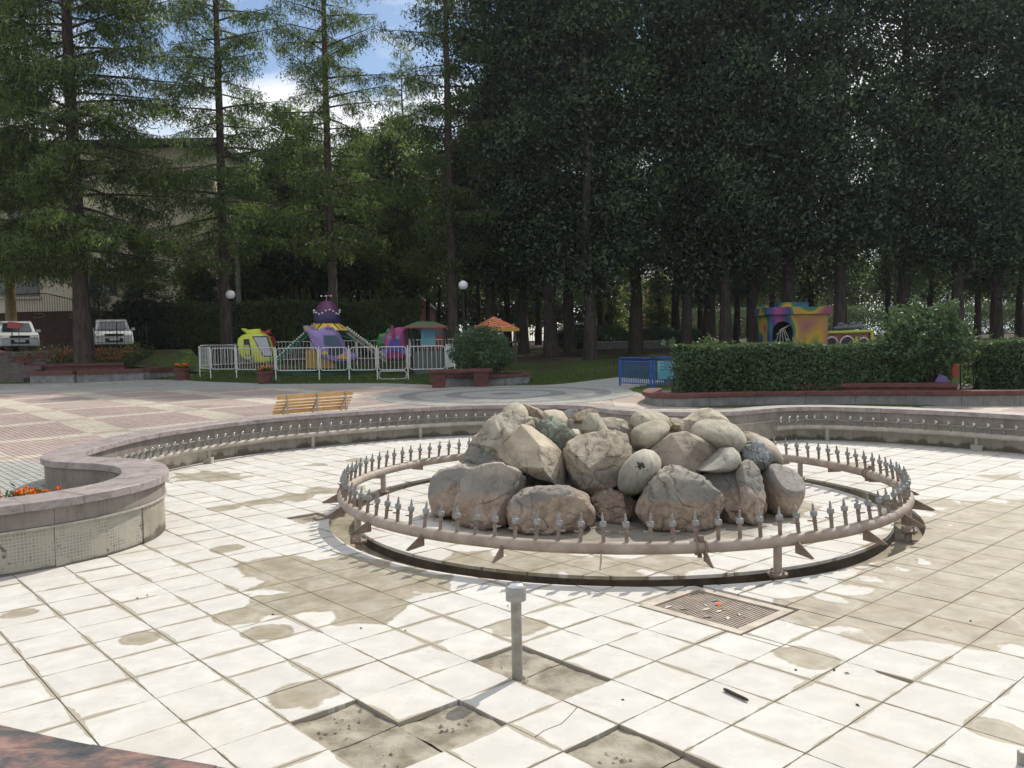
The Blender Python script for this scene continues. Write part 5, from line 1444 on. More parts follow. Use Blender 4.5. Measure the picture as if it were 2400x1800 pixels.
# blue railing with a banner
bf = thing('blue_railing', 'blue painted railing with close upright bars and a banner', 'railing', (3.9, 25.8, zt(25.8)))
def rail_panel(parent, A, B, z0, z1, bars, mat, r=.022, posts=True, rb=.010, top=None):
    d = (B - A); d.z = 0; L = d.length; d.normalize()
    if posts:
        for q in (A, B): MB().box((q.x, q.y, (q.z + z1 + .05) / 2), (.06, .06, z1 + .05 - q.z)).build('post', mat, parent)
    f = MB()
    for z in (z0, z1) + ((top,) if top else ()): f.bar(A.xy.to_3d() + d * .03 + Vector((0, 0, z)), B.xy.to_3d() - d * .03 + Vector((0, 0, z)), .035, .035)
    pn = f.build('panel', mat, parent)
    for k in range(bars):
        q = A.xy.to_3d() + d * (L * (k + 1) / (bars + 1)); MB().bar(q + Vector((0, 0, z0 + .018)), q + Vector((0, 0, z1 - .018)), rb * 2, rb * 2).build('bar', mat, pn)
    return pn
P1, P2, P3 = gnd(1453, 904), gnd(1526, 909), gnd(1640, 905)
zt1 = at(1453, 838, P1.y).z
rail_panel(bf, P1, P2, P1.z + .1, zt1 - .12, 16, MT['blue'], top=zt1)
rail_panel(bf, P2 + Vector((.1, .0, 0)), P3, P1.z + .1, zt1 - .12, 22, MT['blue'], top=zt1)
bn = MB(); a, b = P2 + Vector((.2, -.05, 0)), P2.lerp(P3, .8) + Vector((0, -.05, 0))
bn.add([(a.x, a.y, P1.z + .25), (b.x, b.y, P1.z + .25), (b.x, b.y, zt1 - .1), (a.x, a.y, zt1 - .1), (a.x, a.y + .01, P1.z + .25), (b.x, b.y + .01, P1.z + .25), (b.x, b.y + .01, zt1 - .1), (a.x, a.y + .01, zt1 - .1)], [(0, 1, 2, 3), (7, 6, 5, 4), (0, 4, 5, 1), (2, 6, 7, 3), (1, 5, 6, 2), (0, 3, 7, 4)])
t = NT('banner_print'); s = t.sep(t.pos()); f = t.noise(t.pos(), 3, 3, .5)
t.finish(t.mix(t.step(t.math('ADD', s[2], t.math('MULTIPLY', f, .3)), .9, 1.3), (.10, .33, .45), (.20, .48, .50)), .5)
bn.build('banner', t.mat, bf)
ln = MB()
for k in range(9): ln.box((a.x + .25 + .12 * (k % 2), a.y - .012, P1.z + .95 - k * .05), (.36, .004, .018))
ln.build('banner_text', paint('banner_ink', (.05, .12, .25)), bf)
# white railing round the carousel
wf = thing('white_railing', 'white tubular railing of rounded panels enclosing the carousel', 'railing', (gnd(749, 892).x, gnd(749, 892).y, gnd(749, 892).z))
def tube_panel(A, B, z0, z1, bars, low=False):
    d = (B - A); d.z = 0; L = d.length; d.normalize(); A0 = A.xy.to_3d()
    def rr_(za, zb):
        c = .12; P = []
        for cu, cv, a0 in ((.06 + c, za + c, 180), (L - .06 - c, za + c, 270), (L - .06 - c, zb - c, 0), (.06 + c, zb - c, 90)):
            for q in range(5): a = radians(a0 + 22.5 * q); P.append(A0 + d * (cu + c * cos(a)) + Vector((0, 0, cv + c * sin(a))))
        return MB().tube(P, .019, 6, closed=True)
    pn = rr_(z0, z1).build('panel', MT['white'], wf, smooth=60)
    if low: rr_(A.z + .04, z0 - .05).build('lower_frame', MT['white'], wf, smooth=60)
    for k in range(bars):
        q = A0 + d * (.06 + (L - .12) * (k + 1) / (bars + 1)); MB().tube([q + Vector((0, 0, z0 + .015)), q + Vector((0, 0, z1 - .015))], .010, 5).build('bar', MT['white'], pn)
posts = [gnd(*q) for q in ((469, 883), (494, 887), (555, 887), (647, 891), (749, 892), (819, 891), (885, 891), (957, 890), (1048, 888))]
back = [Vector((posts[-1].x + .3, 37.5, zt(37.5))), Vector((posts[-1].x + .2, 42, zt(42))), Vector((-8, 43.5, zt(43.5))), Vector((-12.5, 43, zt(43)))]
chain = posts + back + [posts[0]]
for k, (a, b) in enumerate(zip(chain, chain[1:])):
    zb_ = (a.z + b.z) / 2; m = max(1, int((b - a).xy.length / 2.4 + .3)) if k >= len(posts) - 1 else 1
    for q in range(m):
        A_, B_2 = a.lerp(b, q / m), a.lerp(b, (q + 1) / m)
        MB().tube([A_ - Vector((0, 0, .05)), A_ + Vector((0, 0, 1.36))], .026, 8).build('post', MT['white'], wf, smooth=60)
        tube_panel(A_, B_2, zb_ + .40, zb_ + 1.30, max(4, int((B_2 - A_).xy.length / .2)), low=(k == 6))
# ---------------------------------------------------------------- carousel
YC = 39.5; cc = at(768, 800, YC)
rd_c = thing('helicopter_carousel', 'childrens carousel of bright helicopter gondolas under a purple dome', 'carousel', (cc.x, YC, zt(YC)))
pz = lambda x, y: (660 + x / 7.373, 680 + y / 7.373)
zC = lambda py: at(768, py, YC).z
MB().lathe([(2.6, -.1), (2.6, .06), (2.4, .1), (.9, .12), (.9, .35), (.7, .5), (.02, .5)], (cc.x, YC, zt(YC)), 26).build('base', paint('dark_green_paint', (.02, .07, .035)), rd_c, smooth=30)
MB().lathe([(.55, 0), (.5, zC(776) - zt(YC) - .1), (.75, zC(776) - zt(YC)), (.3, zC(772) - zt(YC))], (cc.x, YC, zt(YC)), 12).build('column', paint('navy_paint', (.02, .045, .16)), rd_c, smooth=30)
dz = zC(757)
t = NT('dome_paint'); o_ = t.obj(); s = t.sep(t.pos()); f = t.noise(t.pos(), 2.2, 4, .6)
t.finish(t.mix(t.step(t.math('ADD', s[2], t.math('MULTIPLY', f, .6)), 3.5, 4.1), (.035, .03, .105), (.13, .035, .105)), .35)
MB().lathe([(.42, -.02), (.57, 0), (.60, .12), (.60, .34), (.54, .58), (.42, .82), (.26, .97), (.1, 1.04), (.01, 1.05)], (cc.x, YC, dz), 24).build('dome', t.mat, rd_c, smooth=50)
bulb = paint('bulb_white', (.8, .76, .7), .2); bred = paint('bulb_red', (.6, .12, .12), .2)
bm_ = MB().lathe([(.004, -.045), (.032, -.03), (.045, 0), (.032, .03), (.004, .045)], (0, 0, 0), 8)
src = None
def put_bulb(p, m):
    global src
    o = bm_.build('bulb', m, rd_c, smooth=60, local=True) if src is None else link('bulb', src if m is bulb else src2, rd_c)
    if src is None: src = o.data; 
    o.location = Vector(p) - origin_of(rd_c)
tmp = bm_.build('bulb', bred, rd_c, smooth=60, local=True); src2 = tmp.data; tmp.location = Vector((cc.x + .12, YC - .1, dz + 1.28)) - origin_of(rd_c)
for k in range(22):
    a = 2 * pi * k / 22; put_bulb((cc.x + .60 * cos(a), YC + .60 * sin(a), dz + .5 + .1 * sin(4 * a)), bulb)
mb = MB(); mb.tube([(cc.x, YC, dz + 1.0), (cc.x, YC, dz + 1.26)], .012, 5); mb.tube([(cc.x - .25, YC, dz + 1.25), (cc.x + .25, YC, dz + 1.25)], .01, 5); mb.build('antenna', MT['steel'], rd_c)
for dx in (-.24, -.02, .22): put_bulb((cc.x + dx, YC, dz + 1.26), bulb)
# sloped crown boards with arrow heads
yel, redp = paint('crown_yellow', (.75, .55, .10)), paint('arrow_red', (.62, .13, .06))
for k in range(6):
    a = 2 * pi * (k + .5) / 6 + .26; d = Vector((cos(a), sin(a), 0)); w = Vector((-sin(a), cos(a), 0))
    zt0, zb0 = zC(758), zC(775)
    P = [Vector((cc.x, YC, zt0)) + d * .5 - w * .22, Vector((cc.x, YC, zt0)) + d * .5 + w * .22, Vector((cc.x, YC, zb0)) + d * .95 + w * .5, Vector((cc.x, YC, zb0)) + d * .95 - w * .5]
    nrm = (P[1] - P[0]).cross(P[3] - P[0]).normalized() * .03
    if nrm.z < 0: nrm = -nrm
    mb = MB(); mb.add([p - nrm for p in P] + P, [(0, 1, 2, 3), (7, 6, 5, 4), (0, 4, 5, 1), (1, 5, 6, 2), (2, 6, 7, 3), (3, 7, 4, 0)]); bo = mb.build('crown_board', yel, rd_c)
    T_ = [P[0].lerp(P[1], .5).lerp(P[3].lerp(P[2], .5), .25), P[0].lerp(P[1], .75).lerp(P[3].lerp(P[2], .7), .75), P[0].lerp(P[1], .25).lerp(P[3].lerp(P[2], .3), .75)]
    mb = MB(); mb.add([p + nrm * .05 for p in T_] + [p + nrm * .5 for p in T_], [(0, 2, 1), (3, 4, 5), (0, 1, 4, 3), (1, 2, 5, 4), (2, 0, 3, 5)]); mb.build('arrow', redp, bo)
# arms
gp, sp = paint('arm_green', (.03, .22, .13)), paint('arm_cream', (.42, .38, .30))
for (xa_, ya_), (xb_, yb_), m, Y1 in (((738, 760), (648, 842), gp, 38.6), ((812, 769), (905, 838), sp, 39.2), ((760, 772), (742, 800), gp, 43), ((775, 775), (800, 820), gp, 36.5), ((780, 770), (870, 800), gp, 42.5)):
    A_, B_3 = at(xa_, ya_, YC), at(xb_, yb_, Y1); mb = MB()
    for off in (.0, -.2): mb.bar(A_ + Vector((0, 0, off)), B_3 + Vector((0, 0, off)), .1, .06)
    for k in range(9): q = A_.lerp(B_3, (k + .5) / 9); mb.bar(q, q + Vector((.08, 0, -.2)), .03, .03)
    mb.build('arm', m, rd_c)
    if Y1 < 40:
        for k in range(18): put_bulb(A_.lerp(B_3, (k + .5) / 18) + Vector((0, 0, .07)), bulb)
# gondolas
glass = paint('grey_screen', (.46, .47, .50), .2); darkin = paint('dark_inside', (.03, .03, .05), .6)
def gondola(pts, zf, Y, dep, c, name, extra, e=.13, soft=0):
    g = pillow([zf(*q) for q in pts], Y, dep, e, soft).build('gondola', paint(name, c), rd_c, smooth=50)
    for nm, P, m, yy in extra:
        plate(MB(), [zf(*q) for q in P], Y - dep * (yy + .04), .03).build(nm, m, g)
    return g
z5 = lambda x, y: (400 + x / 4.608, 600 + y / 4.608)
lime = (.60, .64, .07)
gy = gondola([(748, 890), (790, 850), (850, 835), (1000, 830), (1048, 860), (1085, 960), (1118, 1080), (1122, 1130), (1080, 1165), (950, 1165), (870, 1135), (790, 1105), (752, 1020), (742, 940)], z5, 38.2, .55, lime, 'gondola_lime',
        [('windscreen', [(895, 880), (1035, 875), (1092, 1075), (1005, 1078)], glass, 1.0), ('windscreen_frame', [(880, 868), (1045, 863), (1108, 1085), (1000, 1090)], darkin, .97), ('doorway', [(785, 900), (845, 895), (866, 1000), (872, 1085), (795, 1070)], darkin, .98), ('seat', [(792, 960), (845, 960), (860, 1075), (800, 1065)], paint('gondola_lime_seat', (.42, .44, .08)), 1.0), ('blue_trim', [(842, 1125), (900, 1130), (885, 1080)], paint('trim_blue', (.05, .12, .4)), 1.0)])
pillow([z5(*q) for q in [(760, 785), (795, 778), (822, 808), (870, 790), (968, 786), (985, 845), (900, 855), (830, 850)]], 38.2, .22, .5, 1).build('gondola_roof', paint('gondola_lime_roof', lime), rd_c, smooth=50)
gondola([(1040, 860), (1100, 870), (1116, 960), (1104, 1010), (1020, 1010)], z5, 41, .5, (.45, .04, .05), 'gondola_red', [('doorway', [(1062, 885), (1095, 890), (1100, 980), (1070, 980)], darkin, 1.0)])
pillow([z5(*q) for q in [(970, 800), (1025, 812), (1082, 790), (1084, 842), (975, 845)]], 41, .2, .5, 1).build('gondola_roof', paint('gondola_red_roof', (.45, .04, .05)), rd_c, smooth=50)
vio = (.30, .22, .48)
gondola([(395, 618), (440, 608), (495, 620), (560, 672), (650, 690), (740, 640), (870, 638), (905, 700), (965, 722), (1005, 790), (1055, 900), (1105, 1045), (1180, 1085), (1305, 1130), (1320, 1180), (1290, 1230), (1100, 1262), (900, 1250), (800, 1205), (700, 1150), (620, 1050), (560, 950), (510, 840), (470, 740), (405, 690)], pz, 36.9, .6, vio, 'gondola_violet',
        [('window', [(730, 790), (930, 785), (985, 850), (1045, 962), (760, 962), (735, 900)], paint('blue_inside', (.04, .09, .14)), 1.0), ('window_rim', [(716, 775), (938, 770), (1000, 845), (1065, 975), (748, 975), (720, 900)], paint('rim_violet', (.2, .14, .34)), .97), ('doorway', [(770, 995), (1058, 995), (1055, 1090), (900, 1135), (800, 1110)], darkin, 1.0), ('yellow_flash', [(930, 1180), (1080, 1080), (1130, 1190)], paint('flash_amber', (.62, .33, .05)), 1.0), ('yellow_pad', [(690, 1060), (800, 1060), (800, 1110), (700, 1110)], paint('pad_amber', (.62, .40, .06)), 1.0), ('amber_nose', [(398, 622), (450, 625), (455, 700), (420, 700)], paint('nose_amber', (.62, .33, .05)), 1.0),
         ('number_mark', [(755, 652), (775, 652), (775, 682), (755, 682)], paint('mark_navy', (.06, .05, .25)), 1.02), ('number_mark', [(785, 652), (805, 652), (805, 682), (785, 682)], paint('mark_navy', (.06, .05, .25)), 1.02), ('number_mark', [(815, 652), (830, 652), (830, 682), (815, 682)], paint('mark_navy', (.06, .05, .25)), 1.02), ('number_mark', [(840, 652), (858, 652), (858, 682), (840, 682)], paint('mark_navy', (.06, .05, .25)), 1.02)])
for a_, b_ in ((390, 620), (700, 830)):
    mb = MB(); mb.box(at(*pz((a_ + b_) / 2 + 60, 1190), 37.3), (.6, .7, .8)); mb.build('pedestal', paint('pedestal_amber', (.42, .25, .04)), rd_c)
mag = (.34, .05, .19)
gm = gondola([(1800, 800), (1835, 725), (1895, 690), (1960, 650), (2060, 632), (2145, 652), (2172, 720), (2182, 900), (2182, 1180), (2100, 1222), (1850, 1222), (1808, 1150), (1798, 950)], pz, 37.4, .6, mag, 'gondola_magenta',
        [('blue_front', [(1848, 930), (1895, 850), (1960, 835), (2035, 865), (2092, 980), (2092, 1070), (1860, 1060)], paint('front_blue', (.07, .05, .32)), 1.0), ('trunk', [(1880, 612), (1925, 600), (1945, 700), (1950, 800), (1925, 880), (1905, 800), (1890, 700)], paint('trunk_wine', (.22, .02, .08)), 1.04), ('side_window', [(2120, 760), (2165, 780), (2170, 900), (2130, 900)], darkin, 1.0)])
for x in (1868, 2010):
    for r_, m, k in ((26, paint('eye_blue', (.25, .45, .7)), 1.0), (12, darkin, 1.06)):
        plate(MB(), [pz(x + r_ * cos(q * pi / 6), 822 + r_ * sin(q * pi / 6)) for q in range(12)], 37.4 - .6 * k, .02).build('eye', m, gm)
for x in (1790, 2140):
    plate(MB(), [pz(x + 46 * cos(q * pi / 8), 1062 + 52 * sin(q * pi / 8)) for q in range(16)], 36.75, .06).build('wheel_disc', paint('disc_blue', (.16, .17, .42)), gm)
gondola([(1648, 930), (1700, 760), (1780, 738), (1880, 740), (1880, 1010), (1650, 1010)], pz, 41.2, .5, (.06, .26, .06), 'gondola_green', [('window', [(1715, 800), (1800, 800), (1800, 920), (1700, 930)], paint('green_glass', (.12, .16, .15)), 1.0)])
pillow([pz(*q) for q in [(1790, 745), (1830, 662), (1885, 660), (1890, 745)]], 41.2, .2, .5, 1).build('gondola_roof', paint('gondola_green_roof', (.06, .26, .06)), rd_c, smooth=50)

# ---------------------------------------------------------------- kiosks
kz = lambda x, y: (700 + x / 4.022, 640 + y / 4.022)
Yk = 36.8
k1 = thing('ticket_kiosk', 'small kiosk with a green and red scalloped roof and a blue notice', 'kiosk', (at(1005, 800, Yk).x, Yk, zt(Yk)))
a, b, tl_, tr_ = at(*kz(1008, 512), Yk), at(*kz(1412, 508), Yk), at(*kz(1130, 456), Yk), at(*kz(1285, 458), Yk)
mb = MB(); hw = .9
R1 = [Vector((a.x, Yk - hw, a.z)), Vector((b.x, Yk - hw, b.z)), Vector((b.x, Yk + hw, b.z)), Vector((a.x, Yk + hw, a.z))]
R2 = [Vector((tl_.x, Yk - .25, tl_.z)), Vector((tr_.x, Yk - .25, tr_.z)), Vector((tr_.x, Yk + .25, tr_.z)), Vector((tl_.x, Yk + .25, tl_.z))]
mb.add(R1 + R2, [(0, 1, 5, 4), (1, 2, 6, 5), (2, 3, 7, 6), (3, 0, 4, 7), (4, 5, 6, 7), (3, 2, 1, 0)])
t = NT('roof_green'); f = t.noise(t.pos(), 2.5, 3, .5); t.finish(t.mix(t.step(f, .58, .62), (.055, .13, .06), (.25, .07, .05)), .6)
rf = mb.build('roof', t.mat, k1)
mb = MB()
for k in range(16):
    x = a.x + (b.x - a.x) * (k + .5) / 16; mb.prism([(x - .055, a.z), (x + .055, a.z), (x + .04, a.z - .05), (x, a.z - .075), (x - .04, a.z - .05)], Yk - hw - .015, Yk - hw + .005, lambda u, v, w: (u, w, v))
mb.build('scalloped_edge', paint('scallop_red', (.32, .07, .05)), rf)
p0_, p1_ = at(990, 800, Yk), at(1023, 800, Yk)
t = NT('notice_print'); s = t.sep(t.pos()); f = t.noise(t.pos(), 7, 2, .5)
cb_ = t.mix(t.step(s[2], 1.75, 2.5), (.13, .32, .34), (.10, .25, .38)); low_ = t.step(t.math('ADD', s[2], t.math('MULTIPLY', f, .3)), 2.02, 1.98)
t.finish(t.mix(low_, cb_, t.mix(t.step(f, .45, .55), (.5, .35, .3), (.12, .22, .35))), .5)
mb = MB(); mb.box(((p0_.x + p1_.x) / 2, Yk - .5, (at(1005, 771, Yk).z + at(1005, 811, Yk).z) / 2), (p1_.x - p0_.x, .04, at(1005, 771, Yk).z - at(1005, 811, Yk).z)); nt_ = mb.build('notice_board', t.mat, k1)
mb = MB()
for k in range(7): mb.box(((p0_.x + p1_.x) / 2 + .02 * (k % 3), Yk - .523, at(1005, 776 + k * 2.6, Yk).z), ((p1_.x - p0_.x) * (.8 - .1 * (k % 2)), .004, .018))
mb.build('notice_text', paint('notice_ink', (.05, .14, .20)), nt_)
for dx in (-.7, .7):
    for dy in (-.6, .6): mb = MB(); mb.box(((p0_.x + p1_.x) / 2 + dx, Yk + dy, (zt(Yk) + a.z) / 2), (.07, .07, a.z - zt(Yk))); mb.build('post', MT['black'], k1)
mb = MB(); mb.box(((p0_.x + p1_.x) / 2, Yk - .2, zt(Yk) + .5), (1.3, .7, 1.0)); mb.build('counter', paint('counter_grey', (.09, .10, .10)), k1)
Yk = 39; c0 = at(1158, 800, Yk)
k2 = thing('red_kiosk', 'square kiosk with a pointed red roof painted with cream scrolls', 'kiosk', (c0.x, Yk, zt(Yk)))
a, b, ap = at(1113, 771, Yk), at(1203, 771, Yk), at(1156, 741, Yk)
hw = (b.x - a.x) / 2
R1 = [Vector((a.x, Yk - hw, a.z)), Vector((b.x, Yk - hw, a.z)), Vector((b.x, Yk + hw, a.z)), Vector((a.x, Yk + hw, a.z))]
M4 = Matrix.Translation((c0.x, Yk, 0)) @ Matrix.Rotation(radians(20), 4, 'Z') @ Matrix.Translation((-c0.x, -Yk, 0))
R1 = [M4 @ p for p in R1]; apx = Vector((c0.x, Yk, ap.z))
t = NT('roof_red_scrolls'); w = t.n('TexWave', wave_type='RINGS'); t.l(t.pos(), w.inputs['Vector']); w.inputs['Scale'].default_value = 2.2; w.inputs['Distortion'].default_value = 6; w.inputs['Detail'].default_value = 1.5; w.inputs['Detail Scale'].default_value = 1.2
t.finish(t.mix(t.step(w.outputs['Fac'], .80, .86), (.50, .075, .03), (.62, .46, .24)), .5)
mb = MB(); mb.add(R1 + [apx], [(0, 1, 4), (1, 2, 4), (2, 3, 4), (3, 0, 4), (3, 2, 1, 0)]); rf = mb.build('roof', t.mat, k2)
for i in range(4):
    p, q = R1[i], R1[(i + 1) % 4]; n_ = Vector((q.y - p.y, p.x - q.x, 0)).normalized() * .012
    mb = MB(); mb.bar(p + n_ - Vector((0, 0, .07)), q + n_ - Vector((0, 0, .07)), .03, .14); mb.build('fascia', paint('fascia_amber', (.55, .30, .04)), k2)
    mb = MB(); mb.box((R1[i].x * .86 + c0.x * .14, R1[i].y * .86 + Yk * .14, (zt(Yk) + a.z) / 2), (.1, .1, a.z - zt(Yk) - .05)); mb.build('post', paint('post_brown', (.06, .03, .02)), k2)
# ---------------------------------------------------------------- painted pavilion and bamboo ride
Yp = 36
pv_ = thing('painted_pavilion', 'flat-roofed pavilion sprayed with rainbow colours and a dark arched opening', 'pavilion', (at(1860, 800, Yp).x, Yp, zt(Yp)))
t = NT('spray_paint'); v = t.pos()
nz = t.n('TexNoise'); t.l(v, nz.inputs['Vector']); nz.inputs['Scale'].default_value = .42; nz.inputs['Detail'].default_value = 1.2; nz.inputs['Distortion'].default_value = .9
cr = t.ramp(nz.outputs['Fac'], [(.30, (.42, .26, .03)), (.36, (.28, .05, .17)), (.43, (.06, .045, .16)), (.51, (.03, .05, .15)), (.565, (.03, .12, .17)), (.60, (.04, .16, .05)), (.64, (.45, .28, .03)), (.72, (.25, .06, .12))])
t.finish(cr, .6)
spray = t.mat
x0, x1 = at(1802, 800, Yp).x, at(1938, 800, Yp).x; zr = at(1860, 737, Yp).z; zg = zt(Yp); wd_ = x1 - x0
ca = at(1833, 778, Yp); ra = .45
# front wall with an arched hole, built as an outline
arc = [(ca.x + ra * cos(pi - pi * k / 12), ca.z + ra * sin(pi * k / 12)) for k in range(13)]
mb = MB(); mb.prism([(x0, zg), (ca.x - ra, zg)] + arc + [(ca.x + ra, zg), (x1, zg), (x1, zr), (x0, zr)], Yp - .1, Yp, lambda u, v, w: (u, w, v)); mb.build('front_wall', spray, pv_)
for xx in (x0 + .05, x1 - .05): mb = MB(); mb.box((xx, Yp + .75, (zg + zr) / 2), (.1, 1.49, zr - zg)); mb.build('side_wall', spray, pv_)
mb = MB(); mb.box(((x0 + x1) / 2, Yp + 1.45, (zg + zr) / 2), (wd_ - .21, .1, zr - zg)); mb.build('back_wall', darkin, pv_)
za, zb_ = at(1860, 737, Yp).z, at(1860, 720, Yp).z
mb = MB(); mb.box(((x0 + x1) / 2, Yp + .7, (za + zb_) / 2 + .005), (wd_ + .3, 1.9, zb_ - za)); mb.build('roof_slab', spray, pv_)
mb = MB(); rt_ = .72; mb.lathe([(rt_, 0), (rt_, at(1860, 708, Yp).z - zb_), (rt_ - .1, at(1860, 708, Yp).z - zb_), (.01, at(1860, 709, Yp).z - zb_)], (at(1868, 700, Yp).x, Yp + .75, zb_ + .006), 26); mb.build('roof_drum', spray, pv_, smooth=30)
net = MB()
for k in range(5): net.tube([(ca.x - ra + .2 * k + .1, Yp - .03, zg + .9), (ca.x - .1 + .05 * k, Yp - .03, ca.z + .1), (ca.x + ra - .15 * k - .1, Yp - .03, ca.z + .3 - .1 * k)], .012, 5)
net.build('rope_net', MT['steel'], pv_)
Yb = 37.5; bz_ = lambda x, y: (1700 + x / 3.16, 640 + y / 3.16)
br = thing('bamboo_ride', 'low yellow-green bamboo ride side with white rope arches', 'ride', (at(1990, 800, Yb).x, Yb, zt(Yb)))
bam = paint('bamboo_green', (.42, .46, .06))
for (xa_, ya_), (xb_, yb_) in (((745, 442), (1095, 430)), ((968, 470), (968, 640)), ((1085, 430), (1085, 640)), ((745, 455), (745, 640))):
    mb = MB(); A_, B_4 = at(*bz_(xa_, ya_), Yb), at(*bz_(xb_, yb_), Yb); n_ = 8
    mb.tube([A_.lerp(B_4, k / 40) for k in range(41)], [.075 if k % 8 else .087 for k in range(41)], 10); mb.build('bamboo_pole', bam, br, smooth=40)
plate(MB(), [bz_(*q) for q in ((745, 450), (1090, 440), (1090, 640), (745, 640))], Yb + .1, .05).build('back_panel', paint('panel_wine', (.30, .07, .08)), br)
for cx, r_ in ((785, 46), (900, 52), (1022, 42)):
    A_ = at(*bz_(cx, 525), Yb); R_ = r_ / 3.16 / 1970 * Yb
    MB().tube([A_ + Vector((R_ * cos(pi * k / 14), -.02, R_ * 1.1 * sin(pi * k / 14))) for k in range(15)], [.045 if k % 2 else .034 for k in range(15)], 8).build('rope_arch', paint('rope_white', (.60, .59, .55), .8), br, smooth=60)
    plate(MB(), [bz_(cx + (r_ - 10) * cos(q * pi / 6), 530 - (r_ - 8) * sin(q * pi / 6)) for q in range(7)], Yb + .05, .03).build('arch_opening', darkin, br)
cn = thing('grey_cannons', 'grey toy cannons mounted on top of the bamboo ride', 'toy cannon', at(*bz_(910, 420), Yb + .1))
for x0_, y0_, x1_, y1_ in ((800, 412, 900, 400), (900, 405, 1005, 395)):
    A_, B_4 = at(*bz_(x0_, y0_), Yb + .1), at(*bz_(x1_, y1_), Yb + .1); MB().tube([A_, A_.lerp(B_4, .1), A_.lerp(B_4, .75), B_4], [.06, .09, .11, .15], 10).build('barrel', paint('cannon_grey', (.12, .13, .14)), cn, smooth=40)
for x in (855, 940, 990):
    A_ = at(*bz_(x, 390), Yb + .1); MB().lathe([(.16, -.04), (.16, .04), (.05, .05), (.05, -.05)], A_, 12, rot=Matrix.Rotation(pi / 2, 3, 'X')).build('wheel', paint('cannon_wheel', (.10, .11, .12)), cn, smooth=40)
Yq = 23.6; q = gnd(2222, 930)
tb = thing('painted_playboard', 'brightly painted play board glimpsed behind the leggy bush', 'play board', (at(2225, 800, Yq).x, Yq, zt(Yq)))
for k, (xs, ys, c_) in enumerate(((2205, 885, (.30, .20, .50)), (2230, 860, (.45, .08, .06)), (2245, 830, (.55, .42, .05)), (2195, 905, (.05, .25, .5)))):
    plate(MB(), [(xs - 14, ys - 22), (xs + 16, ys - 26), (xs + 18, ys + 24), (xs - 16, ys + 28)], Yq + .02 * k, .018).build('panel', paint('playboard_%d' % k, c_), tb)
MB().tube([(at(2225, 800, Yq).x, Yq + .1, zt(Yq)), (at(2225, 800, Yq).x, Yq + .1, 1.9)], .03, 8).build('post', MT['steel'], tb)

# ---------------------------------------------------------------- left terrace, stairs, planter, hall
TZ = 1.86
terr = MB(); xr = xa(290, 46)
terr.add([(-60, 41.5, TZ), (-15.8, 41.5, TZ), (xr, 44, TZ), (xr, 75, TZ + .15), (-60, 75, TZ + .15), (-60, 38.6, 1.28), (-17.2, 38.6, 1.1), (-60, 35, .2), (-14.5, 40.5, .7), (xr + 1, 47, .95), (xr + 3, 75, 1.5)],
         [(0, 1, 2, 3, 4), (5, 6, 1, 0), (6, 8, 1), (1, 8, 9, 2), (2, 9, 10, 3)])
o = terr.build('terrace', MT['lawn']); tag(o, kind='structure')
Yt = 37.4
tp = thing('tiered_planter', 'two-tier flower planter with red coping beside the hall steps', 'planter', (at(200, 870, Yt).x, Yt, zt(Yt)))
def wallseg(a, b, z0, z1, w, nm, mat, par, n=4):
    for k in range(n):
        p, q = a.lerp(b, k / n), a.lerp(b, (k + 1) / n); d = (q - p).normalized() * .004
        mb = MB(); mb.bar(Vector((p.x, p.y, (z0 + z1) / 2)) + d, Vector((q.x, q.y, (z0 + z1) / 2)) - d, w, z1 - z0); mb.build(nm, mat, par)
W1 = [gnd(77, 897), gnd(180, 897), gnd(336, 890)]
zl0, zl1 = at(200, 874, 36.8).z, at(200, 865, 36.8).z
for a, b in zip(W1, W1[1:]):
    wallseg(a, b, a.z - .1, zl0, .3, 'wall_block', MT['greystone'], tp); wallseg(a, b, zl0 + .003, zl1, .46, 'coping', MT['redstone'], tp)
a, b = W1[-1], Vector((W1[-1].x + .2, W1[-1].y + 2.6, 0)); wallseg(a + Vector((0, .25, 0)), b, zt(38) - .1, zl0, .3, 'wall_block', MT['greystone'], tp, 2); wallseg(a + Vector((0, .25, 0)), b, zl0 + .003, zl1, .46, 'coping', MT['redstone'], tp, 2)
U1 = [at(68, 858, 38.0), at(150, 857, 38.2), at(293, 853, 38.6)]
zu0, zu1 = at(200, 858, 38.2).z, at(200, 851, 38.2).z
for a, b in zip(U1, U1[1:]):
    wallseg(a, b, zl1 - .3, zu0, .3, 'upper_riser', MT['redstone'], tp); wallseg(a, b, zu0 + .003, zu1, .44, 'upper_coping', MT['redstone'], tp)
# sloping stair cheek and steps
S0, S1 = at(68, 856, 38.0), at(-40, 815, 41.5)
mb = MB(); n_ = Vector((S1.y - S0.y, S0.x - S1.x, 0)).normalized() * .16
P = [Vector((S0.x, S0.y, zt(37))), Vector((S1.x, S1.y, zt(37))), S1, S0]
mb.add([p - n_ for p in P] + [p + n_ for p in P], [(0, 1, 2, 3), (7, 6, 5, 4), (0, 4, 5, 1), (1, 5, 6, 2), (2, 6, 7, 3), (3, 7, 4, 0)]); mb.build('stair_cheek', MT['greystone'], tp)
mb = MB(); mb.bar(S0 + Vector((0, 0, .06)), S1 + Vector((0, 0, .06)), .44, .12); mb.build('cheek_coping', MT['redstone'], tp)
stp = thing('hall_steps', 'broad dark stone steps leading up to the hall', 'steps', (at(-60, 890, 36).x, 37, zt(37)))
for k in range(8):
    mb = MB(); y0 = 36.3 + k * .45; mb.box((-29, y0 + 4, zt(36.5) + .08 + k * .16 - .4), (15.8, 8, .16 + .8)); mb.build('step', simple('step_stone_%d' % k, (.15, .125, .11), (.10, .08, .07), 4, .8, .2, world=True), stp)
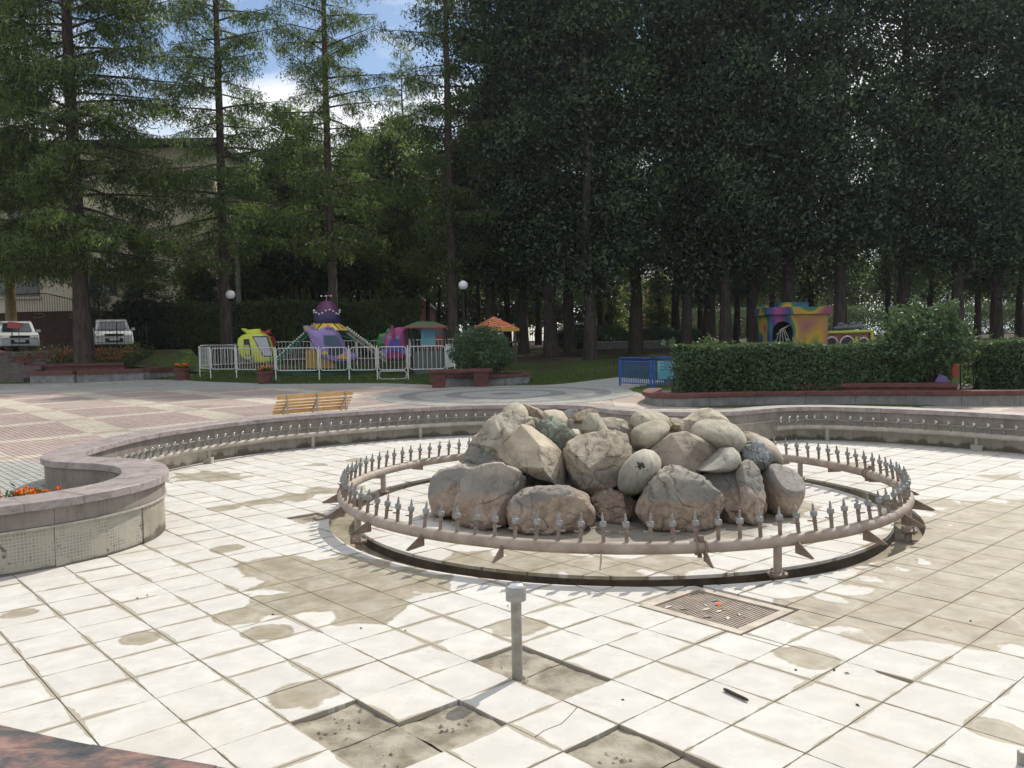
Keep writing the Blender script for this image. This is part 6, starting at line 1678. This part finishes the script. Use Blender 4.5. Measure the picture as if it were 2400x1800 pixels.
# bed flowers
rg = np.random.default_rng(9); n = 9000
bx_, by_ = rg.uniform(xa(30, 39), xa(330, 39.4), n), rg.uniform(38.4, 41.0, n)
C = np.stack([bx_, by_, 1.2 + (by_ - 38.4) * .2 + rg.exponential(.14, n)], 1); U, V = leaf_axes(rg, n, .06, .03)
tag(link('bed_foliage', quad_mesh('bed_foliage', C.astype(np.float32), U, V, MT['bush'])), 'leafy flower bed foliage behind the red coping', 'foliage', kind='stuff')
n = 1500; bx_, by_ = rg.uniform(xa(50, 39), xa(300, 39.2), n), rg.uniform(38.4, 40.6, n)
C = np.stack([bx_, by_, 1.40 + (by_ - 38.4) * .2 + rg.uniform(0, .25, n)], 1); U, V = leaf_axes(rg, n, .045, .035)
tag(link('bed_flowers', quad_mesh('bed_flowers', C.astype(np.float32), U, V, simple('red_petal', (.34, .03, .025), (.25, .10, .05), 4, .7, 0))), 'red bedding flowers massed in the tiered planter', 'flowers', kind='stuff')
# ---------------------------------------------------------------- the hall behind the larches
Yh = 57.0
hx0, hx1 = at(-420, 500, Yh).x, at(506, 500, Yh).x
hz0, hz1 = 1.5, at(380, 346, Yh).z
hall = thing('beige_hall', 'large beige hall with a dark eave behind the larches', 'building', ((hx0 + hx1) / 2, Yh, hz0))
beige = panel_material('hall_render', (.66, .58, .45), (.60, .52, .40), -5)
zbase = at(200, 733, Yh).z
mb = MB(); mb.box(((hx0 + hx1) / 2, Yh + 8, (zbase + hz1) / 2), (hx1 - hx0, 16, hz1 - zbase)); mb.build('wall', beige, hall)
mb = MB(); mb.box(((hx0 + hx1) / 2, Yh + 7.95, (hz0 + zbase) / 2 - .3), (hx1 - hx0 + .1, 16.1, zbase - hz0 + .6)); mb.build('base_course', simple('brown_brick_base', (.12, .065, .05), (.08, .045, .035), 3, .85, .3, world=True), hall)
mb = MB(); mb.box(((hx0 + hx1) / 2, Yh + 7.8, hz1 + .2), (hx1 - hx0 + 1.2, 17.4, .4)); mb.build('eave', simple('dark_eave', (.05, .045, .04), (.03, .028, .025), 3, .7, .1), hall)
for py in (571, 452):
    z = at(300, py, Yh).z; mb = MB(); mb.box(((hx0 + hx1) / 2, Yh - .03, z), (hx1 - hx0, .06, .12)); mb.build('string_course', beige, hall)
wing = simple('hall_window_glass', (.03, .035, .04), (.02, .024, .028), 2, .15, 0, spec=.6)
wfr = simple('hall_window_frame', (.28, .26, .23), (.22, .2, .18), 4, .6, 0)
for x_a, y_a, x_b, y_b in ((38, 612, 90, 697), (-40, 612, 10, 697), (-120, 612, -68, 697), (22, 478, 96, 556), (-80, 478, -8, 556), (130, 478, 180, 556), (22, 372, 96, 430), (-80, 372, -8, 430), (130, 372, 180, 430), (55, 758, 106, 806), (-60, 758, -10, 806)):
    A_, B_5 = at(x_a, y_b, Yh), at(x_b, y_a, Yh); c_ = (A_ + B_5) / 2; w, h_ = B_5.x - A_.x, B_5.z - A_.z
    mb = MB(); mb.box((c_.x, Yh - .01 - (.05 if y_a > 750 else 0), c_.z), (w, .06, h_)); win = mb.build('window', wfr, hall)
    for k in range(2):
        mb = MB(); mb.box((c_.x + (k - .5) * w * .48, Yh - .05 - (.05 if y_a > 750 else 0), c_.z), (w * .43, .04, h_ * .9)); mb.build('pane', wing, win)
    mb = MB(); mb.box((c_.x, Yh - .08, A_.z - .06), (w + .2, .2, .1)); mb.build('sill', beige, hall)
A_, B_5 = at(205, 646, Yh - 2), at(276, 627, Yh - 2)
mb = MB(); mb.box(((A_.x + B_5.x) / 2, Yh - 1, (A_.z + B_5.z) / 2), (B_5.x - A_.x, 2, B_5.z - A_.z)); mb.build('door_canopy', simple('canopy_grey', (.30, .29, .27), (.2, .19, .18), 3, .7, .1), hall)
A_, B_5 = at(210, 694, Yh), at(272, 646, Yh)
mb = MB(); mb.box(((A_.x + B_5.x) / 2, Yh - .02, (A_.z + B_5.z) / 2), (B_5.x - A_.x, .08, B_5.z - A_.z)); mb.build('door', darkin, hall)
Yr = 52
br_ = thing('terrace_balustrade', 'wrought iron balustrade with curved top above the brown base of the hall', 'balustrade', (at(110, 730, Yr).x, Yr, TZ))
A_, B_5 = at(36, 690, Yr), at(178, 704, Yr); zl = at(100, 731, Yr).z
mb = MB(); mb.tube([A_, A_.lerp(B_5, .5) + Vector((0, 0, .25)), B_5], .03, 6); mb.bar(Vector((A_.x, Yr, zl)), Vector((B_5.x, Yr, zl)), .05, .05); mb.build('rails', MT['black'], br_)
for k in range(24):
    q = A_.lerp(B_5, (k + .5) / 24); MB().tube([(q.x, Yr, zl), (q.x, Yr, q.z + .25 * (1 - (2 * (k + .5) / 24 - 1) ** 2) * 1.0)], .013, 5).build('baluster', MT['black'], br_)
A2, B2 = at(-60, 733, Yr - .2), at(330, 733, Yr - .2)
tw = thing('terrace_wall', 'dark brown retaining wall below the balustrade', 'wall', ((A2.x + B2.x) / 2, Yr, TZ))
mb = MB(); mb.box(((A2.x + B2.x) / 2, Yr + .2, (zl + TZ) / 2 - .1), (B2.x - A2.x, .4, zl - TZ + .15)); mb.build('masonry', bpy.data.materials['brown_brick_base'], tw)
A_ = at(243, 719, Yr - .3); MB().tube([A_ + Vector((.42 * cos(k * pi / 14), 0, .42 * sin(k * pi / 14))) for k in range(28)], .02, 6, closed=True).build('white_ring', MT['white'], tw)
for x in (90, 175):
    P = [at(x + a, 735 + b, Yr - .06) for a, b in ((-12, 10), (-8, 0), (10, 0), (17, 4), (10, 8))]
    MB().tube(P, .025, 5, closed=True).build('trim_outline', simple('trim_beige_%d' % x, (.35, .27, .2), None, 3, .7, 0), tw)
Yo = 46.5
ptc = thing('hall_portico', 'gilded column carrying a grey entablature at the hall entrance', 'portico', (at(24, 815, Yo).x, Yo, TZ))
c_ = at(24, 700, Yo); zt1_, zt2_ = at(24, 620, Yo).z, at(24, 584, Yo).z
t = NT('gilded_plaster'); f = t.noise(t.pos(), 5, 4, .6); t.finish(t.mix(t.step(f, .3, .7), (.13, .095, .045), (.19, .14, .065)), .45, metal=.35)
MB().lathe([(.34, TZ - .1), (.34, TZ + .1), (.28, TZ + .16), (.27, zt1_ - .1), (.33, zt1_ - .02), (.33, zt1_)], (c_.x, Yo, 0), 22).build('column', t.mat, ptc, smooth=35)
mb = MB(); xl, xr_ = at(-300, 600, Yo).x, at(38, 600, Yo).x
hgt = zt2_ - zt1_
mb.box(((xl + xr_) / 2, Yo + 2.4, zt1_ + .005 + hgt * .25), (xr_ - xl, 5.5, hgt * .5)); mb.build('entablature', simple('entablature_grey', (.36, .36, .35), (.27, .27, .26), 3, .8, .1), ptc)
mb = MB(); mb.box(((xl + xr_) / 2, Yo + 2.4, zt1_ + .01 + hgt * .76), (xr_ - xl + .3, 5.8, hgt * .5)); mb.build('cornice', simple('cornice_beige', (.34, .29, .22), (.25, .21, .16), 3, .8, .1), ptc)
# red notice on stakes
Yn = 41.2; A_, B_5 = at(18, 770, Yn), at(48, 755, Yn)
sg = thing('red_sign', 'small plain red sign on two thin stakes in the flower bed', 'sign', (A_.x, Yn, TZ - .1))
mb = MB(); mb.box(((A_.x + B_5.x) / 2, Yn, (A_.z + B_5.z) / 2), (B_5.x - A_.x, .03, B_5.z - A_.z), Matrix.Rotation(.1, 3, 'Y')); mb.build('board', paint('sign_red', (.42, .06, .04)), sg)
for k in (.25, .8): x = A_.x + (B_5.x - A_.x) * k; MB().tube([(x, Yn + .04, TZ - .3), (x, Yn + .04, A_.z + .1)], .015, 6).build('stake', MT['black'], sg)

# ---------------------------------------------------------------- cars
def car(label, loc, rz, body, name, group=None):
    r = thing(name, label, 'car', loc, group, rz)
    t_ = paint('car_paint_' + str(len(bpy.data.materials)), body, .25); gl = wing; blk = MT['black']
    side = [(-2.15, .35), (-2.2, .75), (-2.12, 1.0), (-1.6, 1.08), (.95, 1.05), (1.75, .98), (2.1, .86), (2.2, .6), (2.16, .32), (1.85, .25), (-1.85, .25)]
    cab = [(-1.95, 1.06), (-1.75, 1.5), (-1.45, 1.66), (-.2, 1.68), (.35, 1.58), (1.05, 1.06)]
    def ext(pr, w0, w1f, nm, mat, par):
        V = []; n = len(pr); L = [(-1, 1.0), (-.94, 1.0), (.94, 1.0), (1, 1.0)]
        mb = MB()
        for s in (-1, -.93, .93, 1):
            k = .96 if abs(s) == 1 else 1.0
            for x, z in pr: V.append((x * k, s * w0 * w1f(z), z if abs(s) < 1 else .03 + z * .985))
        Fs = [tuple(range(n)), tuple(range(3 * n, 4 * n))[::-1]] + [(a * n + i, a * n + (i + 1) % n, (a + 1) * n + (i + 1) % n, (a + 1) * n + i) for a in range(3) for i in range(n)]
        mb.add(V, Fs); return mb.build(nm, mat, par, smooth=30, local=True)
    b_ = ext(side, .92, lambda z: 1 - .08 * max(0, z - .6), 'body', t_, r)
    c_ = ext(cab, .84, lambda z: 1 - .22 * (z - 1.06), 'cabin', t_, r)
    mb = MB(); mb.add([(1.07, -.70, 1.09), (1.07, .70, 1.09), (.43, .60, 1.56), (.43, -.60, 1.56)], [(0, 1, 2, 3)]); mb.build('windscreen', gl, r, local=True)
    for s in (-1, 1):
        mb = MB(); mb.add([(-1.6, s * .846, 1.12), (.7, s * .846, 1.12), (.25, s * .765, 1.5), (-1.4, s * .755, 1.52)], [(0, 1, 2, 3)]); mb.build('side_window', gl, r, local=True)
        mb = MB(); mb.box((2.08, s * .66, .80), (.18, .36, .13)); mb.build('headlight', MT['chrome'], r, local=True)
        mb = MB(); mb.box((.85, s * 1.0, 1.12), (.12, .2, .14)); mb.build('mirror', t_, r, local=True)
        for x in (-1.32, 1.35):
            w = MB().lathe([(.2, -.11), (.33, -.11), (.35, -.05), (.35, .05), (.33, .11), (.2, .11)], (x, s * .80, .35), 18, rot=Matrix.Rotation(pi / 2, 3, 'X')).build('wheel', blk, r, smooth=40, local=True)
            MB().lathe([(.19, -.118), (.2, .0), (.19, .118)], (x, s * .80, .35), 14, rot=Matrix.Rotation(pi / 2, 3, 'X')).build('rim', MT['steel'], w, smooth=40, local=True)
    for z, h_ in ((.80, .12), (.52, .2)): mb = MB(); mb.box((2.17, 0, z), (.1, .85, h_)); mb.build('grille', blk, r, local=True)
    mb = MB(); mb.box((2.225, 0, .56), (.02, .5, .11)); mb.build('number_plate', MT['white'], r, local=True)
    return r
def zr_face(p): return atan2(-p.y, -p.x)
p = Vector((at(263, 800, 46).x, 46, TZ + .0)); p.z = at(263, 814, 46).z - .02
cz = TZ + (46 - 41.5) * .005
car('white off-road car parked beside the larch in the flower bed', (p.x, 46, cz), radians(-62), (.62, .63, .64), 'parked_car', 'cars parked by the hall')
p2 = at(12, 800, 45); car('white car parked behind the gilded column', (p2.x, 46, cz), radians(-55), (.60, .61, .63), 'parked_car', 'cars parked by the hall')
p3 = at(1030, 800, 53); car('red car glimpsed behind the green-roofed kiosk', (p3.x, 53.4, zt(53.4)), radians(5), (.38, .02, .02), 'parked_car', 'cars parked behind the carousel')
for px, Y, l in ((1365, 73, 'pale car glimpsed beyond the iron fence behind the grove'), (1425, 74, 'pale car glimpsed beyond the iron fence behind the grove')):
    car(l, (at(px, 800, Y).x, Y, zt(Y)), radians(8), (.6, .6, .6), 'parked_car', 'cars parked beyond the iron fence')
# wire fence in front of the white car
Yw = 43.2; A_, B_5 = at(205, 816, Yw), at(345, 816, Yw); zw0, zw1 = TZ, at(260, 755, Yw).z
wfn = thing('wire_fence', 'dark welded wire fence in front of the parked white car', 'fence', ((A_.x + B_5.x) / 2, Yw, TZ))
mb = MB()
for k in range(5): z = zw0 + .08 + (zw1 - zw0 - .1) * k / 4; mb.tube([(A_.x, Yw, z), (B_5.x, Yw, z)], .008, 4)
mb.build('wires', MT['black'], wfn)
for k in range(17): x = A_.x + (B_5.x - A_.x) * k / 16; MB().tube([(x, Yw + .012, zw0 - .1), (x, Yw + .012, zw1)], .010 if k % 8 else .03, 5).build('upright', MT['black'], wfn)

# ---------------------------------------------------------------- poles and wires
conc = simple('concrete_pole', (.32, .31, .29), (.24, .23, .215), 3, .85, .2)
def pole(px, py0, Y, r0, label):
    g = at(px, py0, Y); r = thing('utility_pole', label, 'pole', (g.x, Y, zt(Y)), 'concrete utility poles')
    MB().lathe([(r0, -.2), (r0 * .62, g.z - zt(Y)), (.02, g.z - zt(Y) + .02)], (g.x, Y, zt(Y)), 12).build('shaft', conc, r, smooth=35)
    mb = MB(); mb.box((g.x, Y, g.z - .4), (1.3, .08, .09)); mb.build('cross_arm', conc, r)
    for k in (-.55, 0, .55): MB().lathe([(.03, 0), (.05, .04), (.03, .09), (.045, .12), (.01, .15)], (g.x + k, Y, g.z - .35), 8).build('insulator', MT['white'], r)
    return g
g1 = pole(553, 505, 53.2, .2, 'grey concrete utility pole rising behind the tall hedge')
g2 = pole(1551, 560, 73, .24, 'grey concrete utility pole in the gap of the grove')
mb_ = (g1, g2)
for k in range(4):
    a, b = g1 + Vector((0, 0, -.2 - .35 * k)), g2 + Vector((0, 0, -.2 - .3 * k))
    o = MB().tube([a.lerp(b, q / 16) - Vector((0, 0, 3.0 * (1 - (q / 8 - 1) ** 2) * .35)) for q in range(17)], .011, 4).build('overhead_wire', MT['black'])
    tag(o, 'thin overhead wire strung between the two concrete poles', 'wire', 'overhead wires')

# ---------------------------------------------------------------- buildings beyond the grove
brick = simple('far_brick', (.26, .12, .085), (.20, .09, .065), 4, .9, .2, world=True)
pale = simple('pale_metal_roof', (.62, .54, .50), (.55, .48, .45), 2, .5, .05, world=True)
Yz = 104
bh = thing('brick_house', 'brick house with a pale metal roof seen through the gap in the grove', 'building', (at(1585, 800, Yz).x, Yz, zt(Yz)))
x0, x1 = at(1520, 700, Yz).x, at(1670, 700, Yz).x; ze = at(1560, 660, Yz).z; zr_ = at(1540, 588, Yz + 6).z
mb = MB(); mb.box(((x0 + x1) / 2, Yz + 6, (zt(Yz) + ze) / 2), (x1 - x0, 12, ze - zt(Yz))); mb.build('wall', brick, bh)
mb = MB(); mb.add([(x0 - .6, Yz - .7, ze), (x1 + .6, Yz - .7, ze), (x1 + .6, Yz + 6, zr_), (x0 - .6, Yz + 6, zr_), (x0 - .6, Yz + 12.7, ze), (x1 + .6, Yz + 12.7, ze)], [(0, 1, 2, 3), (3, 2, 5, 4), (0, 3, 4), (1, 5, 2), (0, 4, 5, 1)]); mb.build('roof', pale, bh)
for k in range(12): z = ze + (zr_ - ze) * (k + .5) / 12; y = Yz - .7 + 6.7 * (k + .5) / 12; mb = MB(); mb.box(((x0 + x1) / 2, y - .05, z + .05), (x1 - x0 + 1.2, .06, .05)); mb.build('roof_seam', pale, bh)
for px in (1562, 1600, 1640):
    A_, B_5 = at(px - 8, 715, Yz), at(px + 8, 680, Yz); mb = MB(); mb.box(((A_.x + B_5.x) / 2, Yz - .03, (A_.z + B_5.z) / 2), (B_5.x - A_.x, .1, B_5.z - A_.z)); w_ = mb.build('window', wfr, bh)
    mb = MB(); mb.box(((A_.x + B_5.x) / 2, Yz - .09, (A_.z + B_5.z) / 2), ((B_5.x - A_.x) * .8, .04, (B_5.z - A_.z) * .86)); mb.build('pane', wing, w_)
Yy = 84; x0, x1 = at(1560, 760, Yy).x, at(1780, 760, Yy).x
oc = thing('ochre_shed', 'long low ochre shed behind the grove trunks', 'building', ((x0 + x1) / 2, Yy, zt(Yy))); zo = at(1650, 728, Yy).z
mb = MB(); mb.box(((x0 + x1) / 2, Yy + 3, (zt(Yy) + zo) / 2), (x1 - x0, 6, zo - zt(Yy))); mb.build('wall', simple('ochre_plaster', (.30, .24, .13), (.25, .19, .10), 2, .9, .1, world=True), oc)
mb = MB(); mb.box(((x0 + x1) / 2, Yy + 3, zo + .12), (x1 - x0 + .6, 6.6, .24)); mb.build('roof', conc, oc)
Yg = 82; gh = thing('gabled_house', 'brick gabled house with white verge boards behind the slender trees', 'building', (at(925, 800, Yg).x, Yg, zt(Yg)))
xl, xm, xr_ = at(878, 720, Yg), at(945, 665, Yg), at(1012, 720, Yg)
mb = MB(); mb.prism([(xl.x, zt(Yg)), (xr_.x, zt(Yg)), (xr_.x, xr_.z), (xm.x, xm.z), (xl.x, xl.z)], Yg, Yg + 9, lambda u, v, w: (u, w, v)); mb.build('wall', brick, gh)
for p_, q_ in ((xl, xm), (xr_, xm)):
    d_ = (p_ - q_).normalized() * .5
    mb = MB(); mb.bar(Vector((p_.x, Yg - .1, p_.z + .12)) + d_, Vector((q_.x, Yg - .1, q_.z + .12)), .12, .3, up=(0, 1, 0)); mb.build('verge_board', MT['white'], gh)
    mb = MB(); u_ = Vector((0, 0, .16)); mb.add([Vector((p_.x, Yg - .3, p_.z)) + d_ + u_, Vector((q_.x, Yg - .3, q_.z)) + u_, Vector((q_.x, Yg + 9.3, q_.z)) + u_, Vector((p_.x, Yg + 9.3, p_.z)) + d_ + u_], [(0, 1, 2, 3)]); mb.build('roof', conc, gh)
Yx = 74; x0, x1 = at(600, 700, 92).x, at(660, 700, 92).x
for px0, px1, Y, py, l in ((585, 700, 96, 660, 'pale rendered house far behind the slender trees'), (1750, 2000, 110, 690, 'low pale building far behind the grove')):
    x0, x1, zz = at(px0, 700, Y).x, at(px1, 700, Y).x, at((px0 + px1) / 2, py, Y).z
    fb = thing('distant_house', l, 'building', ((x0 + x1) / 2, Y, zt(Y)))
    mb = MB(); mb.box(((x0 + x1) / 2, Y + 4, (zt(Y) + zz) / 2), (x1 - x0, 8, zz - zt(Y))); mb.build('wall', simple('far_render_%d' % px0, (.50, .40, .33), (.44, .35, .29), 2, .9, .1), fb)
    mb = MB(); mb.prism([(-.5, zz), (8.5, zz), (4, zz + 2.2)], x0 - .4, x1 + .4, lambda u, v, w: (w, Y + u, v)); mb.build('roof', conc, fb)
    for k in range(4):
        xw = x0 + (x1 - x0) * (k + .5) / 4; mb = MB(); mb.box((xw, Y - .03, zt(Y) + 2), (.9, .1, 1.3)); mb.build('window', wing, fb)
Yf = 69.5; xf0, xf1 = at(1085, 700, Yf).x, at(1560, 700, Yf).x
ifn = thing('iron_fence', 'dark iron picket fence running behind the grove', 'fence', ((xf0 + xf1) / 2, Yf, zt(Yf)))
mb = MB()
for z in (.25, 2.0): mb.bar((xf0, Yf, zt(Yf) + z), (xf1, Yf, zt(Yf) + z), .05, .05)
mb.build('rails', MT['black'], ifn); src_p = None
for k in range(84):
    x = xf0 + (xf1 - xf0) * (k + .5) / 84
    if src_p is None: b_ = MB().box((0, 0, 1.12), (.035, .03, 2.25)); o = b_.build('picket', MT['black'], ifn, local=True); src_p = o.data
    else: o = link('picket', src_p, ifn)
    o.location = (x - (xf0 + xf1) / 2, -.045, 0)
# park lantern in the grove
gl_ = at(1425, 676, 60)
pl = thing('park_lantern', 'dark park lantern with a pale bowl standing among the grove trunks', 'street lamp', (gl_.x, 60, zt(60)))
MB().lathe([(.12, -.05), (.12, .5), (.07, .6), (.05, gl_.z - zt(60) - .4), (.14, gl_.z - zt(60) - .3)], (gl_.x, 60, zt(60)), 10).build('post', MT['black'], pl, smooth=35)
MB().lathe([(.12, -.28), (.3, -.02), (.28, .12), (.15, .22), (.02, .25)], gl_, 16).build('bowl', simple('frosted_bowl', (.5, .5, .5), None, 3, .2, 0), pl, smooth=50)
lw = thing('grove_ledge', 'low grey stone ledge between the grove trunks', 'wall', (at(1480, 800, 55).x, 55, zt(55)))
mb = MB(); mb.box((at(1480, 800, 55).x, 55, zt(55) + .22), (5.6, .35, .44)); mb.build('masonry', MT['greystone'], lw)
mb = MB(); mb.box((at(1480, 800, 55).x, 55, zt(55) + .48), (5.8, .5, .08)); mb.build('coping', MT['ledge'], lw)

# dark lichen blotch on the oval boulder
from mathutils.bvhtree import BVHTree
ov = next(o for o in bpy.data.objects if o.get('label', '').startswith('smooth oval grey boulder'))
bvh = BVHTree.FromPolygons([v.co + ov.location for v in ov.data.vertices], [tuple(p.vertices) for p in ov.data.polygons])
rr = random.Random(6); mb = MB()
for k in range(26):
    x, y = ZB(rr.gauss(445, 24), rr.gauss(706, 15)); d = ray(x, y).normalized()
    hit, nrm, *_ = bvh.ray_cast(Vector((0, 0, HC)), d)
    if hit is None: continue
    u = nrm.cross(Vector((0, 0, 1))).normalized(); w = nrm.cross(u); R_ = rr.uniform(.008, .017)
    P = [hit + nrm * .002 + (u * cos(a) + w * sin(a)) * R_ * rr.uniform(.6, 1.2) for a in (0, .9, 1.8, 2.7, 3.6, 4.5, 5.4)]
    mb.add(P + [hit + nrm * .006], [(i, (i + 1) % 7, 7) for i in range(7)])
mb.build('lichen_patch', MT['dark'], ov)
scene.cycles.max_bounces = 8
scene.cycles.diffuse_bounces = 3

# ---------------------------------------------------------------- thin summer haze, lit by the sun ahead
hm = bpy.data.materials.new('thin_haze'); hm.use_nodes = True; ht = hm.node_tree; ht.nodes.clear()
ho = ht.nodes.new('ShaderNodeOutputMaterial'); hv = ht.nodes.new('ShaderNodeVolumePrincipled')
hv.inputs['Color'].default_value = (.86, .92, 1.0, 1); hv.inputs['Density'].default_value = .00024; hv.inputs['Anisotropy'].default_value = .35
ht.links.new(hv.outputs[0], ho.inputs['Volume'])
hz = MB().box((0, 1270, 17), (3100, 2740, 36)).build('haze', hm)
tag(hz, kind='stuff')
